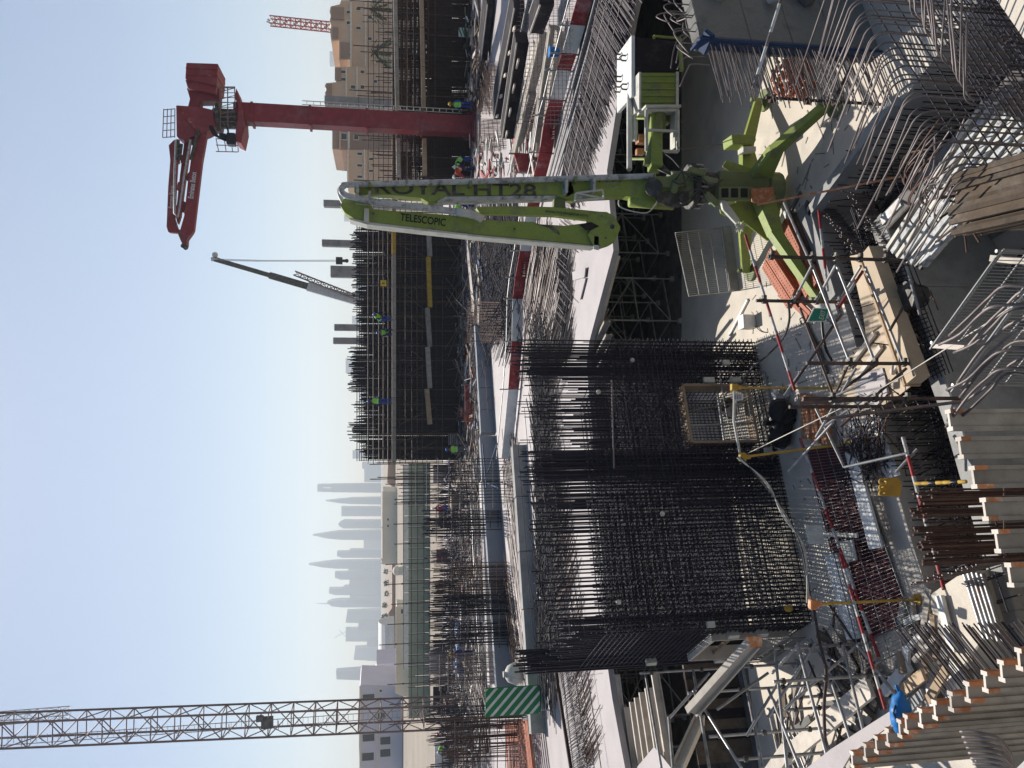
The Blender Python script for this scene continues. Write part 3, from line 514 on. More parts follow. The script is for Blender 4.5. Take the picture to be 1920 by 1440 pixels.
for k in range(7): q = MB(); q.prism(g_(1085 + 13 * k, 340, -.04), g_(1085 + 13 * k, 340, .0), .016, 8); q.build('bolt', 'grease', t)
text(t, 'lettering', 'TELESCOPIC', g_(750, 413, -.06), V((0, 0, -1)) + V((-.095, 0, 0)), V((1, 0, -.095)), .21, 'black', .80, .004)
text(t, 'lettering', 'ROYAL HT28', g_(700, 362.5, -.012), V((0, 0, -1)) + V((.02, 0, 0)), V((1, 0, .02)), .36, 'grease', 1.62, .006)
text(t, 'lettering', 'www.royalmakine.com.tr', g_(1022, 398, -.13), V((0, 0, -1)) + V((-.07, 0, 0)), V((1, 0, -.07)), .10, 'grease', 1.0, .001)
tube(t, 'shield_logo', [g_(1137, 344, -.01), g_(1139, 350, -.01), g_(1150, 354, -.01), g_(1160, 349, -.01), g_(1159, 343, -.01), g_(1148, 342, -.01), g_(1137, 344, -.01)], .008, 'dusty', 4)
# slewing joint
def ring(name, x0, x1, yc, r, mt, dy=.15, n=16): q = MB(); q.prism(g_(x0, yc, dy), g_(x1, yc, dy), r, n); return q.build(name, mt, t, bevel=.015)
ring('slewing_ring', 1290, 1300, 350, .50, 'grease'); ring('slewing_ring', 1303, 1311, 350, .47, 'grease'); ring('gear_housing', 1311, 1338, 352, .33, 'grease')
ring('turret', 1255, 1290, 352, .36, 'greend')
for a in range(14):
    an = a * 2 * pi / 14; c_ = g_(1301, 350, .15); q = MB(); q.prism(c_ + V((cos(an) * .47, sin(an) * .47, .06)), c_ + V((cos(an) * .47, sin(an) * .47, -.14)), .022, 6); q.build('ring_bolt', 'tube', t)
gext(t, 'pivot_bracket', [(1225, 333), (1290, 326), (1292, 345), (1262, 352), (1240, 350)], -.35, .08, 'greend'); gext(t, 'pivot_bracket', [(1228, 362), (1262, 356), (1293, 360), (1292, 384), (1262, 390), (1232, 378)], -.35, .08, 'grease')
q = MB(); q.prism(g_(1226, 352, -.4), g_(1226, 352, .5), .14, 14); q.build('pivot_pin', 'dusty', t)
q = MB(); q.prism(g_(1226, 352, -.42), g_(1226, 352, -.36), .19, 16); q.build('pivot_cap', 'grease', t, bevel=.02)
q = MB(); q.prism(g_(1180, 378, .1), g_(1262, 384, .1), .12, 12); q.build('boom_cylinder', 'green', t, smooth=True)
for a in ((1290, 318, 1322, 326), (1315, 335, 1345, 342), (1268, 340, 1262, 362), (1322, 362, 1346, 385)):
    q = MB(); q.obox(g_(a[0], a[1], -.4), g_(a[2], a[3], -.4), .12, .14); q.build('hydraulic_motor', 'greend', t, bevel=.03)
for k in range(5):
    x0 = rnd(1255, 1300); y0 = rnd(330, 375); tube(t, 'hydraulic_hose', smoothpts([g_(x0, y0, -.4), g_(x0 + rnd(8, 25), y0 + rnd(-16, 16), -.6), g_(x0 + rnd(30, 45), y0 + rnd(-18, 16.5), -.5), g_(x0 + rnd(48, 62), y0 + rnd(-8, 8), -.4)], 5), .018, 'hose', 5)
tube(t, 'hydraulic_hose', smoothpts([g_(1160, 375, -.3), g_(1163, 388, -.3), g_(1190, 397, -.3), g_(1215, 398, -.3), g_(1232, 380, -.3)], 6), .014, 'cream', 5)
tube(t, 'hydraulic_hose', smoothpts([g_(1285, 352, -.4), g_(1280, 325, -.5), g_(1262, 300, -.3), g_(1242, 285, .2)], 6), .014, 'hose', 5)
# pedestal with the ladder box
bt = g_(1338, 352, .15); q = MB(); q.obox(bt, V((bt.x, bt.y, .55)), .62, .62, V((0, 1, 0))); q.build('pedestal', 'greend', t, bevel=.02)
gext(t, 'ladder_box', [(1348, 350), (1412, 350), (1412, 374), (1348, 374)], -.42, .2, 'greend')
for k in range(3): gext(t, 'box_opening', [(1353 + 18 * k, 353), (1366 + 18 * k, 353), (1366 + 18 * k, 370), (1353 + 18 * k, 370)], -.43, .012, 'black', 0)
q = MB(); q.prism((bt.x, bt.y, .58), (bt.x, bt.y, .22), .40, 12); q.build('base_hub', 'greend', t, bevel=.03)
# splayed legs: welded box beams with a foot plate
for (fx, fy, hx, hz, lb, w0) in [(1562, 195, .25, .85, 'right front leg', .22), (1430, 188, .3, .8, 'right rear leg', .22), (1545, 562, -.25, .8, 'left front leg', .22), (1405, 508, -.3, .7, 'left rear leg', .22)]:
    foot = G(fx, fy, .08); hub = V((bt.x + hx, bt.y + (.3 if 'rear' in lb else -.3), hz)); d = foot - hub; mid = hub + d * .38; mid.z = hz * .86
    q = MB(); sd_ = d.cross(Z).normalized()
    for s in (-1, 1): q.extrude([hub + sd_ * s * .10 + V((0, 0, .15)), mid + sd_ * s * .085 + V((0, 0, .14)), foot + sd_ * s * .06 + V((0, 0, .18)), foot + sd_ * s * .06 + V((0, 0, .02)), mid + sd_ * s * .085 - V((0, 0, .12)), hub + sd_ * s * .10 - V((0, 0, .3))], sd_ * .02 * -s)
    q.obox(hub + V((0, 0, .15)), mid + V((0, 0, .14)), w0, .03); q.obox(mid + V((0, 0, .14)), foot + V((0, 0, .18)), w0 * .8, .03); q.obox(mid - V((0, 0, .12)), foot + V((0, 0, .02)), w0 * .6, .03)
    lg = q.build('leg', 'green', t); lg['label'] = 'green ' + lb + ' of the base'
    q = MB(); q.prism(foot - V((0, 0, .075)), foot + V((0, 0, .0)), .26, 12); q.prism(foot, foot + V((0, 0, .3)), .05, 8); q.build('foot_plate', 'greend', lg)
q = MB(); pp = G(1480, 380, .5); q.extrude([g_(1362, 300), g_(1420, 318), g_(1470, 330), g_(1470, 372), g_(1450, 440), g_(1440, 452), g_(1400, 420), g_(1352, 400), g_(1350, 392), g_(1380, 380), g_(1385, 330), g_(1355, 312)], V((0, .05, 0))); q.build('gusset_plate', 'green', t, bevel=.01)
gext(t, 'outrigger_bracket', [(1372, 252), (1416, 252), (1418, 262), (1414, 270), (1374, 270)], .5, .5, 'green')
gext(t, 'control_box', [(1394, 274), (1418, 274), (1418, 284), (1394, 284)], .3, .3, 'cream')
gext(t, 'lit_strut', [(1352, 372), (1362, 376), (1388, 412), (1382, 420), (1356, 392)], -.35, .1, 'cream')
q = MB()
for k in range(14): an = k * .45; q.prism(g_(1388, 425, -.4), g_(1388, 425, -.4) + V((cos(an) * .12, rnd(-.1, .1), sin(an) * .12)), .015, 5)
q.build('tap_cluster', 'cream', t)
gext(t, 'weathered_flap', [(1408, 354), (1450, 350), (1452, 372), (1430, 384), (1410, 378)], -.5, .03, 'timbero', 0)
# counterweight arm with power unit, cabinet and mesh basket, hanging out to the right
HS = 1.25
def h_(x, y, Y=16.31): return D(x, y, Y + HS * max(0, min(1, (318 - y) / 30)))
q = MB(); q.obox(h_(1228, 318, 16.9), h_(1228, 120, 16.8), .30, .26); q.build('counterweight_arm', 'green', t, bevel=.02)
q = MB(); q.obox(h_(1212, 310, 16.6), h_(1240, 200, 16.11), .1, .14); q.build('arm_brace', 'greend', t)
q = MB(); tl = h_(1190, 181, 16.3); tr = h_(1192, 68, 16.3); bl = h_(1275, 181, 16.3); br = h_(1275, 78, 16.3)
q.extrude([tl, tr, br, bl], V((0, 1.1, 0))); q.build('counterweight', 'blackp', t, bevel=.03)
ct = MB(); ct.box(((tl.x + tr.x) / 2, 16.85 + HS, tl.z + .04), (tr.x - tl.x + .02, 1.12, .08)); ct.build('counterweight_lit_top', 'white', t)  # white slab paints the sunlit top of the black block
for k, (a, b) in enumerate(((.2, .3), (.45, .7), (.7, .35), (.85, .75), (.3, .8))):
    p = V((tl.x + (tr.x - tl.x) * a, 16.3 + HS + 1.1 * b, tl.z + .08)); tube(t, 'lifting_eye', [p, p + V((0, 0, .1)), p + V((.06, 0, .16)), p + V((.12, 0, .1)), p + V((.12, 0, 0))], .02, 'grease', 6)
cb = MB(); c0 = h_(1202, 205, 16.01); c1 = h_(1202, 136, 16.01); c2 = h_(1267, 136, 16.01); c3 = h_(1267, 205, 16.01)
cb.extrude([c0, c1, c2, c3], V((0, .62, 0))); cabn = cb.build('cabinet', 'green', t, bevel=.012)
for k in range(5):
    y = 141 + 12.6 * k; plank(cabn, 'cabinet_rib', h_(1203, y, 15.98), h_(1266, y, 15.98), .03, .03, 'green')
q = MB(); q.obox(c0 + V((-.03, -.02, -.0)), c3 + V((-.03, -.02, 0)), .62, .05, V((1, 0, 0))); q.build('cabinet_side', 'cream', t)
plank(t, 'cabinet_lid', (c0.x, 16.31 + HS, c0.z + .03), (c1.x, 16.31 + HS, c1.z + .03), .66, .05, 'cream')
plank(t, 'cabinet_sill', (c3.x, 15.98 + HS, c3.z - .02), (c2.x, 15.98 + HS, c2.z - .02), .05, .06, 'cream')
def rail_loop(name, pts, r, mt, closed=True):
    pts = list(pts); n = len(pts)
    for k in range(n if closed else n - 1): bar(t, name, pts[k], pts[(k + 1) % n], r, mt, 6)
rail_loop('basket_rail', [h_(1212, 206, 15.8), h_(1271, 206, 15.8), h_(1271, 284, 15.8), h_(1212, 284, 15.8)], .04, 'cream')
bar(t, 'basket_rail', h_(1214, 244, 15.8), h_(1270, 246, 15.8), .035, 'cream')
rail_loop('basket_rail', [h_(1180, 175, 16.6), h_(1180, 318, 16.6)], .06, 'cream', False); rail_loop('basket_rail', [h_(1192, 185, 16.4), h_(1192, 265, 16.4)], .05, 'cream', False)
bar(t, 'basket_rail', h_(1180, 298, 16.6), h_(1210, 298, 16.01), .035, 'green'); bar(t, 'basket_rail', h_(1192, 222, 16.4), h_(1210, 222, 16.01), .03, 'green')
plank(t, 'side_plate', h_(1184, 185, 16.5), h_(1184, 265, 16.5), .04, .22, 'cream')
rail_loop('green_guard_rail', [h_(1226, 68, 16.4), h_(1274, 72, 16.4), h_(1274, 132, 16.4), h_(1226, 132, 16.4)], .035, 'green'); bar(t, 'green_guard_rail', h_(1226, 97, 16.4), h_(1274, 98, 16.4), .025, 'green'); bar(t, 'green_guard_rail', h_(1274, 72, 16.4), h_(1278, 132, 15.9), .05, 'green')
q = MB(); q.box(h_(1228, 232, 16.31), (.5, .5, .35)); q.prism(h_(1232, 262, 16.2), h_(1218, 238, 16.31), .1, 8); q.box(h_(1244, 222, 16.41), (.25, .3, .3)); q.build('power_unit', 'greend', t, bevel=.02)
q = MB(); q.box(h_(1203, 262, 16.41), (.18, .25, .22)); q.box(h_(1200, 285, 16.2), (.14, .15, .18)); q.build('valve_block', 'timbero', t, bevel=.01)
plank(t, 'basket_floor', h_(1262, 212, 16.11), h_(1262, 280, 16.11), .3, .03, 'cream')
for k in range(5): tube(t, 'hydraulic_hose', smoothpts([h_(1215 + 6 * k, 292, 15.9), h_(1222 + 5 * k, 305, 17), h_(1235 + 4 * k, 318, 16.8), h_(1262 + 3 * k, 330, 16.5)], 5), .016, 'hose', 5)
tube(t, 'hanging_cable', smoothpts([h_(1271, 222, 15.8), h_(1280, 235, 15.8), h_(1279, 252, 15.8), h_(1272, 262, 15.8), h_(1276, 278, 15.8), h_(1340, 272, 16.5), h_(1382, 268, 16.5)], 6), .012, 'hose', 5)
# ================================================================ MAIN REBAR CAGE
CA = V((1.04, 18.2, 0)); CB = V((-4.99, 15.57, 0)); ux = (CA - CB).normalized(); LN = (CA - CB).length
uy = V((-.55, .835, 0)).normalized(); SD = 2.7     # side wall direction and depth
t = thing('rebar_cage', 'tall dark rebar cage of a core wall with two framed openings on the pit floor', 'rebar cage', CB)
def cp(s, d, z): return CB + ux * s + uy * d + V((0, 0, z))
# opening in the front (photo 1275-1450 x 695-810)
O0, O1, OZ0, OZ1 = 4.02, 5.42, .45, 2.05
F_ZT = lambda s: 4.55 if s < 3.85 else 3.75
stuff = MB(); n_ind = 0
def vb(s, d, z0, z1, r=.014, ind=True):
    j = rnd(-.02, .02); a = cp(s, d, z0); b = cp(s + j + rnd(-.015, .015), d + j * .6, z1)
    if ind: bar(t, 'vertical_bar', a, b, r * 1.15, 'rebar', 6)
    else: stuff.prism(a, b, r)
s = .03
while s < LN:
    gap = 2.75 < s < 3.0
    top = rnd(5.35, 5.95) if not (3.9 < s < 5.6) else rnd(4.5, 5.9)
    if s < .3: top = rnd(4.6, 5.2)
    if O0 < s < O1: vb(s, .0, OZ1 + .08, top)
    else: vb(s, .0, .02, top)
    if O0 < s < O1: vb(s + .03, .32, OZ1 + .08, top - .3)
    else: vb(s + .03, .32, .02, rnd(5.2, 5.9))
    s += .088
for (a_, b_) in ((5.65, 6.5), (3.2, 3.9)):        # denser column zones
    s = a_
    while s < b_:
        vb(s, .1, .02, rnd(5.6, 6.1), .016, False); vb(s + .02, .22, .02, rnd(5.6, 6.1), .016, False); s += .07
for d in (0, .32):
    z = .1
    while z < 4.6:
        for (a, b) in ((0, 3.85), (3.85, LN)):
            if z > F_ZT(a + .1): continue
            zz = z + rnd(-.015, .015); of = -.03 if d == 0 else .03
            segs = [(a, b)]
            if a > 1 and OZ0 - .05 < z < OZ1 + .05: segs = [(a, O0 - .04), (O1 + .04, b)]
            for (p, q_) in segs: bar(t, 'horizontal_bar', cp(p - rnd(0, .05), d + of, zz), cp(q_ + rnd(0, .06), d + of, zz + rnd(-.01, .01)), .0105, 'rebar', 5)
        z += .105 if d == 0 else .13
# ties through the wall
for k in range(2600):
    s = rnd(.05, LN); z = rnd(.1, F_ZT(s))
    if O0 < s < O1 and OZ0 < z < OZ1: continue
    stuff.prism(cp(s, -.05, z), cp(s + rnd(-.04, .04), .37, z + rnd(-.02, .02)), .007)
# left wall
d = .09
SO0, SO1 = .55, 2.15
while d < SD:
    op = SO0 < d < SO1
    for s_ in (0, .3):
        vb(s_, d, 2.1 if op else .02, rnd(4.9, 5.5), .014, s_ == 0)
    d += .11
z = .12
while z < 4.5:
    for s_ in (-.03, .33):
        segs = [(0, SD)] if not (.3 < z < 2.05) else [(0, SO0), (SO1, SD)]
        for (p, q_) in segs: stuff.prism(cp(s_, p, z), cp(s_, q_, z), .0105)
    z += .115
# far-left corner column, rear and right walls
for k in range(34): vb(rnd(-.05, .5), SD + rnd(-.15, .3), .02, rnd(5.5, 6.05), .017, k < 18)
for wd_, (a, b, d0) in enumerate(((0, LN, SD), (0, LN, SD + .3))):
    s = a
    while s < b:
        stuff.prism(cp(s, d0, .02), cp(s + rnd(-.02, .02), d0, 3.9 if 1.1 < s < 3.1 else rnd(4.4, 5.5)), .016); s += .08
    z = .1
    while z < 3.8: stuff.prism(cp(a, d0, z), cp(b, d0, z), .012); z += .11
for s_ in (LN, LN - .3, 3.5, 3.75):
    d = .1
    while d < SD: stuff.prism(cp(s_, d, .02), cp(s_ + rnd(-.02, .02), d, rnd(4.2, 5.4)), .012); d += .13
    z = .1
    while z < 3.8: stuff.prism(cp(s_, 0, z), cp(s_, SD, z), .012); z += .11
for z in (4.95, 5.25, 5.5):
    for d in (0, SD): stuff.prism(cp(-.1, d, z), cp(LN * (.97 if d else .62), d, z + .05), .008)
st = stuff.build('inner_bars', 'rebar', t); st['kind'] = 'stuff'
bar(t, 'edge_angle', cp(3.4, -.06, 3.95), cp(5.5, -.06, 3.75), .02, 'rebarg', 5)
# timber frames of the openings
def fr(a, b, w_=.1): plank(t, 'opening_frame', a, b, .36, w_, 'timberl', Z if abs((V(b) - V(a)).z) < .5 else ux)
for x, a, b in ((0, cp(O0, .12, OZ1), cp(O1, .12, OZ1)), (0, cp(O0, .12, OZ0), cp(O1, .12, OZ0))): plank(t, 'opening_frame', a, b, .36, .06, 'timber')
for s_ in (O0, O1): plank(t, 'opening_frame', cp(s_, .12, OZ0 + .03), cp(s_, .12, OZ1 - .03), .36, .06, 'timber', ux)
bar(t, 'opening_prop', cp(O0, .12, 1.2), cp(O1, .12, 1.15), .028, 'tube', 8); bar(t, 'opening_prop', cp(O0 + .5, .12, OZ0), cp(O0 + .45, .12, OZ1), .028, 'tube', 8); bar(t, 'opening_prop', cp(O1 - .35, .12, OZ0), cp(O0 + .8, .12, OZ1), .018, 'rebarg', 8)
for z in (.35, 2.05): plank(t, 'opening_frame', cp(0, SO0, z), cp(0, SO1, z), .3, .06, 'timberl')
for d in (SO0, SO1): plank(t, 'opening_frame', cp(0, d, .38), cp(0, d, 2.02), .3, .06, 'timberl', uy)
plank(t, 'opening_cross_board', cp(0, SO0, 1.5), cp(0, SO1, 1.45), .08, .04, 'timber')
for (s_, z, hz) in ((5.95, .9, 0), (5.5, 1.4, 1), (5.5, .75, 1), (3.75, .28, 0), (.02, 2.3, 0)):
    box(t, 'concrete_spacer', cp(s_, -.07, z), (.12, .09, .26 if hz else .16), 'cream', .4)
for (s_, z) in ((6.0, 3.2), (2.35, 3.0), (.55, 4.2), (5.2, 4.1)):
    q = MB(); q.ball(cp(s_, -.08, z), .055); q.build('pipe_cap', 'cream', t, smooth=True)
for (d, z) in ((.4, 1.65), (.4, 1.0), (2.45, 1.2), (2.3, 2.9)): box(t, 'concrete_spacer', cp(-.08, d, z), (.12, .12, .24), 'cream', .9)
q = MB(); q.ball(cp(.25, -.1, .55), .07, .07, .1); q.build('yellow_spacer', 'yellow', t)
def mesh_panel(name_, label, cat, c0, c1, h0, h1, nx, nz, mt='wire', r=.006, edge=None, group=None, fr_=.014, kickboard=None):
    """wire guard panel: c0,c1 lower corners, h0,h1 up-vectors"""
    t = thing(name_, label, cat, c0, group); c0 = V(c0); c1 = V(c1); h0 = V(h0); h1 = V(h1)
    mb = MB()
    for k in range(1, nx): u = k / nx; p = c0.lerp(c1, u); mb.prism(p, p + h0.lerp(h1, u), r)
    for k in range(1, nz): v = k / nz; mb.prism(c0 + h0 * v, c1 + h1 * v, r * 1.6)
    mb.build('wire_mesh', mt, t)['kind'] = 'stuff'
    for a, b in ((c0, c1), (c0 + h0, c1 + h1), (c0, c0 + h0), (c1, c1 + h1)): bar(t, 'panel_frame', a, b, fr_, mt, 5)
    if edge is not None:
        e = V(edge); mb = MB()
        for k in range(nx + 1): u = k / nx; p = c0.lerp(c1, u) + h0.lerp(h1, u); mb.prism(p, p + e, r)
        mb.prism(c0 + h0 + e, c1 + h1 + e, r * 2); mb.build('folded_edge', mt, t)
    if kickboard: plank(t, 'kick_board', c0 + V((0, -.03, .1)), c1 + V((0, -.03, .1)), .03, kickboard, 'conc')
    return t
mesh_panel('mesh_guard', 'white wire guard panel across the front opening of the big cage', 'guard panel', cp(3.95, -.25, .05), cp(5.6, -.25, .05), V((0, 0, 1.15)), V((0, 0, 1.15)), 14, 4)
mesh_panel('mesh_guard', 'white wire guard panel across the left opening of the big cage', 'guard panel', cp(-.22, .4, .05), cp(-.22, 2.3, .05), V((0, 0, 1.0)), V((0, 0, 1.0)), 22, 4, r=.005)
mesh_panel('mesh_guard', 'grey wire guard panel leaning in the shade behind the green boom legs', 'guard panel', G(1370, 425), G(1385, 545), D(1283, 428, 18.6) - G(1370, 425) + V((0, .6, 0)), D(1310, 550, 17.8) - G(1385, 545) + V((0, .6, 0)), 34, 5, 'tube', .007, kickboard=.3)
tt = thing('dark_pan', 'round dark pan leaning inside the front opening of the cage', 'pan', cp(5.0, .35, .5)); q = MB(); q.prism(cp(5.0, .3, .85), cp(5.03, .34, .87), .24, 18, .2); q.build('pan_bowl', 'grease', tt); q = MB(); q.prism(cp(5.0, .28, .85), cp(5.0, .3, .85), .25, 18, .25); q.build('pan_rim', 'tube', tt)
# ================================================================ SHORING UNDER THE DECK
def shoring(p, sx, sy, h, label, group, mt='tube', lifts=2, jack=True, ex=None, ey=None, name='shoring_tower'):
    ex = ex or E1; ey = ey or E2; p = V(p); t = thing(name, label, 'scaffold', p, group); c = [p, p + ex * sx, p + ex * sx + ey * sy, p + ey * sy]
    for q in c:
        bar(t, 'standard', q + V((0, 0, .1)), q + V((0, 0, h)), .03, mt, 6); box(t, 'base_plate', q + V((0, 0, .06)), (.16, .16, .1), mt)
        if jack: box(t, 'jack_head', q + V((0, 0, h + .02)), (.16, .16, .08), 'timbero')
    for l in range(lifts + 1):
        z = .35 + (h - .6) * l / lifts
        for k in range(4): bar(t, 'ledger', c[k] + V((0, 0, z)), c[(k + 1) % 4] + V((0, 0, z)), .024, mt, 6)
        if l < lifts:
            z2 = .35 + (h - .6) * (l + 1) / lifts
            for k in (0, 2):
                a, b = c[k], c[(k + 1) % 4]
                if l % 2: a, b = b, a
                bar(t, 'brace', a + V((0, 0, z)), b + V((0, 0, z2)), .02, mt, 5)
    return t
o0 = V((1.9, 23.0, 0))
for i in range(5):
    for j in range(4):
        p = o0 + E1 * (i * 2.45) + E2 * (j * 2.5)
        shoring(p, 1.5, 1.4, 2.6, 'grey shoring tower standing in the dark under the right part of the deck', 'shoring towers under the right deck')
o0 = V((-15.5, 18.4, 0))
for i in range(4):
    for j in range(3):
        p = o0 + E1 * (i * 2.3) + E2 * (j * 2.5)
        shoring(p, 1.5, 1.4, 2.6, 'grey shoring tower standing in the dark under the left part of the deck', 'shoring towers under the left deck')
for (x, y, lb) in ((1340, 255, 0), (1250, 600, 1), (1335, 470, 2)): pass
# joists and edge beams under the deck
def beam_h20(root, name, p0, p1, mt='timberl', up=Z, h=.2, wf=.08):
    p0 = V(p0); p1 = V(p1); R = frame(p1 - p0, up); u = R.col[2]; y = R.col[1]; mb = MB()
    mb.obox(p0 + u * (h / 2 - .02), p1 + u * (h / 2 - .02), wf, .04, up); mb.obox(p0 - u * (h / 2 - .02), p1 - u * (h / 2 - .02), wf, .04, up); mb.obox(p0, p1, .028, h - .08, up)
    return mb.build(name, mt, root)
t = thing('deck_joists', 'timber joists and edge beams carrying the right part of the deck', 'joists', (3, 20, DECK - .3))
for k in range(3):
    a = G(1150 + 5 * k, 478, 2.72) + V((0, .14 * k, -.0)); b = G(1110 + 3 * k, 645, 2.72) + V((0, .14 * k, 0)); plank(t, 'edge_board', a - V((0, .05, 0)), b - V((0, .05, 0)), .06, .14 + .04 * k, 'timberl')
for k in range(20):
    a = V((3.6, 21.3, DECK - .28)) + E1 * (k * .42 - 2.2); beam_h20(t, 'joist', a + E2 * (1.4 if k < 6 else .6), a + E2 * 8, 'timberg')
plank(t, 'edge_board', G(1142, 322, 2.7), G(1196, -10, 2.7), .05, .18, 'timberg')
t = thing('deck_joists', 'stack of staggered pale joists under the left white plywood deck', 'joists', (-9, 18.5, 2.6))
ends = [(1146, 1262), (1155, 1265), (1167, 1322), (1176, 1326), (1187, 1316), (1196, 1308), (1205, 1298), (1216, 1290), (1228, 1262), (1246, 1375)]
for k, (x, y) in enumerate(ends):
    zz = 2.72 - .03 * k if k < 2 else 2.6 - .05 * (k - 2)
    a = G(x, y, zz); b = a - E1 * 7.5
    beam_h20(t, 'joist', a, b + V((0, -.1 * k, 0)), 'timberl')
beam_h20(t, 'joist', G(1222, 1375, 2.0), G(1250, 1445, 1.9), 'timberl')
t = thing('plywood_offcut', 'pale triangular plywood sheet lying on the staggered joists', 'plywood sheet', G(1225, 1420, 2.95)); ext(t, 'sheet', [G(1228, 1400, 2.62), G(1262, 1442, 2.62), G(1190, 1445, 2.62)], V((0, 0, .02)), 'plyw')
# sunlit long beams and props of the open scaffold, left foreground
t = thing('timber_beam', 'long pale timber beam with an orange end, lying aslant over the left scaffold', 'beam', G(1350, 1270, 2.7)); beam_h20(t, 'beam', D(1412, 1206, 13.9), D(1296, 1336, 14.6), 'timberl', h=.26, wf=.16)
box(t, 'painted_end', D(1414, 1203, 13.88), (.2, .06, .28), 'timbero')
t = thing('timber_beam', 'striped pale timber beam leading away left of the aslant beam', 'beam', D(1360, 1370, 15)); beam_h20(t, 'beam', D(1312, 1348, 15), D(1270, 1442, 13.4), 'timberl', h=.2, wf=.2)
t = thing('timber_beam', 'wide pale plank beam crossing the floor in the lower left', 'beam', G(1550, 1300, .5)); plank(t, 'beam', G(1632, 1288, .55), G(1475, 1418, .55), .34, .08, 'timberl')
t = thing('timber_beam', 'pale timber beam end poking in at the left frame edge', 'beam', G(1460, 1430, 1)); plank(t, 'beam', G(1478, 1406, 1.5), G(1440, 1460, 1.5), .3, .12, 'timberl')
sc = [((1628, 1206), (1452, 1206)), ((1702, 1262), (1450, 1276)), ((1610, 1300), (1492, 1303)), ((1575, 1324), (1440, 1332)), ((1400, 1250), (1200, 1262)), ((1560, 1410), (1380, 1420)), ((1440, 1290), (1290, 1300)), ((1480, 1370), (1330, 1352))]
t = thing('open_scaffold', 'sunlit grey tube scaffold standing open at the lower left of the pit', 'scaffold', G(1560, 1280))
Ys = [13.7, 12.3, 13.0, 13.8, 16.2, 13.5, 15.2, 14.2]
for k, ((x0, y0), (x1, y1)) in enumerate(sc):
    p = G(x0, y0) if k < 4 else D(x0, y0, Ys[k]); q_ = V((p.x, p.y, D(x1, y1, p.y).z)); p.z = min(p.z, .1) if k < 4 else 0
    bar(t, 'standard', p, q_, .03, 'tube', 8); box(t, 'base_plate', V((p.x, p.y, .03)), (.16, .16, .04), 'tube')
    for zf in (.3, .62, .93):
        q2 = MB(); c_ = p.lerp(q_, zf); q2.prism(c_ - V((0, 0, .03)), c_ + V((0, 0, .03)), .055, 8); q2.build('coupler', 'grease', t)
for (x0, y0, x1, y1, Ya, Yb) in [(1495, 1206, 1556, 1438, 13.4, 11.4), (1530, 1205, 1440, 1345, 13.5, 13.6), (1608, 1210, 1700, 1330, 12.9, 11.8), (1495, 1210, 1448, 1262, 13.5, 14.2), (1612, 1206, 1470, 1330, 13, 12.8), (1452, 1210, 1476, 1440, 14, 12.4),
                                  (1330, 1262, 1254, 1348, 15.6, 15.2), (1254, 1345, 1262, 1440, 15.2, 13.2), (1300, 1296, 1390, 1440, 15.2, 13.0), (1392, 1250, 1430, 1440, 15.6, 12.8), (1300, 1258, 1330, 1440, 16.0, 13.4), (1402, 1200, 1352, 1262, 14.5, 15), (1440, 1290, 1500, 1440, 13.8, 12.0), (1345, 1330, 1440, 1262, 14.2, 14.8),
                                  (1580, 1210, 1636, 1440, 13.0, 10.9), (1560, 1280, 1612, 1440, 12.9, 11.4), (1210, 1262, 1240, 1440, 17.2, 14.4), (1462, 1275, 1400, 1380, 13.9, 13.6)]:
    bar(t, 'ledger', D(x0, y0, Ya), D(x1, y1, Yb), .028, 'tube', 8)
tube(t, 'bent_tube', smoothpts([D(1524, 1130, 14.6), D(1536, 1200, 13.6), D(1549, 1260, 12.8), D(1545, 1330, 12.4), D(1550, 1440, 11.6)], 4), .028, 'tubed', 8)
# ================================================================ FAR DARK REBAR WALL
WY = 60.
def w_(x, y, Y=WY): return D(x, y, Y)
t = thing('rebar_wall', 'long black rebar wall with a comb of starter bars against the sky, beyond the deck', 'rebar wall', (w_(850, 640).x, WY, DECK))
mbs = MB(); cnt = 0
def wtop(y):
    if y < 432: return rnd(664, 690)
    for a, b, lo, hi in ((432, 470, 655, 668), (470, 555, 658, 672), (555, 600, 660, 680), (600, 650, 668, 680), (650, 735, 650, 664), (735, 790, 662, 690), (790, 830, 650, 672), (830, 866, 672, 690)):
        if a <= y < b: return rnd(lo, hi)
    return rnd(690, 705)
for k in range(280):
    y = 418 + 446 * k / 280; xt = wtop(y); a = w_(850, y); b = w_(xt, y + rnd(-1.2, 1.2)); bar(t, 'starter_bar', (a.x, WY, DECK), (b.x, WY + rnd(-.1, .1), b.z), .036, 'rebar', 4)
for k in range(900):
    y = rnd(425, 862); xt = rnd(676, 722) if k % 3 else wtop(y) + rnd(4, 14); a = w_(850, y); b = w_(xt, y); mbs.prism((a.x, WY + .3 + rnd(0, .5), DECK), (b.x, WY + .3 + rnd(0, .5), b.z), .035)
for k in range(46):
    z = DECK + .1 + k * .17; a = w_(850, 424); b = w_(850, 862)
    mbs.prism((a.x, WY - .06, z), (b.x, WY - .06, z), .025); mbs.prism((a.x, WY + .5, z), (b.x, WY + .5, z), .03)
mbs.build('mesh_bars', 'rebar', t)['kind'] = 'stuff'
def clad(y0, y1, x0, x1, Y, mt, name_='formwork_panel', n=6):
    for k in range(n):
        ya = y0 + (y1 - y0) * k / n; yb = y0 + (y1 - y0) * (k + 1) / n - .6
        a = D(x0, ya, Y); b = D(x1, yb, Y); box(t, name_, ((a.x + b.x) / 2, Y, (a.z + b.z) / 2), (abs(a.x - b.x), .12, abs(a.z - b.z)), mt)
clad(428, 800, 722, 846, WY + .9, 'blackp', n=14)
t = thing('rebar_wall', 'dark brown rebar wall behind the red mast at the right of the deck', 'rebar wall', (D(845, 150, 54).x, 54, DECK))
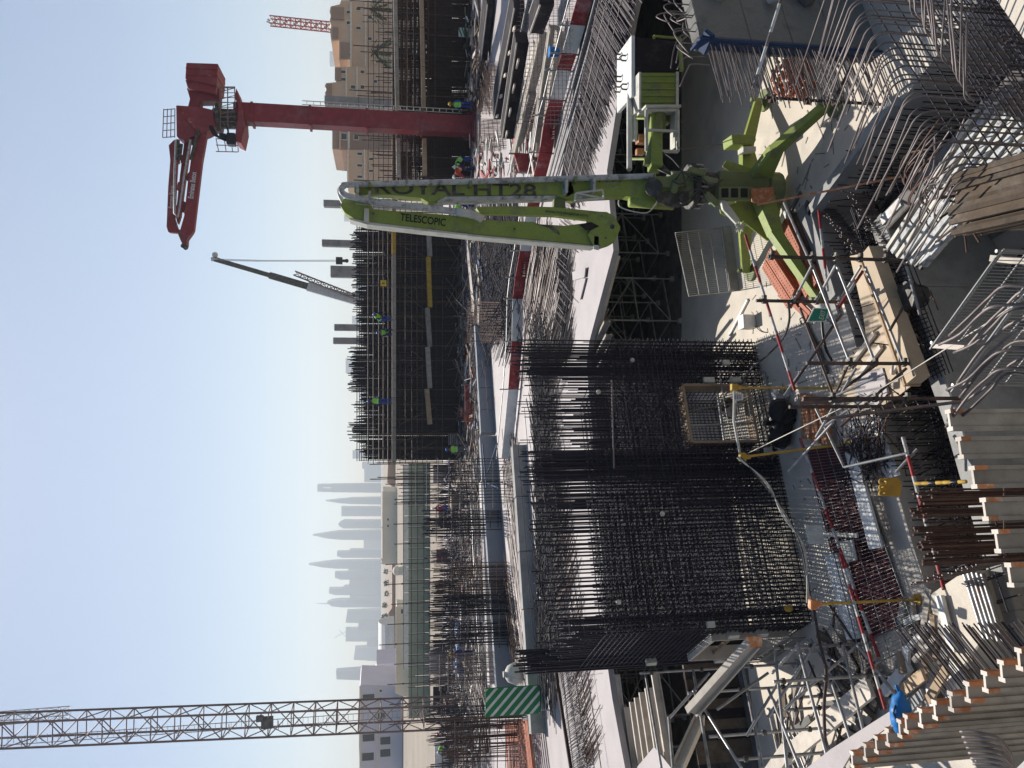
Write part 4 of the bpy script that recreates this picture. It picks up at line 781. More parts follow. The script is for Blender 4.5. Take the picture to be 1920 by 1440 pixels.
for k in range(150):
    y = -20 + 365 * k / 150; xt = rnd(735, 790) if k % 5 else rnd(676, 715); a = D(848, y, 54); b = D(xt, y, 54); bar(t, 'starter_bar', (a.x, 54, DECK), (b.x, 54, b.z), .022, 'rebar', 4)
mbs = MB()
for k in range(700):
    y = rnd(-20, 345); a = D(848, y, 54); b = D(rnd(744, 812) if sin(y * .13) > -.2 else rnd(785, 812), y, 54); mbs.prism((a.x, 54.4, DECK), (b.x, 54.4, b.z), .03)
for k in range(30): z = DECK + .1 + k * .15; mbs.prism((D(848, -20, 54).x, 53.95, z), (D(848, 345, 54).x, 53.95, z), .03)
for k in range(12): x_ = 738 + 8 * k; mbs.obox(D(x_, -20, 54.6), D(x_ + 1, 345, 54.6), .1, .12)
mbs.build('mesh_bars', 'rebarr', t)['kind'] = 'stuff'
clad(-20, 345, 800, 846, 54.9, 'blackp', n=13)
for (ya, yb, xa, xb) in ((-10, 40, 745, 770), (90, 130, 748, 772), (150, 200, 742, 770), (285, 335, 746, 772)): clad(ya, yb, xa, xb, 55.2, 'timberd', n=2)
for (xx, mt_) in ((741, 'timberg'), (790, 'timber')):
    for (ya, yb) in ((-20, 55), (56, 128), (129, 204), (262, 330)): plank(t, 'walkway_board', D(xx + ya * .02, ya, 53.2), D(xx + yb * .02, yb, 53.2), .7, .26, mt_)
for k in range(10):
    y = -8 + 38 * k
    if 200 < y < 262: continue
    a = D(846, y, 53.3); b = D(rnd(690, 735), y, 53.3); bar(t, 'standard', (a.x, 53.3, DECK), (a.x, 53.3, b.z), .035, 'tubed', 6)
for x in (752, 764, 776, 803, 816):
    bar(t, 'ledger', D(x, -20, 53.25), D(x, 204, 53.25), .03, 'tubed', 5); bar(t, 'ledger', D(x, 262, 53.25), D(x, 345, 53.25), .03, 'tubed', 5)
# access scaffold before both walls
t = thing('wall_scaffold', 'dark tube scaffold with two long plank walkways in front of the rebar walls', 'scaffold', (w_(850, 430, 57).x, 57, DECK))
SY = 57.
for k in range(34):
    y = -12 + k * 27.5; a = D(856, y, SY); b = D(rnd(655, 675) if k % 3 == 1 else rnd(690, 705), y, SY)
    if 205 < y < 262: continue
    for dy in (0, 1.0): bar(t, 'standard', (a.x, SY + dy, DECK), (a.x, SY + dy, b.z - dy * .5), .035, 'tubed', 6)
for x in (690, 700, 710, 719, 728, 750, 760, 772, 782, 792, 818, 830):
    for (ya, yb) in ((-20, 240), (250, 520), (520, 870)): 
        bar(t, 'ledger', D(x, ya, SY - .05), D(x + rnd(-1, 1), yb, SY - .05), .03, 'tubed', 5)
for k in range(26):
    y = -20 + k * 34 + rnd(-5, 5)
    if k % 5 == 2 or 200 < y < 262: continue
    a = D(rnd(800, 845), y, SY); b = D(rnd(740, 770), y + rnd(25, 45) * random.choice((-1, 1)), SY); bar(t, 'brace', a, b, .03, 'tubed', 5)
pk = [(738, 'timberg', [(-20, 60), (60, 130), (130, 205), (262, 335), (418, 420)]), (806, 'timberg', [(-20, 55), (55, 190), (260, 335)])]
for y0, y1, m_ in [(-20, 70, 'timberg'), (71, 140, 'timberg'), (141, 208, 'timberg'), (258, 318, 'timber'), (319, 420, 'timber'), (421, 477, 'yellow'), (478, 560, 'timberg'), (561, 600, 'timberg'), (601, 690, 'timberg'), (691, 745, 'timberg'), (746, 800, 'timberg'), (801, 870, 'timberg')]:
    plank(t, 'walkway_board', D(738.5, y0, SY - .1), D(738.5, y1, SY - .1), .9, .28, m_)
for y0, y1, m_ in [(-20, 50, 'timber'), (51, 120, 'timber'), (121, 190, 'timberg'), (262, 335, 'timber'), (420, 482, 'timberg'), (483, 577, 'yellow'), (578, 650, 'timberg'), (651, 728, 'timberg'), (729, 795, 'timber')]:
    xx = 789 if y0 < 200 else 800; plank(t, 'walkway_board', D(xx + (y0 % 9) * .5, y0, SY - .1), D(xx + 6, y1, SY - .1), .9, .3, m_)
# tall open rebar comb at the left (photo y 860-1340)
for (y0, y1, Y, x0, x1, n, mt, lb) in [(862, 952, 38, 840, 745, 16, 'rebar', 'open comb of dark rebar starters left of the dark wall'), (960, 1010, 40, 875, 796, 24, 'rebar', 'small dense dark rebar cage near the cream warehouse line'),
                             (1060, 1120, 38, 885, 812, 26, 'rebarr', 'rusty rebar comb in front of the green hoarding'), (1118, 1160, 37, 885, 808, 34, 'rebar', 'dense dark rebar cage below the arched tent'), (1170, 1215, 37, 862, 808, 26, 'rebar', 'mid-sized dark rebar cage right of the lattice mast'),
                             (1228, 1290, 37, 862, 800, 20, 'rebarg', 'grey rebar cage just right of the lattice mast'), (1330, 1375, 34, 865, 800, 16, 'rebar', 'rebar comb by the worker at the far left'), (1350, 1440, 33, 900, 830, 30, 'rebarr', 'rusty rebar comb at the left frame edge')]:
    t = thing('rebar_cage', lb, 'rebar cage', (D(x0, (y0 + y1) / 2, Y).x, Y, DECK))
    for k in range(n):
        y = y0 + (y1 - y0) * k / n + rnd(-1, 1); a = D(x0, y, Y); b = D(x1 + rnd(-6, 8), y, Y); bar(t, 'vertical_bar', (a.x, Y + rnd(0, .4), DECK), (b.x + rnd(-.05, .05), Y + rnd(0, .4), b.z), .02, mt, 4)
    for k in range(9):
        z = DECK + .2 + k * (D(x1, y0, Y).z - DECK) / 10; bar(t, 'horizontal_bar', (D(x0, y0 - 3, Y).x, Y - .04, z), (D(x0, y1 + 3, Y).x, Y - .04, z), .018, mt, 4)
for k in range(13):   # sparse poles in front of the hoarding
    y = 905 + k * 37; Y = 44; a = D(870, y, Y); b = D(rnd(700, 745), y, Y); t = thing('scaffold_pole', 'slim dark scaffold pole rising over the green hoarding', 'pole', (a.x, Y, DECK), 'poles in front of the green hoarding')
    bar(t, 'tube', (a.x, Y, DECK), (a.x, Y, b.z), .025, 'tubed', 5)
    for z in (.3, .6, .85): q = MB(); c_ = V((a.x, Y, DECK + (b.z - DECK) * z)); q.prism(c_ - V((0, 0, .04)), c_ + V((0, 0, .04)), .05, 6); q.build('coupler', 'tubed', t)
# ================================================================ ON THE DECK
def upstand(label, A, B, h, wd, mt, zb=DECK, name='upstand_beam'):
    t = thing(name, label, 'concrete beam', V(((A.x + B.x) / 2, (A.y + B.y) / 2, zb)))
    n = 5
    for k in range(n):
        a = A.lerp(B, k / n); b = A.lerp(B, (k + 1) / n - .004); off = V((0, wd / 2, h / 2)); plank(t, 'beam_segment', a + off, b + off, wd, h - (.02 if k % 2 else 0), mt)
    return t
upstand('long blue-grey concrete upstand crossing the deck behind the rebar piles', G(928, 822, DECK), G(966, 1310, DECK), .82, .55, 'bluegrey')
upstand('far end of the blue-grey upstand behind the dark cage top', G(915, 612, DECK), G(928, 815, DECK), .75, .5, 'bluegrey')
upstand('pale grey upstand just behind the slab edge bars', G(985, 838, DECK), G(1024, 1382, DECK), .55, .5, 'conc')
upstand('pale concrete upstand standing beyond the blue-grey one', G(920, 905, DECK), G(938, 1290, DECK), .55, .9, 'plyw')
# painted barrier boards along the deck
bpts = [(1122, -20, .5), (1103, 45, .5), (1087, 98, .5), (1076, 130, .5), (1062, 185, .5), (1052, 215, .5), (1040, 285, .5), (1024, 345, .5), (1012, 400, .5), (1000, 470, .5), (990, 520, .5), (985, 560, .5), (983, 640, .5), (976, 730, .5), (962, 860, .5)]
cols = ['redb', 'white', 'redb', 'white', 'redb', 'redb', 'redb', 'redb', 'white', 'redb', 'redb', 'white', 'redb', 'white']
t = thing('striped_barrier', 'long red and white painted board barrier running back along the deck', 'barrier', G(1062, 185, DECK))
for k in range(len(bpts) - 1):
    a = G(bpts[k][0], bpts[k][1], DECK) ; b = G(bpts[k + 1][0], bpts[k + 1][1], DECK); d_ = (b - a).normalized() * .01
    plank(t, 'board', a + V((0, .1, .3)), b - d_ + V((0, .1, .3)), .05, .46, cols[k]); bar(t, 'post', a + V((0, .2, 0)), a + V((0, .2, .9)), .03, 'tube', 6)
for z in (.75,): 
    for k in range(len(bpts) - 1): bar(t, 'top_rail', G(*bpts[k][:2], DECK) + V((0, .15, z)), G(*bpts[k + 1][:2], DECK) + V((0, .15, z)), .022, 'tube', 5)
t = thing('steel_channel', 'long shiny steel channel lying beside the striped barrier', 'channel', G(1090, 150, DECK))
for k, w_2 in enumerate((.12, .09, .07)): plank(t, 'flange', G(1150 - 14 * k, -20, DECK + .08), G(1042 - 6 * k, 330, DECK + .08), w_2, .06, 'tube')
# slab edge dowels, right (parallel bars over plywood)
t = thing('dowel_row', 'dense row of pale parallel slab bars running to the deck edge at the right', 'rebar row', G(1130, 200, DECK))
for k in range(180):
    u = k / 180; st = V(G(1150 - 92 * u, -130 + 450 * u, DECK + .12)); L = rnd(3.0, 4.0) * (1 - .3 * u); dirn = V((-.66, -.75, 0)).normalized()
    bar(t, 'dowel_bar', st + V((0, 0, rnd(-.03, .05))), st + dirn * L + V((0, 0, rnd(-.04, .08))), .016, 'rebarg', 5)
mb = MB()
for k in range(330):
    u = rnd(0, 1); st = V(G(1150 - 92 * u, -130 + 450 * u, DECK + rnd(.02, .08))); mb.prism(st, st + V((-.66, -.75, 0)).normalized() * rnd(2.4, 3.8) * (1 - .3 * u), .016)
for k in range(60):
    u = k / 60; a = G(1108, -60, DECK + .04).lerp(G(1052, 330, DECK + .04), 0) + V((-.66, -.75, 0)).normalized() * 3.4 * u; b = G(1052, 335, DECK + .04) + V((-.66, -.75, 0)).normalized() * 2.3 * u; mb.prism(a, b, .012)
mb.build('lower_bars', 'rebar', t)['kind'] = 'stuff'  # dark layer so the gaps between the pale bars look shaded
for k in range(4): a = G(1128 + 14 * k, -20, DECK + .16); b = G(1052 + 12 * k, 330, DECK + .16); bar(t, 'cross_bar', a, b, .014, 'rebarg', 5)
t = thing('dowel_row', 'dense bed of grey slab bars between the striped barrier and the white plywood', 'rebar row', G(1030, 600, DECK))
for k in range(150):
    x0 = rnd(996, 1050); y0 = rnd(400, 560); a = G(x0, y0, DECK + rnd(.02, .2)); L = rnd(2, 5.2); dd = V((-.72 + rnd(-.12, .12), .70 + rnd(-.1, .1), rnd(-.02, .02))).normalized()
    bar(t, 'slab_bar', a, a + dd * L, .015, 'rebarg' if k % 3 else 'rebarr', 4)
for k in range(36):
    a = G(1040 + rnd(-14, 14), 470 + k * 3.4, DECK + .12); bar(t, 'dowel_bar', a, a + V((-.36, -1, .02)).normalized() * rnd(1.0, 1.9), .015, 'rebarg', 4)
for k in range(22):
    a = G(1056 + rnd(-8, 8), 375 + k * 4, DECK + .1); bar(t, 'dowel_bar', a, a + V((-.36, -1, .02)).normalized() * rnd(1.0, 1.7), .015, 'rebarg', 4)
t = thing('plywood_sheet', 'loose white board lying among the bars by the green boom tip', 'plywood sheet', G(1085, 560, DECK)); ext(t, 'board', [G(1075, 510, DECK + .05), G(1100, 502, DECK + .05), G(1098, 520, DECK + .05), G(1076, 526, DECK + .05)], V((0, 0, .04)), 'plyw')
t = thing('plywood_sheet', 'thin white strip lying on the plywood before the slab bars', 'plywood sheet', G(1090, 540, DECK)); ext(t, 'board', [G(1092, 522, DECK + .03), G(1100, 522, DECK + .03), G(1090, 562, DECK + .03), G(1081, 560, DECK + .03)], V((0, 0, .04)), 'plyw')
t = thing('slab_mat', 'dense slab reinforcement seen behind and through the top of the big cage', 'rebar mat', G(1020, 900, DECK)); mb = MB(); mc = MB()
for k in range(2400):
    u = rnd(0, 1); x0 = 1000 + rnd(0, 30) + 12 * u; a = G(x0, 640 + 620 * u, DECK + rnd(.02, .3)); d_ = (E1 * (1 if k % 2 else -1) if k % 3 else V((.55, -.9, 0))) * rnd(.6, 2.2); (mb if k % 3 else mc).prism(a, a + d_ + V((0, 0, rnd(-.05, .25))), .013)
for k in range(900):
    x = rnd(1005, 1075); y = rnd(430, 650); a = G(x, y, DECK + rnd(.02, .12)); (mb if k % 2 else mc).prism(a, a + V((-.72 + rnd(-.1, .1), .7, 0)) * rnd(.4, 1.6), .013)
mb.build('dark_bars', 'rebar', t)['kind'] = 'stuff'; mc.build('pale_bars', 'rebarg', t)['kind'] = 'stuff'
# left edge dowels over the white plywood
t = thing('dowel_row', 'dense row of slanting slab bars above the left white plywood', 'rebar row', G(1060, 1250, DECK))
for k in range(170):
    u = k / 170; a = G(1008 + 68 * u, 905 + 560 * u, DECK + .14); bar(t, 'dowel_bar', a + V((0, 0, rnd(-.02, .04))), a + V((.55, -.9, .02)).normalized() * rnd(1.5, 2.3) + V((0, 0, rnd(-.02, .08))), .015, 'rebar' if k % 2 else 'rebarg', 4)  # every second bar dark, painted in as shadow between lit bars
for k in range(5): bar(t, 'cross_bar', G(1012 + 9 * k, 900, DECK + .17), G(1078 + 13 * k, 1460, DECK + .17), .014, 'rebar', 5)
mb = MB()
for k in range(260):
    u = rnd(0, 1); a = G(1022 + 66 * u + rnd(0, 26), 905 + 560 * u, DECK + rnd(.02, .12)); mb.prism(a, a + V((.7, -.75, rnd(-.02, .02))).normalized() * rnd(.8, 2.0), .012)
mb.build('loose_bars', 'rebarr', t)['kind'] = 'stuff'
bar(t, 'edge_pipe', G(1028, 1170, DECK + .3), G(1072, 1450, DECK + .3), .06, 'rebarr', 8)
for k in range(3): plank(bpy.data.objects['upper_deck'], 'plywood_joint', G(1082, 1270 + 66 * k, DECK + .004), G(1130, 1262 + 66 * k, DECK + .004), .012, .004, 'concd')
# rebar piles lying between the upstands
def pile(label, y0, y1, x0, x1, n, L, mt, jit=.06, name='rebar_pile', h=.25):
    t = thing(name, label, 'rebar pile', G((x0 + x1) / 2, (y0 + y1) / 2, DECK))
    A0 = G(x0, y0, DECK); 
    for k in range(n):
        x = rnd(x0, x1); y = y0 + (y1 - y0) * rnd(0, .5); a = G(x, y, DECK + rnd(.03, h)); q_ = G(x + (y1 - y0) * .095 + rnd(-3, 3), y + L, DECK + rnd(.03, h)); bar(t, 'pile_bar', a, q_, .017, mt, 4)
pile('sagging pile of grey bars on the deck behind the big cage', 800, 960, 940, 965, 60, 150, 'rebarg')
pile('long pile of grey bars between the two upstands at the left', 980, 1240, 948, 972, 60, 190, 'rebarg')
pile('rusty bar bundle beside the blue-grey upstand', 1020, 1260, 940, 950, 22, 150, 'rebarr')
pile('blue-grey pipes stacked right of the boom on the deck', 430, 560, 885, 905, 18, 90, 'blued', h=.5)
pile('rusty bars scattered right of the red mast', 60, 240, 880, 905, 50, 70, 'rebarr', h=.6)
pile('brown bars on the deck in front of the small rebar cages', 1010, 1130, 868, 890, 36, 70, 'rebarr', h=.5)
pile('tangle of grey bars around the crouching worker', 860, 930, 845, 895, 60, 30, 'rebarg', h=.9)
pile('grey bars under the striped board at the left', 1240, 1400, 870, 900, 50, 60, 'rebarg', h=.6)
# rebar mats on the deck, right middle
def mat_grid(label, x0, x1, y0, y1, n1, n2, mt, z=.15, r=.014):
    t = thing('rebar_mat', label, 'rebar mat', G((x0 + x1) / 2, (y0 + y1) / 2, DECK))
    for k in range(n1): y = y0 + (y1 - y0) * k / n1; bar(t, 'mat_bar', G(x0, y, DECK + z), G(x1, y + rnd(-2, 2), DECK + z + rnd(0, .04)), r, mt, 4)
    for k in range(n2): x = x0 + (x1 - x0) * k / n2; bar(t, 'mat_bar', G(x, y0, DECK + z + .03), G(x + 4, y1, DECK + z + .03), r, mt, 4)
mat_grid('rebar mat lying right of the red mast base', 882, 940, 120, 215, 34, 9, 'rebarr', .25); mat_grid('rebar mat lying left of the red mast base', 890, 940, 225, 285, 22, 6, 'rebarr', .2)
mat_grid('rebar mat in front of the stacked timber beams', 965, 1040, 200, 262, 22, 8, 'rebarr', .2); mat_grid('rebar mat behind the telescopic arm', 905, 985, 450, 520, 26, 8, 'rebarr', .25)
mat_grid('tall dark rebar mat stack left of the beam ends', 875, 940, 565, 645, 28, 9, 'rebarr', .5); mat_grid('wire mat beside the grey beams at left', 985, 1010, 1180, 1300, 30, 5, 'rebarg', .1)
mat_grid('fine wire mat lying behind the striped barrier', 968, 1075, 0, 240, 30, 14, 'rebar', .5, .007)
# dark formwork panels and timber beams at the upper right
def fw(label, x0, y0, x1, y1, wd, ht, mt, z=.15, name='formwork', cleats=0):
    a = G(x0, y0, DECK + z); b = G(x1, y1, DECK + z); t = thing(name, label, 'formwork' if name == 'formwork' else 'beam', (a + b) / 2)
    plank(t, 'panel_face', a, b, wd, ht, mt); d_ = (b - a).normalized()
    side = d_.cross(Z).normalized() * (wd / 2 + .03)
    for s in (-1, 1): plank(t, 'edge_strip', a + side * s + V((0, 0, ht * .46)), b + side * s + V((0, 0, ht * .46)), .05, .05, 'timberl' if mt != 'plyw' else 'timber')
    for k in range(cleats): c_ = a.lerp(b, (k + .5) / cleats); plank(t, 'cleat', c_ - side * 1.5 + V((0, 0, .1)), c_ - side * .95 + d_ * .5 + V((0, 0, .1)), .12, .06, 'timberl')
    return t
fw('wide black formwork panel lying farthest back, by the frame edge', 917, -10, 905, 95, 1.9, .35, 'blackp', .3)
fw('long black formwork panel with pale edges in the middle of the stack', 972, -5, 932, 205, 1.2, .45, 'blackp', .5, cleats=5)
fw('black formwork panel nearest the timber beams', 978, 70, 950, 250, .75, .5, 'blackp', .7, cleats=4)
fw('blue and white painted beam beside the black panels', 1008, 85, 972, 225, .35, .3, 'timberl', .3, 'timber_beam')
fw('pale timber beam along the black panels, running back to the red flag', 998, 170, 965, 300, .4, .3, 'timberg', .3, 'timber_beam')
fw('brown timber beam lying third from the black panels', 1018, 65, 985, 215, .3, .3, 'timberg', .35, 'timber_beam')
fw('long timber beam with stencilled side', 1040, 50, 1005, 280, .28, .35, 'timberg', .35, 'timber_beam')
fw('long timber beam nearest the wire mat', 1052, 60, 1022, 280, .26, .3, 'timberg', .3, 'timber_beam')
fw('short dark panel at the top of the timber stack', 1025, -10, 1005, 45, .7, .5, 'blackp', .7)
t = thing('blue_bucket', 'small blue bucket standing on the timber beams', 'bucket', G(1048, 98, DECK + .4)); q = MB(); c_ = G(1048, 98, DECK + .5); q.prism(c_, c_ + V((0, 0, .3)), .13, 12, .17); q.build('bucket_body', 'blue', t); q = MB(); q.prism(c_ + V((0, 0, .29)), c_ + V((0, 0, .32)), .18, 12); q.build('rim', 'blue', t)
fw('pale channel panel on the deck behind the telescopic arm', 878, 440, 893, 585, .9, .3, 'plyw', .3)
fw('low blue-white formwork strip beyond the bar tangle', 905, 560, 905, 640, .8, .5, 'plyw', .2)
fw('brown and white stacked panel edge near the left frame cages', 868, 1140, 862, 1265, 1.2, .3, 'plyw', .5)
# mixed clutter heaps on the deck: loose boards and cut timber
def heap(label, xa, xb, ya, yb, n, mts, Lr=(.4, 1.6), group=None):
    t = thing('timber_heap', label, 'scrap timber', G((xa + xb) / 2, (ya + yb) / 2, DECK))
    for k in range(n):
        c_ = G(rnd(xa, xb), rnd(ya, yb), DECK + rnd(.05, .5)); a = rnd(0, pi); L = rnd(*Lr) / 2; d_ = V((cos(a), sin(a) * .7, rnd(-.15, .15))) * L
        plank(t, 'scrap_board', c_ - d_, c_ + d_, rnd(.08, .3), rnd(.03, .1), random.choice(mts))
heap('scrap boards and sheets strewn before the dark wall', 855, 900, 560, 700, 60, ['timberg', 'timberl', 'white', 'conc', 'redb', 'rebarr'])
heap('scrap timber heap right of the red mast', 860, 900, 20, 190, 70, ['timberg', 'timberl', 'white', 'rebarr', 'blued'])
heap('scrap timber heap left of the red mast', 865, 940, 262, 335, 50, ['timberg', 'timberl', 'white', 'redb', 'rebarr'])
heap('litter of boards left of the dark wall end', 840, 915, 740, 930, 90, ['timberg', 'timberl', 'white', 'conc', 'timber', 'yellow'])
heap('litter of boards around the small rebar cages', 845, 905, 960, 1130, 110, ['timberg', 'timberl', 'white', 'conc', 'rebarr', 'blued', 'redb'])
heap('litter of boards below the left lattice mast', 845, 915, 1160, 1440, 150, ['timberg', 'timberl', 'white', 'conc', 'rebarr', 'blued', 'tubed'])
heap('loose boards lying around the red flag', 955, 1010, 270, 335, 30, ['timberg', 'white', 'timberl', 'redb'])
heap('dark scrap and cut boards along the foot of the dark wall', 850, 905, 430, 870, 200, ['blackp', 'timberd', 'timberg', 'blued', 'rebarr', 'conc'], (.5, 2.5))
heap('scrap boards and pipes in front of the brown rebar wall', 850, 905, -20, 200, 110, ['blackp', 'timberd', 'timberg', 'conc', 'rebarr'], (.5, 2.5))
heap('jumble of dark boards and pipes beneath the small cages', 838, 912, 880, 1440, 320, ['blackp', 'timberd', 'timberg', 'conc', 'rebarr', 'tubed', 'tubed'], (.5, 2.6))
t = thing('deck_reinforcement', 'wide bed of reinforcement bars covering the far part of the deck', 'rebar mat', G(880, 1000, DECK)); mb = MB()
mc = MB()
for k in range(2600):
    x = rnd(842, 915); y = rnd(380, 1460); a = G(x, y, DECK + rnd(.02, .4)); L = rnd(.8, 3.2); d_ = (E1 if rnd(0, 1) < .5 else E2) if rnd(0, 1) < .7 else V((rnd(-1, 1), rnd(-.3, .3), rnd(-.3, .5))); mc.prism(a, a + d_ * L, .02)
mc.build('pale_bars', 'rebarg', t)['kind'] = 'stuff'
for k in range(2600):
    x = rnd(842, 975); y = rnd(380, 1460) if x < 915 else rnd(420, 640)
    a = G(x, y, DECK + rnd(.02, .35)); L = rnd(.8, 3.2); d_ = (E1 if rnd(0, 1) < .6 else E2) if rnd(0, 1) < .8 else V((rnd(-1, 1), rnd(-.3, .3), rnd(-.3, .5))); mb.prism(a, a + d_ * L, .02)
for k in range(900):
    y = rnd(870, 1450); a = G(rnd(846, 905), y, DECK); mb.prism(a, a + V((rnd(-.05, .05), 0, rnd(.4, 1.5))), .018)
for k in range(1500):
    y = rnd(868, 1450); Y = rnd(58, 76); a = D(840, y, Y); mb.prism((a.x, Y, DECK), (a.x + rnd(-.1, .1), Y, DECK + rnd(.3, 1.0) + (1.3 if sin(y * .11) > .3 else 0) * rnd(.4, 1)), .024)
mb.build('bars', 'rebar', t)['kind'] = 'stuff'
for (x0, x1, y0, y1, Y, mt_, lb_) in [(812, 842, 872, 905, 72, 'plyw', 'pale shutter panel standing left of the dark wall end'), (822, 845, 955, 985, 74, 'timberg', 'brown shutter panel beyond the brown crate'), (818, 846, 1030, 1055, 73, 'redb', 'red and white banded panel among the rusty combs'), (806, 840, 1218, 1262, 76, 'plyw', 'pale shutter panel right of the lattice mast'), (812, 845, 1288, 1330, 72, 'blackp', 'dark shutter panel at the lattice mast foot'), (815, 850, 1395, 1438, 70, 'white', 'white site box at the left frame edge')]:
    a = D(x0, y0, Y); b = D(x1, y1, Y); tq = thing('shutter_stack', lb_, 'shutter', ((a.x + b.x) / 2, Y, DECK))
    for kk in range(4): u_ = a.x + (b.x - a.x) * (kk + .5) / 4; box(tq, 'shutter_board', (u_, Y, (DECK + a.z) / 2), (abs(a.x - b.x) / 4 - .03, .2, a.z - DECK), mt_)
    box(tq, 'waler', ((a.x + b.x) / 2, Y - .15, (DECK + a.z) / 2), (abs(a.x - b.x), .1, .12), 'timberg')
# barriers with red/white blocks further left
for (x0, y0, x1, y1, lb) in [(895, 722, 896, 790, 'solid red barrier board before the dark wall'), (1000, 290, 1012, 325, 'red block barrier near the red flag')]:
    t = thing('striped_barrier', lb, 'barrier', G(x0, y0, DECK)); a = G(x0, y0, DECK); b = G(x1, y1, DECK); plank(t, 'board', a + V((0, 0, .45)), b + V((0, 0, .45)), .08, .7, 'redb'); bar(t, 'post', a, a + V((0, 0, 1)), .04, 'tube'); bar(t, 'post', b, b + V((0, 0, 1)), .04, 'tube')
t = thing('red_flag', 'small red pennant stuck in the deck by the timber beams', 'flag', G(968, 305, DECK)); a = G(968, 305, DECK); bar(t, 'flag_stick', a, a + V((0, 0, 1.1)), .02, 'tube'); ext(t, 'flag_cloth', [D(945, 296, a.y - .05), D(952, 296, a.y - .05), D(966, 306, a.y + .1)], V((0, .02, 0)), 'redb')
t = thing('red_flag', 'small red pennant above the orange planks at the left', 'flag', G(955, 1365, DECK)); a = G(955, 1362, DECK); bar(t, 'flag_stick', a, a + V((0, 0, 1.1)), .02, 'tube'); ext(t, 'flag_cloth', [D(924, 1363, a.y), D(944, 1355, a.y), D(942, 1368, a.y)], V((0, .03, 0)), 'redb')
# mesh guard panels at the left edge of the deck
k = 0
for (xa, xb, y0, y1) in [(905, 935, 962, 1018), (908, 938, 1020, 1075), (912, 942, 1080, 1140), (918, 947, 1143, 1205), (925, 952, 1208, 1268)]:
    a = G(xb, y0, DECK) + V((0, 1.6, 0)); b = G(xb + 4, y1, DECK) + V((0, 1.6, 0)); hh = V((0, 0, 1.25))
    mesh_panel('mesh_guard', 'grey mesh guard panel on the deck, number %s from the cage side' % ['first', 'second', 'third', 'fourth', 'fifth'][k], 'guard panel', a, b, hh, hh, 26, 5, 'tube', .009, group='mesh guards behind the upstands', fr_=.022); k += 1
for (xb, y0, y1, lb) in [(925, 868, 900, 'rusty mesh guard right of the brown crate'), (1005, 1395, 1440, 'mesh guard before the orange planks at the frame edge')]:
    a = G(xb, y0, DECK); b = G(xb + 3, y1, DECK); mesh_panel('mesh_guard', lb, 'guard panel', a, b, V((0, 0, 1.1)), V((0, 0, 1.1)), 16, 8, 'tube', .009, fr_=.02)
# striped green board
t = thing('striped_board', 'large green and white diagonally striped board standing on the slab edge', 'sign board', G(1010, 1320, DECK))
gy = 28.6
def s_(x, y, dy=0): return D(x, y, gy + dy)
p00 = s_(910, 1291); p01 = s_(910, 1345); p10 = s_(1013, 1289); p11 = s_(1013, 1345)
W = p00.x - p01.x; Hh = p00.z - p10.z; X0 = p01.x; Z0 = p10.z
ext(t, 'board_face', [(X0, gy, Z0), (X0 + W, gy, Z0), (X0 + W, gy, Z0 + Hh), (X0, gy, Z0 + Hh)], V((0, .05, 0)), 'boardg')
for k in range(9):       # diagonal white stripes clipped to the board
    c0 = -W + .05 + k * (Hh + W) / 9 * 1.06; sw = .13; pts = []
    def clip(poly):
        def cl(poly, ax, lim, sg):
            o = []
            for i in range(len(poly)):
                a, b = poly[i], poly[(i + 1) % len(poly)]; ia = sg * (a[ax] - lim) <= 0; ib = sg * (b[ax] - lim) <= 0
                if ia: o.append(a)
                if ia != ib: tt = (lim - a[ax]) / (b[ax] - a[ax]); o.append((a[0] + (b[0] - a[0]) * tt, a[1] + (b[1] - a[1]) * tt))
            return o
        for ax, lim, sg in ((0, .02, -1), (0, W - .02, 1), (1, .02, -1), (1, Hh - .02, 1)):
            poly = cl(poly, ax, lim, sg)
            if not poly: return poly
        return poly
    pl_ = clip([(0, c0 + W * .9), (0, c0 + W * .9 + sw), (W, c0 + sw), (W, c0)])
    if len(pl_) > 2: ext(t, 'stripe', [(X0 + a, gy - .004, Z0 + b) for a, b in pl_], V((0, .003, 0)), 'white')
for a_ in (0.1, W - .1): bar(t, 'board_leg', (X0 + a_, gy + .08, DECK), (X0 + a_, gy + .08, Z0 + Hh), .03, 'tube')
# orange planks at the left edge
t = thing('orange_plank_stack', 'stack of bright orange planks at the left frame edge behind the striped board', 'planks', G(975, 1400, DECK))
for k in range(22): a = G(948 + 2.0 * k, 1352 + rnd(-2, 6), DECK + .1 + .02 * k); b = G(953 + 2.3 * k, 1450, DECK + .1 + .02 * k); plank(t, 'plank', a, b, .16, rnd(.05, .12), 'orange')
t = thing('brown_crate', 'small brown timber crate beyond the upstand', 'crate', G(868, 940, DECK)); c_ = G(868, 940, DECK); box(t, 'crate_body', c_ + V((0, 0, .45)), (1.0, .8, .9), 'timber')
for k in range(4): box(t, 'crate_batten', c_ + V((-.36 + .24 * k, -.42, .45)), (.06, .04, .94), 'timberl')
t = thing('sack', 'bulging cream sack before the left upstand, right of the striped board', 'sack', G(985, 1262, DECK)); q = MB(); c_ = G(985, 1262, DECK); q.ball(c_ + V((0, 0, .42)), .46, .4, .45, 12, 8, .08); q.build('sack_body', 'cream', t, smooth=True); q = MB(); q.prism(c_ + V((0, 0, .84)), c_ + V((0, 0, .95)), .08, 7, .14); q.build('tied_neck', 'cream', t)
t = thing('sheet_pile_bundle', 'beige bundle of tied panels standing right of the worker with the bright vest', 'panel bundle', G(865, 815, DECK)); c_ = G(865, 815, DECK)
for k in range(8): box(t, 'panel', c_ + V((-.3, 0, .12 + .12 * k)), (1.0 - rnd(0, .1), .7, .1), 'plyw' if k % 2 else 'timberl')
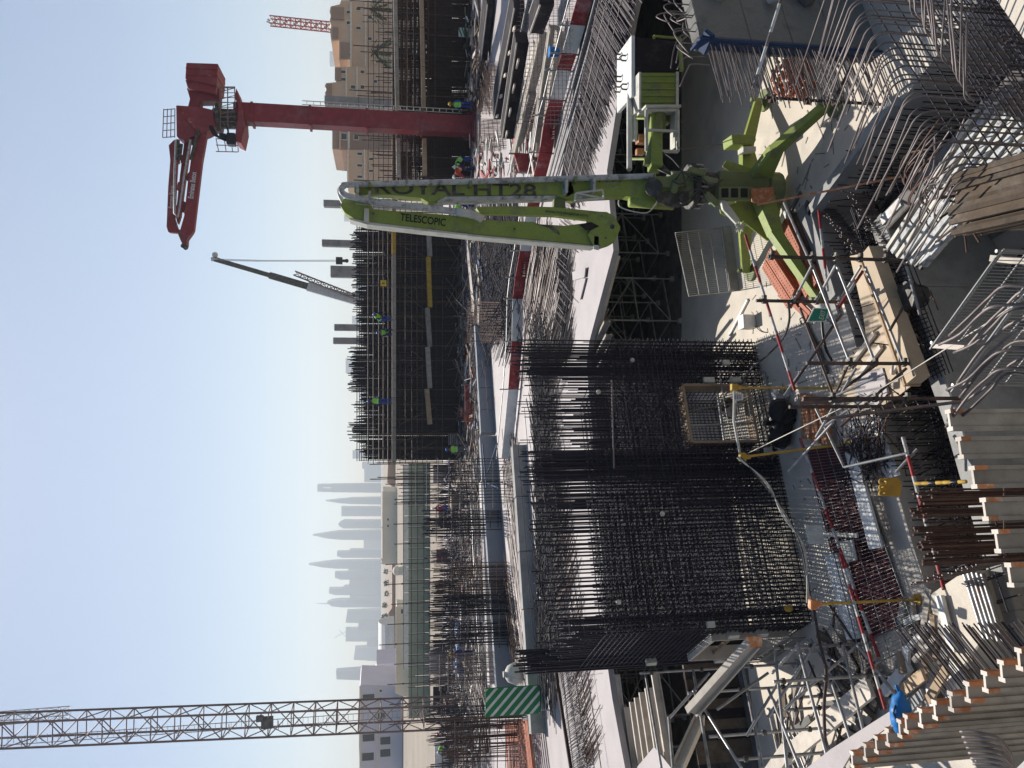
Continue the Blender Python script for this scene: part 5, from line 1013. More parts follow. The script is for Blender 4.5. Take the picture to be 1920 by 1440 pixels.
t = thing('orange_net', 'torn orange net hanging over the red barrier board', 'safety net', G(890, 780, DECK)); mb = MB(); c_ = G(880, 782, DECK + .7)
for k in range(60): a = c_ + V((rnd(-.5, .5), rnd(-.1, .1), rnd(-.7, .5))); mb.prism(a, a + V((rnd(-.25, .25), 0, rnd(-.25, .25))), .02)
mb.build('netting', 'orange', t)
t = thing('tarpaulin', 'crumpled blue and white tarpaulin on the panel stack at left', 'tarpaulin', G(865, 1210, DECK)); q = MB(); c_ = G(866, 1215, DECK + .5)
for k in range(9): q.ball(c_ + V((-1.6 + .4 * k, rnd(-.2, .2), rnd(.1, .35))), .32, .3, .2, 7, 5, .25)
q.build('tarp_sheet', 'blue', t); q = MB()
for k in range(6): q.ball(c_ + V((-1.5 + .6 * k, rnd(-.3, .1), rnd(.3, .45))), .28, .2, .14, 7, 5, .25)
q.build('white_patch', 'white', t)
t = thing('black_shoe_bag', 'small black cloth hanging on the edge of the left upstand', 'cloth', G(1012, 1105, DECK)); q = MB(); c_ = G(1014, 1105, DECK + .35)
for k in range(5): q.ball(c_ + V((-.3 + .14 * k, 0, rnd(-.12, .16))), .13, .1, .16, 7, 5, .2)
q.build('cloth_folds', 'black', t)
t = thing('crossed_tubes', 'pair of dark tubes crossed over the blue-grey upstand', 'tubes', G(915, 860, DECK)); bar(t, 'tube', G(905, 915, DECK + .3), G(932, 832, DECK + .9), .035, 'blued'); bar(t, 'tube', G(905, 832, DECK + .9), G(912, 915, DECK + .8), .035, 'blued'); bar(t, 'tube', G(900, 900, DECK + .5), G(935, 915, DECK + .9), .035, 'blued')
t = thing('yellow_tag', 'small yellow tag sign fixed to the far scaffold', 'sign', D(719, 531, 56.5)); box(t, 'tag_plate', D(719, 531, 56.8), (.42, .04, .42), 'helmy'); box(t, 'tag_mark', D(719, 531, 56.77), (.1, .01, .2), 'boardg')
t = thing('striped_board', 'tiny green striped board leaning at the far right of the deck', 'sign board', G(882, 62, DECK)); c_ = G(885, 62, DECK); box(t, 'board_face', c_ + V((0, 0, .5)), (.6, .05, .8), 'white')
for k in range(3): plank(t, 'stripe', c_ + V((-.28, -.03, .25 + .22 * k)), c_ + V((.28, -.03, .45 + .22 * k)), .012, .09, 'boardg')
for (x, y, Y, sx, sz, mt, lb) in [(818, 795, 45, .3, .3, 'signg', 'tiny green sign in the small cages')]: pass
# ================================================================ WORKERS
def person(label, p, rz, pose, top, leg_, helm, vest=True, s=1., hold=None):
    p = V(p); t = thing('person', label, 'person', p)
    J = {'stand': dict(pel=(0, 0, .95), ch=(0, .02, 1.32), nk=(0, .02, 1.5), hd=(0, .04, 1.64), kl=(.11, .05, .5), fl=(.12, 0, .06), tl=(.12, .14, .03), kr=(-.11, .0, .5), fr=(-.14, -.06, .06), tr=(-.14, .1, .03), el=(.28, .08, 1.14), hl=(.24, .3, 1.0), er=(-.28, .02, 1.14), hr=(-.26, .22, .95)),
         'bend': dict(pel=(0, -.12, .88), ch=(0, .25, 1.12), nk=(0, .38, 1.2), hd=(0, .52, 1.24), kl=(.12, .05, .48), fl=(.13, -.05, .06), tl=(.13, .1, .03), kr=(-.12, -.02, .48), fr=(-.14, -.12, .06), tr=(-.14, .04, .03), el=(.26, .35, .9), hl=(.18, .52, .7), er=(-.26, .35, .9), hr=(-.16, .55, .66)),
         'crouch': dict(pel=(0, -.1, .38), ch=(0, .12, .72), nk=(0, .2, .88), hd=(0, .28, 1.0), kl=(.18, .32, .48), fl=(.16, .1, .06), tl=(.16, .26, .03), kr=(-.18, .3, .46), fr=(-.16, .08, .06), tr=(-.16, .24, .03), el=(.27, .3, .6), hl=(.18, .52, .45), er=(-.27, .3, .6), hr=(-.14, .55, .42))}[pose]
    names = ['pel', 'ch', 'nk', 'hd', 'kl', 'fl', 'tl', 'kr', 'fr', 'tr', 'el', 'hl', 'er', 'hr']
    pel = V(J['pel']); ch = V(J['ch'])
    pts = [V(J[n]) for n in names] + [pel.lerp(ch, .45), ch + V((.19, 0, .02)), ch + V((-.19, 0, .02)), pel + V((.1, 0, -.04)), pel + V((-.1, 0, -.04))]
    for hn in ('hl', 'hr'):
        h = V(J[hn]); e = V(J['e' + hn[1]]); d_ = (h - e).normalized(); pts.append(h + d_ * .09)
    I = {n: i for i, n in enumerate(names)}; mid, shl, shr, hpl, hpr, ftl, ftr = range(14, 21)
    ed = [(I['pel'], mid), (mid, I['ch']), (I['ch'], I['nk']), (I['nk'], I['hd']), (I['ch'], shl), (I['ch'], shr), (shl, I['el']), (I['el'], I['hl']), (shr, I['er']), (I['er'], I['hr']), (I['pel'], hpl), (I['pel'], hpr), (hpl, I['kl']), (I['kl'], I['fl']), (I['fl'], I['tl']), (hpr, I['kr']), (I['kr'], I['fr']), (I['fr'], I['tr']), (I['hl'], ftl), (I['hr'], ftr)]
    rad = {'pel': .14, 'ch': .155, 'nk': .06, 'hd': .105, 'kl': .075, 'kr': .075, 'fl': .055, 'fr': .055, 'tl': .05, 'tr': .05, 'el': .052, 'er': .052, 'hl': .036, 'hr': .036}
    rr = [rad[n] for n in names] + [.13, .085, .085, .11, .11, .042, .042]
    me = bpy.data.meshes.new('body'); me.from_pydata([tuple(v) for v in pts], ed, []); ob = bpy.data.objects.new('body', me); COL.objects.link(ob)
    md = ob.modifiers.new('skin', 'SKIN'); md.use_smooth_shade = True
    for i, r in enumerate(rr): me.skin_vertices[0].data[i].radius = (r, r * (.8 if i in (0, 1, mid) else 1)); me.skin_vertices[0].data[i].use_root = (i == 0)
    sb = ob.modifiers.new('sub', 'SUBSURF'); sb.levels = 1; sb.render_levels = 1
    bpy.context.view_layer.update(); dg = bpy.context.evaluated_depsgraph_get(); me2 = bpy.data.meshes.new_from_object(ob.evaluated_get(dg)); bpy.data.objects.remove(ob)
    me2.materials.clear()
    for m_ in (top, leg_, 'skin', 'boot'): me2.materials.append(M[m_])
    segs = [(ed[i], (0 if i in (0, 1, 4, 5, 6, 7, 8, 9) else 2 if i in (2, 3, 18, 19) else 3 if i in (14, 17) else 1)) for i in range(len(ed))]
    for f in me2.polygons:
        c_ = f.center; best = 9; mi = 0
        for (a, b), k in segs:
            A = pts[a]; B = pts[b]; d_ = B - A; u = max(0, min(1, (c_ - A).dot(d_) / d_.length_squared)); q_ = (A + d_ * u - c_).length - (rr[a] * (1 - u) + rr[b] * u) * .8
            if q_ < best: best = q_; mi = k
        f.material_index = mi; f.use_smooth = True
    t.rotation_euler = (0, 0, rz); t.scale = (s, s, s)
    b = link('body', me2, t)
    def loc(mb, nm, mt, sm=True):       # local-space child
        me = bpy.data.meshes.new(nm); me.from_pydata([tuple(v) for v in mb.v], [], mb.f); me.materials.append(M[mt])
        for q_ in me.polygons: q_.use_smooth = sm
        return link(nm, me, t)
    hd = V(J['hd']); fw_ = V((0, 1, -.35 if pose == 'bend' else -.1)).normalized()
    mb = MB(); n = 12
    rings_ = [(.0, .135), (.05, .13), (.1, .1), (.13, .05), (.14, .005)]
    for z_, r in rings_:
        for k in range(n): a = 2 * pi * k / n; mb.v.append(hd + V((cos(a) * r, sin(a) * r * 1.15, .03 + z_)))
    for j in range(len(rings_) - 1):
        for k in range(n): mb.f.append((j * n + k, j * n + (k + 1) % n, (j + 1) * n + (k + 1) % n, (j + 1) * n + k))
    i = len(mb.v); 
    for k in range(5): a = pi * (.2 + .6 * k / 4); mb.v.append(hd + V((cos(a) * .13, sin(a) * .145, .04))); mb.v.append(hd + V((cos(a) * .15, sin(a) * .22, .03)))
    for k in range(4): mb.f.append((i + 2 * k, i + 2 * k + 1, i + 2 * k + 3, i + 2 * k + 2))
    loc(mb, 'helmet', helm)
    mb = MB(); mb.ball(hd + V((0, .115, -.02)), .018, .03, .025, 6, 4); loc(mb, 'nose', 'skin')
    for sx in (-1, 1): mb = MB(); mb.ball(hd + V((sx * .038, .1, .012)), .012, .008, .008, 6, 4); loc(mb, 'eye', 'black'); mb = MB(); mb.ball(hd + V((sx * .108, 0, -.01)), .015, .025, .035, 6, 4); loc(mb, 'ear', 'skin')
    mb = MB(); mb.ball(hd + V((0, .1, -.06)), .03, .008, .006, 6, 4); loc(mb, 'mouth', 'redcl')
    for hn in ('hl', 'hr'):
        h = V(J[hn]); e = V(J['e' + hn[1]]); d_ = (h - e).normalized(); sx = d_.cross(Z).normalized()
        mb = MB()
        for k in range(5):
            if k < 4: a = h + d_ * .08 + sx * (-.03 + .02 * k); mb.tube([a, a + d_ * .04 + V((0, 0, -.01)), a + d_ * (.062 + .008 * (k in (1, 2))) + V((0, 0, -.035))], .0095, 5)
            else: a = h + d_ * .03 + sx * .03; mb.tube([a, a + sx * .03 + d_ * .02, a + sx * .035 + d_ * .05], .011, 5)
        loc(mb, 'fingers', 'skin')
    if vest:
        mb = MB(); n = 14; up = (ch - pel).normalized(); fx = V((1, 0, 0)); fy = up.cross(fx) * -1
        for z_, a_, b_ in ((.1, .2, .165), (.55, .2, .17), (.95, .225, .175), (1.18, .2, .14), (1.32, .11, .1)):
            for k in range(n): an = 2 * pi * k / n; mb.v.append(pel + (ch - pel) * z_ + fx * cos(an) * a_ + fy * sin(an) * b_)
        for j in range(4):
            for k in range(n): mb.f.append((j * n + k, j * n + (k + 1) % n, (j + 1) * n + (k + 1) % n, (j + 1) * n + k))
        loc(mb, 'safety_vest', 'vest' if vest is True else vest)
        mb = MB()
        for j in (.35,):
            c_ = pel + (ch - pel) * j; k0 = len(mb.v)
            for dz in (-.025, .025):
                for k in range(n): an = 2 * pi * k / n; mb.v.append(c_ + up * dz + fx * cos(an) * .206 + fy * sin(an) * .174)
            for k in range(n): mb.f.append((k0 + k, k0 + (k + 1) % n, k0 + n + (k + 1) % n, k0 + n + k))
        loc(mb, 'reflective_band', 'helmw')
    return t
person('worker in blue coverall and green vest with yellow helmet, right of the red mast', G(893, 197, DECK), 2.2, 'stand', 'bluecl', 'bluecl', 'helmy')
person('bending worker in green vest and blue trousers between the red mast and the green boom', G(890, 300, DECK), 1.6, 'bend', 'navy', 'bluecl', 'helmw')
person('bending worker in an orange vest next to the green boom', G(889, 318, DECK), 1.5, 'bend', 'redcl', 'navy', 'helmw', 'orangecl')
person('worker in a green vest glimpsed between the two green boom arms', G(888, 386, DECK), 1.5, 'bend', 'navy', 'bluecl', 'helmb')
person('left of two workers in green vests on the upper walkway of the dark wall', D(737, 622, 56.7), 2.8, 'crouch', 'navy', 'navy', 'helmb')
person('right of two workers in green vests on the upper walkway of the dark wall', D(737, 597, 56.7), 3.6, 'bend', 'navy', 'bluecl', 'helmb')
person('worker in dark blue climbing near the left end of the dark wall', D(737, 752, 56.8), .4, 'stand', 'navy', 'bluecl', 'helmb')
person('stooping worker in a dirty green vest under the lower walkway', G(848, 758, DECK), 1.6, 'bend', 'navy', 'navy', 'helmy')
person('worker in a bright green vest and blue helmet beside the beige panel bundle', G(886, 842, DECK) , .2, 'stand', 'greycl', 'greycl', 'helmb', s=1.0)
person('crouching worker in navy with a white helmet among the grey bars', G(868, 885, DECK), 1.6, 'bend', 'navy', 'greycl', 'helmw', False)
person('worker in a red shirt and blue trousers near the small rebar cages', G(850, 952, DECK), .4, 'stand', 'redcl', 'bluecl', 'helmw', False)
person('worker in a yellow helmet beneath the brown panel edge', G(895, 1224, DECK), 2.9, 'stand', 'navy', 'navy', 'helmy', False)
person('worker in a lime vest at the far left by the lattice mast', G(850, 1398, DECK), 2.5, 'bend', 'greycl', 'navy', 'helmw')
person('worker in brown stooping just left of the lattice mast', G(850, 1364, DECK), 1.6, 'bend', 'rebarr', 'boot', 'helmr', False)
person('worker in green just behind the green boom head', D(742, 420, 56.7), 1.8, 'crouch', 'redcl', 'bluecl', 'helmw')
# ================================================================ RIGHT CONCRETE WALL WITH BLUE MEMBRANE
C0 = V((6.1, 13.3, 0)); WH = 3.45
t = thing('concrete_wall', 'dark concrete wall stub with a blue membrane down its left end, at the upper right of the pit', 'wall', C0)
q = MB(); q.obox(C0 + E2 * .17 + V((0, 0, WH / 2)), C0 + E2 * .17 + E1 * 6 + V((0, 0, WH / 2)), .34, WH); q.build('wall_body', 'concm', t, bevel=.015)
q = MB(); q.obox(C0 - E1 * .05 + E2 * .16 + V((0, 0, 1.75)), C0 - E1 * .004 + E2 * .14 + V((0, 0, 1.75)), .46, 3.5); q.build('blue_membrane', 'blued', t, bevel=.01)
q = MB(); q.obox(C0 - E1 * .1 + E2 * .1 + V((0, 0, 3.25)), C0 + E1 * .06 + E2 * .1 + V((0, 0, 3.38)), .42, .1); q.build('folded_membrane', 'blued', t, bevel=.02)
for k in range(3): box(t, 'pour_joint', C0 + E1 * 3 - E2 * .004 + V((0, 0, .9 + .8 * k)), (6.0, .012, .015), 'concd', math.atan2(E1.y, E1.x))
pf = C0 + E1 * 1.05 - E2 * .2 + V((0, 0, 2.95)); q = MB(); q.tube([pf + E2 * .2, pf - E2 * .12 - V((0, 0, .05))], .12, 14); q.build('pipe_sleeve', 'conc', t); q = MB(); q.prism(pf - E2 * .118 - V((0, 0, .05)), pf - E2 * .13 - V((0, 0, .052)), .09, 14); q.build('sleeve_hole', 'black', t)
q = MB(); q.tube([pf + V((-.15, -.15, -1.05)), pf + V((-.1, .1, -1.0))], [.06, .075], 10); q.build('white_cap', 'white', t)
ext(t, 'wall_fin', [C0 + E1 * .95 - E2 * .01 + V((0, 0, 1.25)), C0 + E1 * 2.4 - E2 * .01 + V((0, 0, 2.0)), C0 + E1 * 2.4 - E2 * .01 + V((0, 0, 1.6)), C0 + E1 * 1.05 - E2 * .01 + V((0, 0, 1.05))], -E2 * .3, 'concm', .01)
for k in range(44):
    z = 3.25 - k * .073; a = C0 + V((0, 0, z)) + E2 * rnd(.0, .08); bar(t, 'dowel_bar', a, a - E1 * rnd(1.1, 1.45) + V((0, 0, rnd(-.06, .06))) - E2 * rnd(.0, .12), .011, 'rebarg', 5)
for k in range(44):
    z = 3.2 - k * .073; a = C0 + V((0, 0, z)) + E2 * .28; bar(t, 'dowel_bar', a, a - E1 * rnd(1.0, 1.3) + V((0, 0, rnd(-.06, .06))), .011, 'rebarg', 5)
for k in range(22):      # bent starters on top
    a = C0 + E1 * rnd(.1, 3.2) + E2 * rnd(0, .3) + V((0, 0, WH)); h = rnd(.25, .8); tube(t, 'bent_starter', smoothpts([a, a + V((0, 0, h * .7)), a + V((0, 0, h)) - E1 * .12, a + V((0, 0, h * .7)) - E1 * rnd(.3, .7) - E2 * rnd(0, .3)], 3), .012, 'rebarg', 5)
for k in range(10):
    a = D(1300 + rnd(-25, 40), rnd(5, 60), 14.5); d_ = V((rnd(-.4, .1), rnd(-.2, .2), rnd(-.5, .2))); tube(t, 'bent_starter', smoothpts([a, a + d_ * .5 + V((0, 0, .15)), a + d_], 3), .014, 'rebarg', 5)
t = thing('bent_bar_hooks', 'large bent bars hanging in front of the black counterweight side', 'rebar', D(1290, 100, 16))
for (pts) in ([(1258, 128), (1263, 95), (1272, 72), (1285, 65), (1300, 75)], [(1268, 118), (1274, 88), (1285, 70), (1310, 62)], [(1275, 162), (1290, 128), (1298, 120), (1330, 122)], [(1270, 130), (1285, 108), (1320, 106)], [(1262, 25), (1285, 32), (1297, 60)], [(1285, 30), (1290, 55), (1312, 88), (1330, 102)]):
    tube(t, 'bent_bar', smoothpts([D(x, y, 14.6) for x, y in pts], 4), .014, 'rebarg', 6)
t = thing('scaffold_pole', 'long pale striped pole leaning across the dark concrete wall', 'pole', D(1413, 165, 12.5)); p0 = D(1412, 166, 12.6); p1 = D(1470, -20, 12.2)
for k in range(7): bar(t, 'painted_band', p0.lerp(p1, k / 7), p0.lerp(p1, (k + 1) / 7), .028, 'white' if k % 3 else 'rebarg', 8)
t = thing('access_scaffold', 'dark tube frame standing before the blue membrane with a rusty coupler', 'scaffold', G(1650, 195))
bar(t, 'standard', D(1436, 183, 13.2), D(1655, 196, 13.2), .03, 'tubed', 8); bar(t, 'ledger', D(1562, 192, 13.1), D(1612, 92, 13.6), .028, 'tubed', 8); bar(t, 'ledger', D(1565, 190, 13.1), D(1522, 70, 14.2), .028, 'tube', 8); bar(t, 'ledger', D(1612, 92, 13.6), D(1660, -10, 14), .028, 'tube', 8)
bar(t, 'ledger', D(1540, 125, 13.6), D(1500, 0, 14), .024, 'tube', 8)
for x in (1448, 1515, 1567): q = MB(); c_ = D(x, 187 + (x - 1448) * .05, 13.2); q.prism(c_ - V((0, 0, .05)), c_ + V((0, 0, .05)), .06, 8); q.box(c_ + V((.05, 0, 0)), (.08, .06, .06)); q.build('coupler', 'rebarr', t)
t = thing('coupler_heap', 'heap of red-brown scaffold couplers on the floor by the concrete wall', 'scrap heap', G(1500, 150))
mb = MB()
for k in range(170):
    c_ = G(rnd(1470, 1530), rnd(112, 182)) + V((0, 0, rnd(.02, .35))); d_ = V((rnd(-1, 1), rnd(-1, 1), rnd(-.6, .6))).normalized() * rnd(.05, .1); mb.prism(c_ - d_, c_ + d_, rnd(.02, .04), 6)
mb.build('couplers', 'orange', t)['kind'] = 'stuff'
# ================================================================ TRENCH REINFORCEMENT
def row(label, a, b, n, h0, h1, mt, out=None, name='dowel_row', j=.03, r=.011, cap=True):
    t = thing(name, label, 'rebar row', a); a = V(a); b = V(b)
    for k in range(n):
        p = a.lerp(b, k / n) + V((rnd(-j, j), rnd(-j, j), 0)); tp = p + V((rnd(-j, j), rnd(-j, j), rnd(h0, h1)))
        bar(t, 'dowel_bar', p, tp if out is None else p + V(out) * rnd(.8, 1.2), r, mt, 5)
    for z in (.15, .45): 
        if out is None: bar(t, 'tie_bar', a + V((0, 0, z)), b + V((0, 0, z)), r, mt, 5)
    return t
EV = [V((x, y, 0)) for x, y in EP]
row('row of upright bars along the far side of the trench', (-4.3, 11.3, -1.4), (3.3, 14.98, -1.4), 84, 1.3, 1.62, 'rebar')
row('row of upright bars along the near side of the trench', (-4.0, 10.7, -1.4), (3.0, 13.95, -1.4), 76, 1.1, 1.5, 'rebar')
row('row of upright bars in the side trench at the right', (3.9, 14.4, -1.4), (5.2, 11.7, -1.4), 30, 1.1, 1.6, 'rebar')
row('row of bar ends sticking out of the floor edge over the trench', (-3.9, 11.72, -.3), (3.4, 15.28, -.3), 90, 0, 0, 'rebarg', out=-E2 * .42)
row('second row of bar ends sticking out lower in the floor edge', (-3.9, 11.72, -.8), (3.4, 15.28, -.8), 70, 0, 0, 'rebarg', out=-E2 * .38)
mb = MB()
for k in range(330):
    u = rnd(0, 1); p = V((-4, 11.0, rnd(-1.35, -.3))).lerp(V((3.3, 14.5, rnd(-1.35, -.2))), u); d_ = (E1 if k % 2 else E2) * rnd(.3, 1.2) + V((0, 0, rnd(-.1, .1))); mb.prism(p, p + d_, .011)
t = thing('trench_cage', 'loose reinforcement lying along the bottom of the trench', 'rebar', (0, 12.6, -1.4)); mb.build('loose_bars', 'rebar', t)['kind'] = 'stuff'
# near trench wall: rough strip with a bar grid on top
t = thing('trench_wall', 'rough concrete strip wall along the near side of the trench', 'wall', (0, 12, -1.4))
for k in range(len(E2P) - 1):
    a = V((*E2P[k], -.75)); b = V((*E2P[k + 1], -.75)); d_ = (b - a).normalized(); n_ = V((-d_.y, d_.x, 0)); q = MB(); q.obox(a - n_ * .2 - V((0, 0, .4)), b - n_ * .2 - V((0, 0, .4)), .36, 2.1); q.build('wall_segment', 'concd' if k > 3 else 'conc', t, bevel=.02)
t = thing('bar_grid', 'grid of bars lying on the lit ledge behind the timber box beam', 'rebar grid', G(1740, 650, 0))
for k in range(26): u = k / 26; a = G(1660 + 90 * u, 500 + 215 * u, -.05); b = G(1700 + 80 * u, 490 + 210 * u, -.05); bar(t, 'grid_bar', a, b + V((0, 0, rnd(-.03, .05))), .01, 'rebar', 5)
for k in range(6): a = G(1664 + 9 * k, 498 - 2 * k, 0); b = G(1752 + 7 * k, 712 - 3 * k, 0); bar(t, 'grid_bar', a, b, .01, 'rebar', 5)
for k in range(14): a = G(rnd(1690, 1750), rnd(540, 690), -.02); bar(t, 'grid_bar', a, a + V((rnd(-.5, .5), rnd(-.5, .5), .05)), .012, 'rebarr', 5)
t = thing('teeth_bars', 'lit bar ends standing in rows beside the pale beam stack', 'rebar row', G(1650, 420, 0))
for k in range(60): u = k / 60; a = G(1560 + 90 * u + rnd(-3, 3), 385 + 115 * u, -.35); bar(t, 'bar_end', a, a + V((rnd(-.02, .02), -.05, rnd(.25, .42))), .011, 'rebarg', 5)
for k in range(60): u = k / 60; a = G(1625 + 90 * u + rnd(-3, 3), 365 + 140 * u, -.35); bar(t, 'bar_end', a, a + V((rnd(-.02, .02), -.05, rnd(.3, .5))), .011, 'rebarg', 5)
# ================================================================ PLYWOOD PLATFORM AND BOX BEAM
t = thing('plywood_platform', 'beige plywood walkway beside the trench with scaffold shadows on it', 'platform', G(1640, 650, .0))
def ply(name, pts, z, mt, th=.03): return ext(t, name, [G(x, y, z) for x, y in pts], V((0, 0, th)), mt)
ply('plywood_board', [(1596, 480), (1640, 472), (1668, 560), (1618, 575)], .12, 'ply'); ply('plywood_board', [(1619, 577), (1669, 562), (1700, 650), (1628, 640)], .12, 'ply')
ply('plywood_board', [(1600, 655), (1630, 643), (1701, 652), (1735, 705), (1690, 740), (1640, 700)], .12, 'ply'); ply('plywood_board', [(1560, 735), (1600, 660), (1640, 702), (1688, 742), (1655, 762), (1600, 775)], .11, 'ply')
ply('grey_plate', [(1602, 745), (1612, 700), (1655, 690), (1668, 735), (1640, 765), (1600, 772)], .17, 'plyw', .012)
for k in range(6): a = G(1602 + 20 * k, 490 + 40 * k, .03); b = G(1660 + 14 * k, 478 + 38 * k, .03); plank(t, 'bearer', a, b, .09, .1, 'timberg')
for (a, b) in (((1640, 625), (1590, 690)), ((1652, 650), (1604, 712)), ((1690, 668), (1672, 700))): plank(t, 'loose_batten', G(*a, .2), G(*b, .2), .09, .06, 'timberl')
t = thing('timber_box_beam', 'long brown timber box beam lying along the trench on the plywood', 'beam', G(1680, 600, .2))
A0, B0 = G(1634, 470, .3), G(1722, 712, .3); md = A0.lerp(B0, .42)
for a, b in ((A0, md - (B0 - A0).normalized() * .006), (md, B0)): plank(t, 'beam_board', a, b, .26, .26, 'ply')
plank(t, 'side_board', A0 + V((-.1, .18, -.02)), B0 + V((-.1, .18, -.02)), .05, .3, 'timber')
t = thing('grey_bucket', 'dark blue-grey tub hanging on the near side of the box beam', 'tub', G(1708, 555, 0)); q = MB(); c_ = G(1712, 556, .05); q.prism(c_ - V((0, 0, .2)), c_ + V((0, 0, .12)), .2, 8, .24); q.build('tub_body', 'hose', t, bevel=.02); q = MB(); q.prism(c_ + V((0, 0, .11)), c_ + V((0, 0, .15)), .26, 8); q.build('rim', 'grease', t)
# ================================================================ FOREGROUND SCAFFOLD WITH EXIT SIGN
t = thing('edge_scaffold', 'rusty tube edge scaffold with zigzag braces around the plywood walkway', 'scaffold', G(1728, 490))
def std(x0, x1, y, Y, r=.03, mt='tubed', cps=()):
    p = D(x1, y, Y); q_ = V((p.x, p.y, D(x0, y, Y).z)); bar(t, 'standard', p, q_, r, mt, 8)
    for c in cps:
        c_ = V((p.x, p.y, D(c, y, Y).z)); mb = MB(); mb.prism(c_ - V((0, 0, .035)), c_ + V((0, 0, .035)), .055, 8); mb.box(c_ + V((.06, -.03, 0)), (.07, .06, .06)); mb.build('coupler', 'grease', t)
std(1440, 1725, 489, 12.2, cps=(1446, 1523, 1567, 1612, 1660)); std(1418, 1604, 567, 13.4, cps=(1432, 1487, 1531, 1573)); std(1512, 1755, 682, 11.9, cps=(1592, 1640, 1694)); std(1505, 1800, 747, 11.2, .03, 'tubed', cps=(1560, 1640, 1700)); std(1480, 1690, 762, 12.0, .03, 'tubed')
L_ = [(1523, 497, 1594, 680, 12.3, 11.9), (1570, 500, 1642, 683, 12.2, 11.9), (1622, 500, 1694, 682, 12.2, 11.9), (1523, 497, 1487, 566, 12.2, 13.4), (1567, 497, 1531, 563, 12.2, 13.3), (1614, 499, 1573, 567, 12.2, 13.2), (1578, 588, 1487, 722, 12.8, 13.0), (1523, 500, 1470, 380, 12.4, 14.8),
      (1640, 686, 1560, 745, 12, 12.6), (1700, 690, 1576, 800, 11.8, 12.3), (1592, 680, 1562, 748, 12, 12.8), (1694, 575, 1668, 620, 11.8, 11.8), (1700, 500, 1725, 590, 12.1, 11.5), (1500, 578, 1560, 735, 13.2, 12.8)]
for (x0, y0, x1, y1, Ya, Yb) in L_: bar(t, 'ledger', D(x0, y0, Ya), D(x1, y1, Yb), .024, 'tubed' if y0 > 570 else 'tube', 8)
def striped(label, pts, n, r=.026, mts=('redb', 'dusty'), name='striped_pole'):
    t = thing(name, label, 'pole', pts[0]); 
    for k in range(n): bar(t, 'painted_band', pts[0].lerp(pts[1], k / n), pts[0].lerp(pts[1], (k + 1) / n), r, mts[k % len(mts)], 8)
    return t
striped('thin red and white pole running down in front of the green boom legs', [D(1397, 440, 14.2), D(1490, 732, 12.6)], 9)
striped('short red and white pole rising beside the EXIT sign', [D(1572, 578, 12.4), D(1618, 508, 12.3)], 3)
striped('short upright red and white pole on the far curb', [D(1535, 395, 14.6), D(1552, 545, 13.4)], 4)
striped('red and white pole lying over the mesh walkway before the cage', [G(1500, 822, .55), G(1648, 1232, .55)], 11, .03)
striped('long red and white pole slanting over the trench at the lower left', [D(1693, 820, 12.0), D(1770, 1105, 10.4)], 7, .03, ('dusty', 'redb', 'dusty', 'redb', 'dusty'))
striped('red and white pole going down the left scaffold', [D(1575, 1040, 12.9), D(1660, 1330, 10.8)], 9, .026)
striped('yellow and black striped tube on the shaded floor by the boom legs', [G(1445, 385, .06), G(1458, 435, .06)], 5, .05, ('black', 'yellow'))
striped('yellow and black striped tube over the rusty bar cluster', [D(1716, 907, 10.9), D(1812, 903, 10.1)], 7, .028, ('yellow', 'yellow', 'black'))
t = thing('exit_sign', 'green and white EXIT sign hung on the edge scaffold', 'sign', D(1535, 590, 12.6))
sp = [D(1513, 604, 12.6), D(1526, 577, 12.6), D(1556, 578, 12.6), D(1549, 603, 12.6)]
ext(t, 'sign_plate', sp, V((0, .015, 0)), 'white'); cc = sum(sp, V((0, 0, 0))) / 4
ext(t, 'green_field', [cc + (p - cc) * .86 + V((0, -.004, 0)) for p in sp], V((0, .003, 0)), 'signg')
rt = (sp[1] - sp[0]).normalized(); upv = (sp[0] - sp[3]); text(t, 'lettering', 'EXIT', sp[3] + (sp[2] - sp[3]) * .12 + (sp[0] - sp[3]) * .2 + V((0, -.012, 0)), (sp[2] - sp[3]), upv, .125, 'white', .62)
tube(t, 'sign_hook', smoothpts([sp[0] + V((0, 0, .03)), sp[0] + V((-.03, 0, .09)), sp[0] + V((.05, 0, .13)), sp[0] + V((.08, 0, .06))], 4), .01, 'black', 6)
tube(t, 'hanging_wire', smoothpts([sp[3] + V((.05, 0, 0)), sp[3] + V((-.02, 0, -.1)), sp[3] + V((-.08, 0, -.16)), sp[3] + V((-.02, 0, -.19))], 4), .008, 'black', 5)
t = thing('big_hose', 'thick dark hose looping down from the scaffold to the cage foot', 'hose', G(1410, 690)); tube(t, 'hose', smoothpts([D(1478, 568, 13.4), D(1480, 600, 13.6), D(1468, 634, 14.2), D(1440, 665, 15), D(1410, 690, 15.6), D(1388, 722, 15.8)], 6), .022, 'hose', 8)
t = thing('big_hose', 'short black hose hanging below the EXIT sign', 'hose', D(1545, 640, 13)); tube(t, 'hose', smoothpts([D(1541, 595, 12.9), D(1543, 625, 12.9), D(1549, 655, 12.9), D(1560, 676, 12.9)], 5), .026, 'black', 8)
t = thing('big_hose', 'dark bent tube lying on the lit floor beyond the EXIT sign', 'hose', G(1510, 620)); tube(t, 'hose', smoothpts([G(1500, 580, .05), G(1518, 620, .05), G(1538, 660, .05), G(1553, 700, .05)], 5), .035, 'hose', 8)
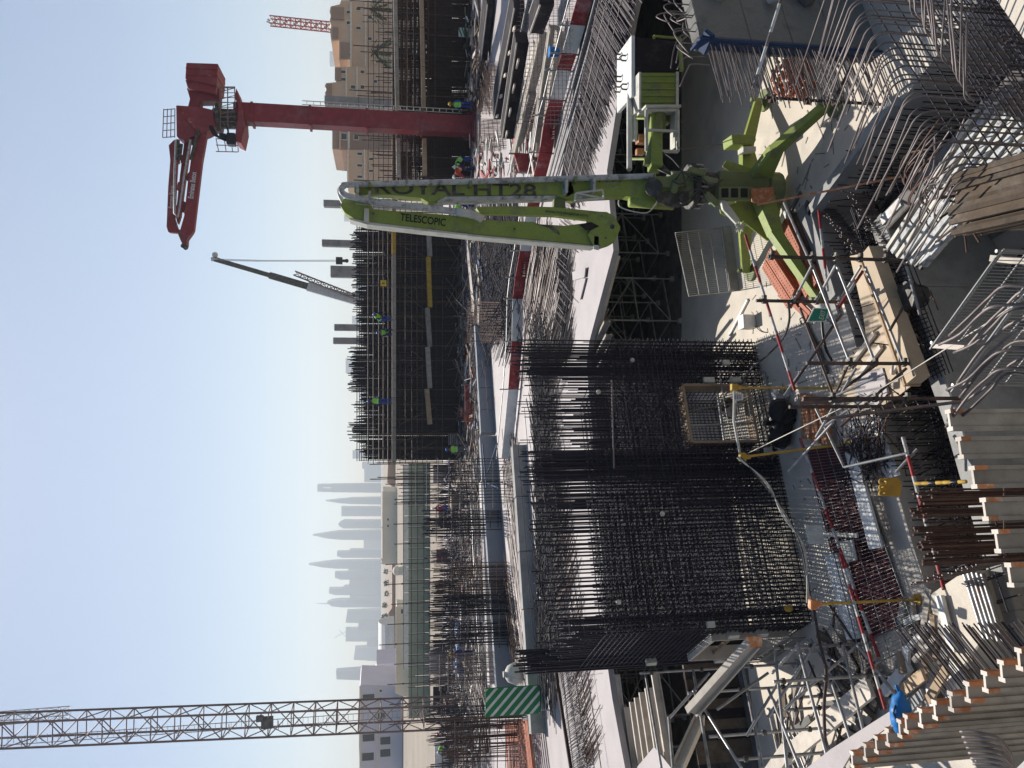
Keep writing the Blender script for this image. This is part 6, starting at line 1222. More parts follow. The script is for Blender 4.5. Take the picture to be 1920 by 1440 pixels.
# yellow capped guard posts and their rails
for (x0, y0, x1, y1, lb) in [(1376, 727, 1560, 728, 'yellow capped guard post rising in front of the front opening of the cage'), (1392, 857, 1592, 832, 'yellow guard post before the cage, between the opening and its left corner'), (1524, 1133, 1722, 1124, 'yellow guard post below the left corner of the cage')]:
    b0_ = G(x1, y1, 0); tp_ = D(x0, y0, b0_.y); t = thing('guard_post', lb, 'post', b0_); bar(t, 'post_tube', b0_, tp_, .024, 'yellow', 8); q = MB(); q.box(tp_, (.16, .12, .12)); q.prism(tp_ - V((0, 0, .16)), tp_ - V((0, 0, .05)), .05, 8); q.build('clamp_head', 'timbero' if y0 > 1000 else 'yellow', t, bevel=.015); q = MB(); q.prism(b0_, b0_ + V((0, 0, .03)), .1, 8); q.build('base_plate', 'yellow', t)
t = thing('guard_rail', 'pale tube rail with cables linking the yellow guard posts along the cage', 'rail', D(1390, 850, 14))
tube(t, 'rail_tube', [D(1377, 733, 14.6), D(1376, 790, 14.5), D(1388, 852, 14.3)], .026, 'cream', 8)
for dz in (0, .05, .09): tube(t, 'cable', smoothpts([D(1390, 858, 14.2) + V((0, 0, dz)), D(1430, 905, 13.9) + V((0, 0, -dz)), D(1475, 965, 13.4) + V((0, 0, dz)), D(1500, 1020, 13) + V((0, 0, -dz * .6)), D(1513, 1080, 12.6), D(1522, 1130, 12.4) + V((0, 0, dz))], 5), .013, 'cream' if dz else 'hose', 6)
t = thing('notice_tag', 'small white printed notice hanging from the yellow capped post', 'notice', D(1385, 748, 14.4)); q = MB(); q.box(D(1384, 744, 14.4), (.13, .012, .2)); q.build('notice_sheet', 'white', t)
for k in range(4): box(t, 'text_line', D(1379 + 3.4 * k, 744, 14.38), (.09, .006, .008), 'grease')
# ================================================================ THINGS ON THE PIT FLOOR
t = thing('white_box', 'small white box standing on the lit floor near the cage', 'box', G(1408, 612)); c_ = G(1414, 604); q = MB(); q.obox(c_ + V((-.16, 0, .16)), c_ + V((.16, 0.05, .16)), .28, .3); q.build('box_body', 'white', t, bevel=.012); q = MB(); q.obox(c_ + V((-.17, 0, .325)), c_ + V((.17, .05, .325)), .3, .02); q.build('box_lid', 'white', t)
tube(t, 'box_cable', smoothpts([c_ + V((-.1, -.15, .05)), c_ + V((-.25, -.4, .02)), c_ + V((-.3, -.7, .02))], 4), .012, 'hose', 5)
def orange_stack(label, a, b, n, wd):
    t = thing('orange_deck_panels', label, 'steel planks', a); d_ = (b - a).normalized(); s_ = V((-d_.y, d_.x, 0))
    for k in range(n):
        o = s_ * ((k % 2) * .26) + V((0, 0, .07 + .07 * (k // 2))); e = rnd(-.1, .1); p = plank(t, 'steel_plank', a + o + d_ * e, b + o + d_ * e, .23, .05, 'orange'); 
        if k >= n - 2:
            mb = MB(); L = (b - a).length
            for j in range(int(L / .09)):
                for sgn in (-.06, .06): c_ = a + o + d_ * (e + .05 + j * .09) + s_ * sgn + V((0, 0, .0262)); mb.prism(c_, c_ + V((0, 0, .002)), .018, 6)
            mb.build('perforation', 'black', t)['kind'] = 'stuff'
orange_stack('near stack of bright orange perforated steel planks beside the green left leg', G(1452, 492), G(1500, 566), 8, .25); orange_stack('far stack of bright orange perforated steel planks against the pale pipe', G(1484, 436), G(1542, 556), 8, .25)
t = thing('orange_deck_panels', 'short single orange rail end just above the EXIT sign', 'steel planks', G(1497, 580)); plank(t, 'steel_plank', G(1488, 568, .05), G(1516, 595, .05), .12, .08, 'orange'); plank(t, 'steel_plank', G(1500, 568, .1), G(1520, 588, .1), .08, .05, 'orange')
t = thing('concrete_pipe', 'long pale tube lying on the floor beside the orange steel planks', 'pipe', G(1500, 470)); q = MB(); q.tube([G(1468, 380, .09), G(1500, 465, .09), G(1552, 600, .09)], .075, 12); q.build('pipe_body', 'white', t, smooth=True); q = MB(); q.tube([G(1500, 464, .09), G(1503, 472, .09)], .09, 12); q.build('pipe_collar', 'dusty', t)
t = thing('pale_plank', 'white plank lying along the floor edge next to a dark channel', 'plank', G(1540, 480)); plank(t, 'plank_board', G(1500, 395, .06), G(1566, 600, .06), .35, .06, 'conc'); plank(t, 'channel', G(1490, 405, .1), G(1528, 500, .1), .16, .12, 'rebarr')
t = thing('white_batten', 'thin white batten lying along the shadow line near the white box', 'batten', G(1385, 600)); plank(t, 'batten_strip', G(1368, 628, .03), G(1402, 562, .03), .08, .05, 'white')
t = thing('bin_bag', 'shiny black bin bag slumped on the floor before the cage', 'bag', G(1480, 800)); q = MB(); c_ = G(1484, 795)
for k in range(13): q.ball(c_ + V((rnd(-.34, .34), rnd(-.16, .16), rnd(.16, .32))), rnd(.2, .3), rnd(.18, .26), rnd(.16, .28), 10, 7, .12)
q.build('bag_body', 'black', t); q = MB(); q.prism(c_ + V((0, 0, .5)), c_ + V((.05, 0, .62)), .04, 6, .11); q.build('tied_neck', 'black', t)
t = thing('scrap_wrap', 'crumpled silver wrapping beside the bin bag', 'wrapping', G(1470, 742)); q = MB(); c_ = G(1474, 745)
for k in range(12): q.ball(c_ + V((rnd(-.18, .18), rnd(-.15, .15), rnd(.05, .3))), rnd(.05, .12), rnd(.05, .1), rnd(.05, .1), 6, 4, .35)
q.build('foil_sheet', 'white', t); q = MB()
for k in range(8): q.ball(c_ + V((rnd(-.2, .2), rnd(-.15, .15), rnd(.05, .25))), rnd(.04, .1), rnd(.04, .1), rnd(.04, .1), 6, 4, .3)
q.build('grey_folds', 'tube', t)
t = thing('timber_crate_stack', 'stack of orange-brown ribbed boards beside the bin bag', 'boards', G(1530, 785))
for k in range(9): a = G(1503 + 5.5 * k, 738 + 1.5 * k, .1 + .03 * (k % 3)); b = G(1510 + 5.5 * k, 822 + 1.5 * k, .1 + .03 * (k % 3)); plank(t, 'ribbed_board', a, b, .1, .14, 'timbero' if k % 3 else 'timber')
# mesh walkway before the cage
t = thing('maroon_walkway', 'dark maroon panel walkway on the floor along the cage', 'walkway', G(1590, 1000))
def wk(u): return (1512 + 96 * u, 842 + 370 * u), (1592 + 118 * u, 835 + 330 * u)
for k in range(7):
    u = k / 7; v_ = (k + 1) / 7 - .006; (a, b), (c, d) = wk(u), wk(v_); ext(t, 'maroon_panel', [G(*a, .05), G(*c, .05), G(*d, .05), G(*b, .05)], V((0, 0, .04)), 'maroon')
for nm, u0, u1, lb in (('mesh_guard', 0., .48, 'white wire mesh panel lying on the maroon walkway, right half'), ('mesh_guard', .5, 1.12, 'white wire mesh panel lying on the maroon walkway, left half')):
    (a, b), (c, d) = wk(u0), wk(u1); mesh_panel(nm, lb, 'mesh panel', G(*a, .3), G(*c, .3), G(*b, .3) - G(*a, .3), G(*d, .3) - G(*c, .3), 30, 4, 'wire', .005)
t = thing('pale_plank', 'long pale board along the near edge of the mesh walkway', 'plank', G(1620, 940)); ext(t, 'plank_board', [G(1588, 848, .3), G(1612, 862, .3), G(1658, 1026, .3), G(1634, 1030, .3)], V((0, 0, .05)), 'white')
t = thing('pale_plank', 'long pale board continuing along the cage towards the left scaffold', 'plank', G(1580, 1120)); ext(t, 'plank_board', [G(1550, 1042, .2), G(1573, 1036, .2), G(1618, 1196, .2), G(1592, 1200, .2)], V((0, 0, .05)), 'white')
t = thing('plywood_square', 'square pale plywood offcut propped by the cage foot', 'plywood', G(1525, 1000)); ext(t, 'offcut', [D(1510, 985, 14.0), D(1541, 985, 13.8), D(1547, 1021, 13.6), D(1517, 1020, 13.8)], V((0, .03, 0)), 'cream')
t = thing('plywood_square', 'square pale plywood offcut lying on the mesh walkway', 'plywood', G(1590, 1033)); ext(t, 'offcut', [G(1575, 1016, .36), G(1600, 1012, .36), G(1608, 1050, .36), G(1584, 1056, .36)], V((0, 0, .03)), 'cream')
t = thing('white_batten', 'thin white batten crossing the mesh walkway', 'batten', G(1570, 1005)); plank(t, 'batten_strip', G(1540, 1002, .36), G(1608, 1004, .36), .08, .04, 'cream')
t = thing('rebar_tangle', 'tangled heap of bent scrap bars on the white floor patch', 'scrap heap', G(1640, 850))
for k in range(75):
    c_ = G(rnd(1610, 1675), rnd(790, 890)) + V((0, 0, rnd(.03, .4))); a = rnd(0, 6.28); L = rnd(.25, .8); d_ = V((cos(a), sin(a), rnd(-.2, .2))) * L; e = V((cos(a + 1.3), sin(a + 1.3), rnd(-.3, .3))) * rnd(.08, .3)
    tube(t, 'bent_bar', smoothpts([c_ - d_ + e, c_ - d_ * .8, c_, c_ + d_ * .8, c_ + d_ + e], 2), .010, 'rebar' if k % 3 else 'rebarr', 4)
t = thing('pale_sheet', 'white plastic sheet spread under the tangled bars', 'sheet', G(1650, 860)); ext(t, 'sheet', [G(1590, 790, .01), G(1650, 780, .01), G(1675, 860, .01), G(1690, 890, .01), G(1640, 905, .01), G(1600, 850, .01)], V((0, 0, .012)), 'white')
t = thing('yellow_hook_block', 'yellow plastic cable hook bracket hanging by the trench', 'hook bracket', D(1670, 915, 11.4)); cY = 11.4
ext(t, 'bracket_plate', [D(1662, 897, cY), D(1685, 896, cY), D(1691, 905, cY), D(1690, 928, cY), D(1683, 932, cY), D(1656, 930, cY), D(1662, 922, cY), D(1655, 915, cY), D(1662, 908, cY)], V((0, .06, 0)), 'yellow', .008)
for k in range(3): tube(t, 'hook', smoothpts([D(1663, 900 + 11 * k, cY), D(1652, 899 + 11 * k, cY - .02), D(1650, 905 + 11 * k, cY - .04), D(1660, 906 + 11 * k, cY - .05)], 4), .02, 'yellow', 7)
# rusty starter cluster and dowels of the lower left
t = thing('starter_cluster', 'thick cluster of rusty starter bars standing in the trench', 'rebar cluster', G(1870, 980, -2.2))
for k in range(46): y = rnd(915, 1055); Y = rnd(9.6, 10.6); a = D(1905, y, Y); z1 = D(1700 + abs(y - 965) * .35 + rnd(0, 40), y, Y).z; bar(t, 'starter_bar', (a.x, Y, -2.2), (a.x + rnd(-.05, .05), Y + rnd(-.05, .05), z1), .018, 'rebarr', 6)
for z in (.2, .7, -.4): 
    a = D(1800, 912, 9.6); b = D(1800, 1058, 9.6); bar(t, 'tie_bar', (a.x, 9.55, z), (b.x, 9.55, z), .012, 'rebarr', 5)
t = thing('dowel_fan', 'fan of thin upright bars slanting left in the lower left corner', 'rebar row', G(1760, 1200, 1))
for k in range(52):
    u = k / 52; a = G(1676 + 240 * u + rnd(-12, 12), 1176 - 10 * u + rnd(-6, 6), 1.5 + rnd(-.2, .3)); bar(t, 'dowel_bar', a, a + V((-.85, -.35, -.55)).normalized() * rnd(1.2, 1.7), .011, 'rebarg' if k % 3 else 'rebar', 5)
t = thing('dowel_fan', 'short pale bar ends above the white block', 'rebar row', G(1790, 1060, .8))
for k in range(26): a = G(1748 + 5.5 * k, 1092 - 1.5 * k, .6); bar(t, 'dowel_bar', a, a + V((rnd(-.05, .0), 0, rnd(.35, .55))), .012, 'rebarg', 5)
t = thing('concrete_block', 'pale sunlit concrete block with a row of pipes beside it', 'concrete block', G(1800, 1120, 0)); ext(t, 'block_body', [G(1738, 1118, .3), G(1808, 1070, .3), G(1846, 1195, .3), G(1800, 1260, .3), G(1760, 1190, .3)], V((0, 0, -2.5)), 'slab', .02)
for k in range(5): bar(t, 'pipe', G(1806 + 9 * k, 1068 + 2 * k, .34), G(1846 + 9 * k, 1196 + 2 * k, .34), .035, 'tube', 8)
for k in range(30):
    a = G(rnd(1830, 1915), rnd(1040, 1220), rnd(-.4, .3)); bar(t, 'cross_bar', a, a + (E1 if k % 2 else E2) * rnd(.3, .9), .012, 'rebar', 5)
for k in range(10):
    a = G(1700 + rnd(0, 80), 1200 + rnd(0, 110), .3); 
t = thing('timber_heap', 'scrap timber heap under the thin bars at the lower left', 'scrap timber', G(1760, 1240))
for k in range(46):
    c_ = G(rnd(1680, 1830), rnd(1150, 1320), rnd(-.1, .4)); a = rnd(0, pi); d_ = V((cos(a), sin(a), rnd(-.2, .2))) * rnd(.15, .6); plank(t, 'scrap_board', c_ - d_, c_ + d_, rnd(.08, .2), rnd(.03, .09), random.choice(['timberg', 'timberl', 'timber', 'conc', 'white']))
t = thing('timber_heap', 'scrap boards on the sunlit lower floor below the joist ends', 'scrap timber', G(1880, 850, -2.2))
for k in range(26):
    c_ = G(rnd(1830, 1930), rnd(770, 1100), rnd(-2.15, -2.0)); a = rnd(0, pi); d_ = V((cos(a), sin(a), rnd(-.05, .05))) * rnd(.3, .9); plank(t, 'scrap_board', c_ - d_, c_ + d_, rnd(.1, .22), rnd(.04, .09), random.choice(['timberg', 'timberl', 'redb', 'orange']))
# ================================================================ UPRIGHT TIMBER BEAMS (formwork), lower left
def upright_beam(root, x, y, zt, L, ang=.0, h=.2, wf=.08, orange=True):
    c_ = G(x, y, zt); u = V((cos(ang), sin(ang), 0)); n_ = V((-u.y, u.x, 0)); dn = V((0, -.0, -L))
    tt = thing('formwork_beam', 'x', 'timber beam', c_ + dn); 
    mb = MB()
    for s in (-1, 1): mb.obox(c_ + u * s * (h / 2 - .02), c_ + u * s * (h / 2 - .02) + dn, .04, wf, n_)
    mb.obox(c_, c_ + dn, h - .08, .026, n_); mb.build('timber', 'timberg', tt)
    if orange:
        mb = MB(); up_ = V((0, 0, .004))
        for s in (-1, 1): mb.obox(c_ + u * s * (h / 2 - .02) + up_ * 1.5, c_ + u * s * (h / 2 - .02) + up_ * 0.2, .042, wf + .004, n_)
        mb.obox(c_ + up_, c_ + up_ * .2, h - .08, .03, n_); mb.build('cut_end', 'timberl', tt)
        mb = MB()
        for s in ((1, -1) if rnd(0, 1) > .4 else (1,)): mb.obox(c_ + u * s * (h / 2 - .02) + V((0, 0, -.002)), c_ + u * s * (h / 2 - .02) - V((0, 0, rnd(.1, .2))), .043, wf + .005, n_)
        mb.build('painted_end', 'timbero', tt)
    return tt
ords = ['first', 'second', 'third', 'fourth', 'fifth', 'sixth', 'seventh', 'eighth', 'ninth', 'tenth', 'eleventh', 'twelfth', 'thirteenth', 'fourteenth']
tops = [(1598, 1424), (1622, 1410), (1643, 1396), (1664, 1382), (1687, 1366), (1699, 1357), (1726, 1346), (1753, 1331), (1783, 1315), (1814, 1297), (1847, 1278), (1878, 1258), (1911, 1236), (1935, 1222)]
for k, (x, y) in enumerate(tops):
    tt = upright_beam(None, x, y, 3.2 + rnd(-.02, .02), 5.3, ang=.12); tt['label'] = 'upright timber formwork beam with orange paint, %s from the blue sack side of the stepped row' % ords[k]; tt['group'] = 'stepped row of upright formwork beams'
tops2 = [(1780, 788), (1800, 840), (1825, 895), (1846, 955), (1869, 1015), (1893, 1078)]
for k, (x, y) in enumerate(tops2):
    tt = upright_beam(None, x, y, 3.25, 5.4, ang=.2, h=.22); tt['label'] = 'weathered upright formwork beam, %s from the right in the spaced row over the trench' % ords[k]; tt['group'] = 'spaced row of upright formwork beams'
t = thing('formwork_sheet', 'pinkish plywood formwork sheet behind the stepped upright beams', 'plywood sheet', G(1580, 1420, 2.9)); ext(t, 'sheet', [G(1490, 1460, 3.0), G(1560, 1405, 3.0), G(1690, 1322, 3.0), G(1700, 1340, 3.0), G(1600, 1412, 3.0), G(1572, 1460, 3.0)], V((0, 0, .025)), 'plyw')
t = thing('blue_sack', 'bright blue plastic sack at the top of the stepped timber beams', 'sack', G(1690, 1335, 3.0)); q = MB(); c_ = G(1688, 1334, 3.08)
q.tube([c_ + V((-.28 + .047 * k, .012 * sin(k * 1.7), .012 * sin(k * 2.3))) for k in range(12)], [.02, .06, .085, .1, .105, .115, .112, .115, .1, .08, .05, .02], 14)
q.build('sack_body', 'blue', t, smooth=True); tube(t, 'twisted_end', [c_ + V((.2, 0, .0)), c_ + V((.26, .03, .02)), c_ + V((.3, 0, .05))], .018, 'blue', 6); tube(t, 'carry_loop', smoothpts([c_ + V((-.05, -.05, .09)), c_ + V((.02, -.06, .125)), c_ + V((.1, -.05, .09))], 4), .01, 'black', 5)
t = thing('hanging_slings', 'bunch of dark lifting straps hanging on the upright beams at the bottom left', 'straps', D(1870, 1410, 7.4))
for k in range(9): y = 1372 + 10 * k; tube(t, 'strap', smoothpts([D(1800 + 4 * k, y, 7.3), D(1838 + 4 * k, y + 2, 7.15), D(1872 + 3 * k, y + 12, 7.1), D(1892 + 2 * k, y + 34, 7.15), D(1900, y + 60, 7.2)], 4), .014, 'rebarg', 6)
t = thing('pink_sheet', 'corner of a pink sheet at the very bottom left', 'sheet', D(1915, 1436, 5.5)); ext(t, 'sheet', [G(1900, 1452, 4.2), G(1938, 1415, 4.2), G(1960, 1460, 4.2)], V((0, 0, .03)), 'plyw')
# ================================================================ NEAR WALL REINFORCEMENT, lower right
WA = V((4.9, 8.75, 0)); WB = V((1.94, 6.68, 0)); wl = (WA - WB).normalized(); wn = V((-wl.y, wl.x, 0))
t = thing('wall_reinforcement', 'close wall reinforcement with hooked bars bending out at the lower right', 'rebar wall', (WB.x, WB.y, -.5))
for k in range(34):
    p = WA.lerp(WB, k / 33) + V((rnd(-.03, .03), rnd(-.03, .03), 0)); zt = 3.62 + rnd(-.04, .04); L = rnd(.65, 1.0) if k % 4 else rnd(1.0, 1.3)
    tube(t, 'hooked_bar', [p + V((0, 0, -2.2)), p + V((0, 0, zt - .12))] + [p + V((0, 0, zt - .12)) + wn * .14 * (1 - cos(a)) + V((0, 0, .14 * sin(a))) for a in (.4, .8, 1.2, 1.57)] + [p + V((0, 0, zt + .02 + rnd(-.08, .02))) + wn * (.14 + L) - wl * rnd(.05, .3)], .0095, 'rebarg', 6)
WC = WA + V((.1, -.62, 0)); WD = WB + V((.62, -.1, 0))
for k in range(32):
    p = WC.lerp(WD, k / 31) + V((rnd(-.03, .03), rnd(-.03, .03), 0)); zt = 3.66 + rnd(-.04, .04); L = rnd(.45, .8); dr = (-wn * .8 + wl * .5 + V((0, 0, .15))).normalized()
    tube(t, 'hooked_bar', [p + V((0, 0, -2.2)), p + V((0, 0, zt - .1))] + [p + V((0, 0, zt - .1)) + dr * .12 * (1 - cos(a)) + V((0, 0, .12 * sin(a))) for a in (.4, .8, 1.2, 1.57)] + [p + V((0, 0, zt + .1 + rnd(-.05, .1))) + dr * (.12 + L)], .0095, 'rebarg', 6)
for i in range(52):
    z = 3.5 - .085 * i
    bar(t, 'horizontal_bar', WC + V((0, 0, z)) - wn * .03 + wl * .2, WD + V((0, 0, z + rnd(-.02, .02))) - wn * .03 - wl * .15, .008, 'rebar', 5)
    if i % 2: bar(t, 'horizontal_bar', WA + V((0, 0, z)) + wn * .03, WB + V((0, 0, z)) + wn * .03, .009, 'rebar', 5)
for s_ in (.35, .7):
    for k in range(26): p = WC.lerp(WD, k / 25) - wn * s_ + V((rnd(-.03, .03), rnd(-.03, .03), 0)); bar(t, 'vertical_bar', p + V((0, 0, -2.2)), p + V((0, 0, 3.3 + rnd(-.3, .15))), .0105, 'rebar', 5)
    for i in range(9): z = 3.2 - .22 * i; bar(t, 'horizontal_bar', WC - wn * s_ + V((0, 0, z)), WD - wn * s_ + V((0, 0, z)), .009, 'rebarg' if i % 2 else 'rebar', 5)
t = thing('near_slab_edge', 'corner of a sunlit pale slab at the bottom right', 'slab', G(1900, 20, 3.4)); ext(t, 'slab_body', [G(1848, -30, 3.4), G(1925, 80, 3.4), G(1990, 60, 3.4), G(1960, -60, 3.4)], V((0, 0, -.3)), 'slab')
# pale beam stack
t = thing('pale_beam_stack', 'stack of long white aluminium beams running across the lower floor', 'beams', G(1700, 430, 0))
for k in range(8):
    a = G(1668 + 9 * k, 474 + 5 * k - abs(k - 3) * 3, .2 + .05 * (k % 2)); b = G(1850 + 14 * k, 190 + 8 * k, .2 + .05 * (k % 2)); plank(t, 'beam', a, b, .09 if k % 2 else .07, .12, 'dusty' if k % 2 else 'cream')
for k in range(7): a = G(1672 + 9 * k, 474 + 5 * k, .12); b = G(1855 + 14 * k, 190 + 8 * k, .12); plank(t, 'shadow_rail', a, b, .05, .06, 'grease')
t = thing('blue_grey_channel', 'short blue-grey channel end on the pale beam stack', 'channel', G(1675, 405, .3)); plank(t, 'channel_web', G(1655, 415, .35), G(1690, 378, .35), .16, .06, 'tube')
t = thing('bent_bar_heap', 'heap of long bent bars dumped over the pale beam stack', 'rebar heap', G(1760, 380, .4))
for k in range(26):
    a = G(rnd(1690, 1760), rnd(330, 430), .5 + rnd(0, .3)); d_ = V((rnd(-.2, .3), rnd(-.9, -.3), rnd(0, .3))); L = rnd(.7, 1.5); tube(t, 'bent_bar', smoothpts([a, a + V((.12, -.05, .1)), a + V((.3, -.3, .14)), a + V((.35, -.35, .15)) + d_ * L], 4), .012, 'rebarg' if k % 2 else 'rebarr', 6)
# dark board stack pointing to the camera
t = thing('dark_board_stack', 'stack of long dark weathered boards pointing at the viewer, lower right', 'boards', D(1800, 385, 7))
for k in range(12):
    for j in range(3): y = 334 + 9.4 * k + rnd(-2, 2); a = D(1782 + rnd(0, 22), y, 7.0) + V((0, 0, -.1 * j)); plank(t, 'board', a, a + V((.05, -2.6, -.55)), .05, .05 + rnd(0, .03), 'timberd')
for k in range(14): a = D(1785 + rnd(0, 30), rnd(330, 440), 7.05); bar(t, 'bar', a, a + V((rnd(-.3, .1), rnd(-.3, .4), rnd(-.1, .15))), .012, 'rebarr', 5)
mesh_panel('mesh_guard', 'white wire guard panel with a ladder-like folded edge, upper of two at the bottom', 'guard panel', G(1875, 470, 2.5) - V((0, 0, 1.2)), G(1752, 642, 2.5) - V((0, 0, 1.2)), V((0, -.05, 1.2)), V((0, -.05, 1.2)), 30, 4, 'wire', .006, edge=V((-.08, .06, .05)))
mesh_panel('mesh_guard', 'white wire guard panel with a ladder-like folded edge, lower of two at the bottom', 'guard panel', G(1915, 552, 2.5) - V((0, 0, 1.2)), G(1792, 722, 2.5) - V((0, 0, 1.2)), V((0, -.05, 1.2)), V((0, -.05, 1.2)), 30, 4, 'wire', .006, edge=V((-.08, .06, .05)))
t = thing('pale_plank', 'pale plank end beside the dark pit at the bottom edge', 'plank', G(1890, 485, 1)); plank(t, 'plank_board', G(1862, 484, 1.2), G(1935, 492, 1.2), .08, .1, 'timberl')
t = thing('pale_plank', 'small pale plank under the end of the ladder-edged mesh', 'plank', G(1770, 650, 1)); plank(t, 'plank_board', G(1750, 648, .9), G(1812, 652, .9), .07, .08, 'timberl')
t = thing('bent_tubes', 'sheaf of grey curved bars sweeping in at the bottom edge', 'bars', D(1860, 620, 6.4))
for k in range(11):
    y = 530 + 17 * k; Y = 6.2 + .05 * k; x = 1785 + rnd(-25, 25); tube(t, 'curved_bar', smoothpts([D(x, y + 100 + rnd(-20, 20), Y + .8), D(x + 40, y + 62, Y + .5), D(x + 75, y + 28, Y + .3), D(x + 105, y + rnd(0, 12), Y + .1), D(1945, y + rnd(-6, 10), Y - .1)], 4), .015, 'rebarg', 7)
t = thing('rough_kerb', 'rough broken concrete kerb on the lower floor beneath the mesh', 'kerb', G(1840, 560, -2.2)); q = MB()
for k in range(16): u = k / 16; c_ = G(1800 + 88 * u, 440 + 250 * u, -1.95); q.box(c_ + V((rnd(-.04, .04), rnd(-.04, .04), 0)), (rnd(.3, .5), rnd(.3, .42), rnd(.4, .55)))
q.build('kerb_stones', 'slab', t, bevel=.03)
t = thing('tie_rope', 'thin pale rope running from the yellow post down over the mesh panels', 'rope', D(1400, 856, 14)); tube(t, 'rope', [D(1402, 850, 14.2), D(1640, 735, 11.5), D(1700, 700, 10.6), D(1860, 600, 8), D(1940, 545, 7)], .008, 'rope', 5)
t = thing('tie_rope', 'rusty orange stay tube running from the boom foot to the lower right', 'stay', D(1420, 385, 14.8)); bar(t, 'stay_tube', D(1420, 384, 14.6), D(1688, 331, 12.2), .02, 'timbero', 6)
for k in range(3): pass
# hanging hooks frame on the tubes at the trench corner
t = thing('hook_rack', 'dark tube rack with small bar hooks over the trench corner', 'rack', D(1680, 760, 11.4)); bar(t, 'rack_tube', D(1500, 756, 12.4), D(1720, 744, 11.2), .03, 'tubed', 8); bar(t, 'rack_tube', D(1540, 786, 12.2), D(1810, 752, 10.6), .026, 'tubed', 8)
for k in range(9): a = D(1560 + 22 * k, 755 - k, 12.2 - .12 * k); b = D(1570 + 22 * k, 783 - 2.5 * k, 12.0 - .12 * k); tube(t, 'bar_hook', [a, a.lerp(b, .9) + V((0, 0, -.02)), b], .009, 'rebarg', 5)

for (x, y, z) in ((1875, 470, 2.5), (1752, 642, 2.5), (1915, 552, 2.5), (1792, 722, 2.5)):
    t = thing('mesh_post', {1875: 'thin post at the right end of the upper ladder-edged mesh', 1752: 'thin post at the left end of the upper ladder-edged mesh', 1915: 'thin post at the right end of the lower ladder-edged mesh', 1792: 'thin post at the left end of the lower ladder-edged mesh'}[x], 'post', G(x, y, z) - V((0, 0, z + 2.2)))
    p = G(x, y, z); bar(t, 'post_tube', (p.x, p.y + .03, -2.2), (p.x, p.y + .03, z + .02), .02, 'tube', 8); q = MB(); q.prism((p.x, p.y + .03, -2.2), (p.x, p.y + .03, -2.18), .08, 8); q.build('base_plate', 'tube', t)
t = thing('trestle', 'dark timber trestle carrying the stack of dark boards', 'trestle', D(1800, 385, 6.6) - V((0, 0, 5)))
for yy in (345, 430):
    for YY in (6.7, 5.4): a = D(1790, yy, 7.0); a.y = YY; a.z -= .3 + (7 - YY) * .21; plank(t, 'trestle_leg', (a.x, YY, -2.2), a, .09, .09, 'timberd', V((0, 1, 0)))
for YY in (6.7, 5.4): a = D(1790, 340, 7.0); b = D(1790, 435, 7.0); z = a.z - .27 - (7 - YY) * .21; plank(t, 'cross_bearer', (a.x, YY, z), (b.x, YY, z), .1, .1, 'timberd')
t = thing('floor_litter', 'small offcuts and grit scattered on the pit floor', 'litter', (0, 16, 0)); mb = MB()
for k in range(240):
    yy = rnd(180, 1400); c_ = G(rnd(1400, min(1640, 1505 + (yy - 400) * .2 if yy > 400 else 1510 + (400 - yy) * .55)), yy); c_.z = .006; a = rnd(0, pi); L = rnd(.02, .12) * (3 if k % 9 == 0 else 1); mb.obox(c_ - V((cos(a), sin(a), 0)) * L, c_ + V((cos(a), sin(a), 0)) * L, rnd(.01, .04), .012)
mb.build('offcuts', 'timberg', t)['kind'] = 'stuff'

t = thing('tube_stack', 'loose scaffold tubes and planks strewn over the floor of the left scaffold', 'tubes', G(1560, 1330))
for k in range(26):
    c_ = G(rnd(1470, 1660), rnd(1200, 1430)) + V((0, 0, rnd(.03, .25))); a = rnd(0, pi); d_ = V((cos(a), sin(a), rnd(-.06, .06))) * rnd(.3, 1.1); bar(t, 'tube', c_ - d_, c_ + d_, .024, 'tubed' if k % 2 else 'tube', 7)
for k in range(22):
    c_ = G(rnd(1470, 1660), rnd(1200, 1430)) + V((0, 0, rnd(.03, .2))); a = rnd(0, pi); d_ = V((cos(a), sin(a), 0)) * rnd(.2, .8); plank(t, 'board', c_ - d_, c_ + d_, rnd(.08, .22), .04, random.choice(['timberg', 'timber', 'timberd', 'concm']))
t = thing('tube_stack', 'loose bars and boards lying on the floor right of the EXIT sign', 'scrap', G(1560, 420))
for k in range(16):
    c_ = G(rnd(1486, 1528), rnd(380, 560)) + V((0, 0, .03)); a = rnd(0, pi); d_ = V((cos(a), sin(a), 0)) * rnd(.15, .5); plank(t, 'board', c_ - d_, c_ + d_, rnd(.05, .12), .04, random.choice(['timberg', 'rebarr', 'timberd', 'concm']))
t = thing('shade_panels', 'dark shutter boards stacked upright in the shade behind the left scaffold', 'boards', G(1400, 1350))
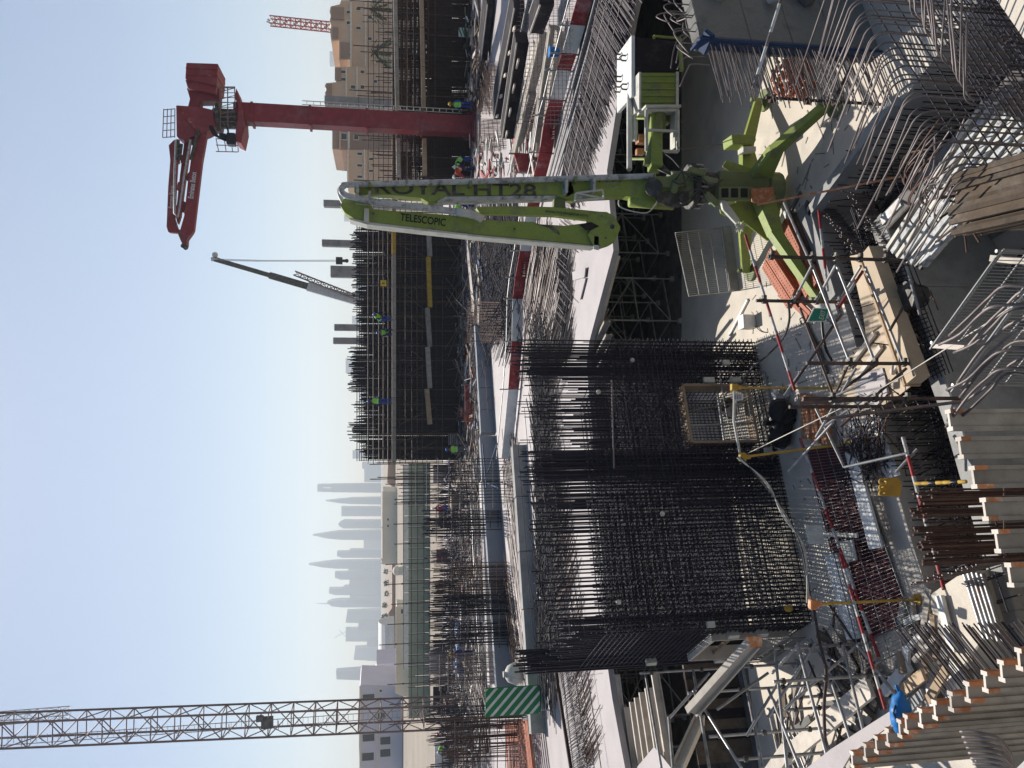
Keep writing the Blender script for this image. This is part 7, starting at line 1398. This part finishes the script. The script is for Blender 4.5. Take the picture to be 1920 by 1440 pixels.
for k in range(9): a = G(1395 + 4 * k, 1262 + 20 * k); box(t, 'shutter_board', a + V((0, .5, .7)), (.5, .1, 1.4), 'blackp' if k % 2 else 'timberd', .45)

t = thing('leaning_scaffold', 'loose tube frame leaning between the ribbed boards and the trench', 'scaffold', G(1590, 880))
for (x0, y0, x1, y1, Ya, Yb) in [(1528, 762, 1583, 876, 13.2, 12.8), (1478, 884, 1562, 792, 13.8, 12.9), (1545, 800, 1640, 735, 12.9, 12.2), (1583, 876, 1700, 850, 12.8, 11.8), (1470, 742, 1500, 700, 13.8, 13.6), (1605, 690, 1530, 820, 12.2, 12.7), (1560, 745, 1660, 700, 12.5, 11.7), (1680, 885, 1720, 842, 11.9, 11.7)]:
    bar(t, 'tube', D(x0, y0, Ya), D(x1, y1, Yb), .024, 'tube', 8)
t = thing('rebar_heap', 'straight starter bars and stirrups crowded in the trench corner', 'rebar heap', G(1640, 330, -1.4))
for k in range(70):
    a = G(rnd(1590, 1700), rnd(270, 400), -1.3 + rnd(0, .6)); d_ = V((rnd(-.25, .25), rnd(-.25, .25), 1)) * rnd(.4, 1.0) if k % 2 else (E1 if k % 4 else E2) * rnd(.5, 1.3); bar(t, 'bar', a, a + d_, .011, 'rebar' if k % 3 else 'rebarg', 5)
t = thing('rubble', 'broken concrete rubble and timber bits on the trench floor at the right corner', 'rubble', G(1640, 300, -1.4)); mb = MB()
for k in range(160): c_ = G(rnd(1580, 1720), rnd(230, 400), -1.36); mb.box(c_, (rnd(.05, .25), rnd(.05, .2), rnd(.04, .16)))
mb.build('rubble_pieces', 'concd', t)['kind'] = 'stuff'
t = thing('timber_heap', 'dark offcuts and boards littering the shaded lower floor', 'scrap timber', G(1780, 560, -2.2))
for k in range(34): c_ = G(rnd(1740, 1900), rnd(440, 720), -2.15); a = rnd(0, pi); d_ = V((cos(a), sin(a), 0)) * rnd(.1, .6); plank(t, 'scrap_board', c_ - d_, c_ + d_, rnd(.06, .2), rnd(.03, .08), random.choice(['timberg', 'timberd', 'rebarr', 'concm', 'timberl']))
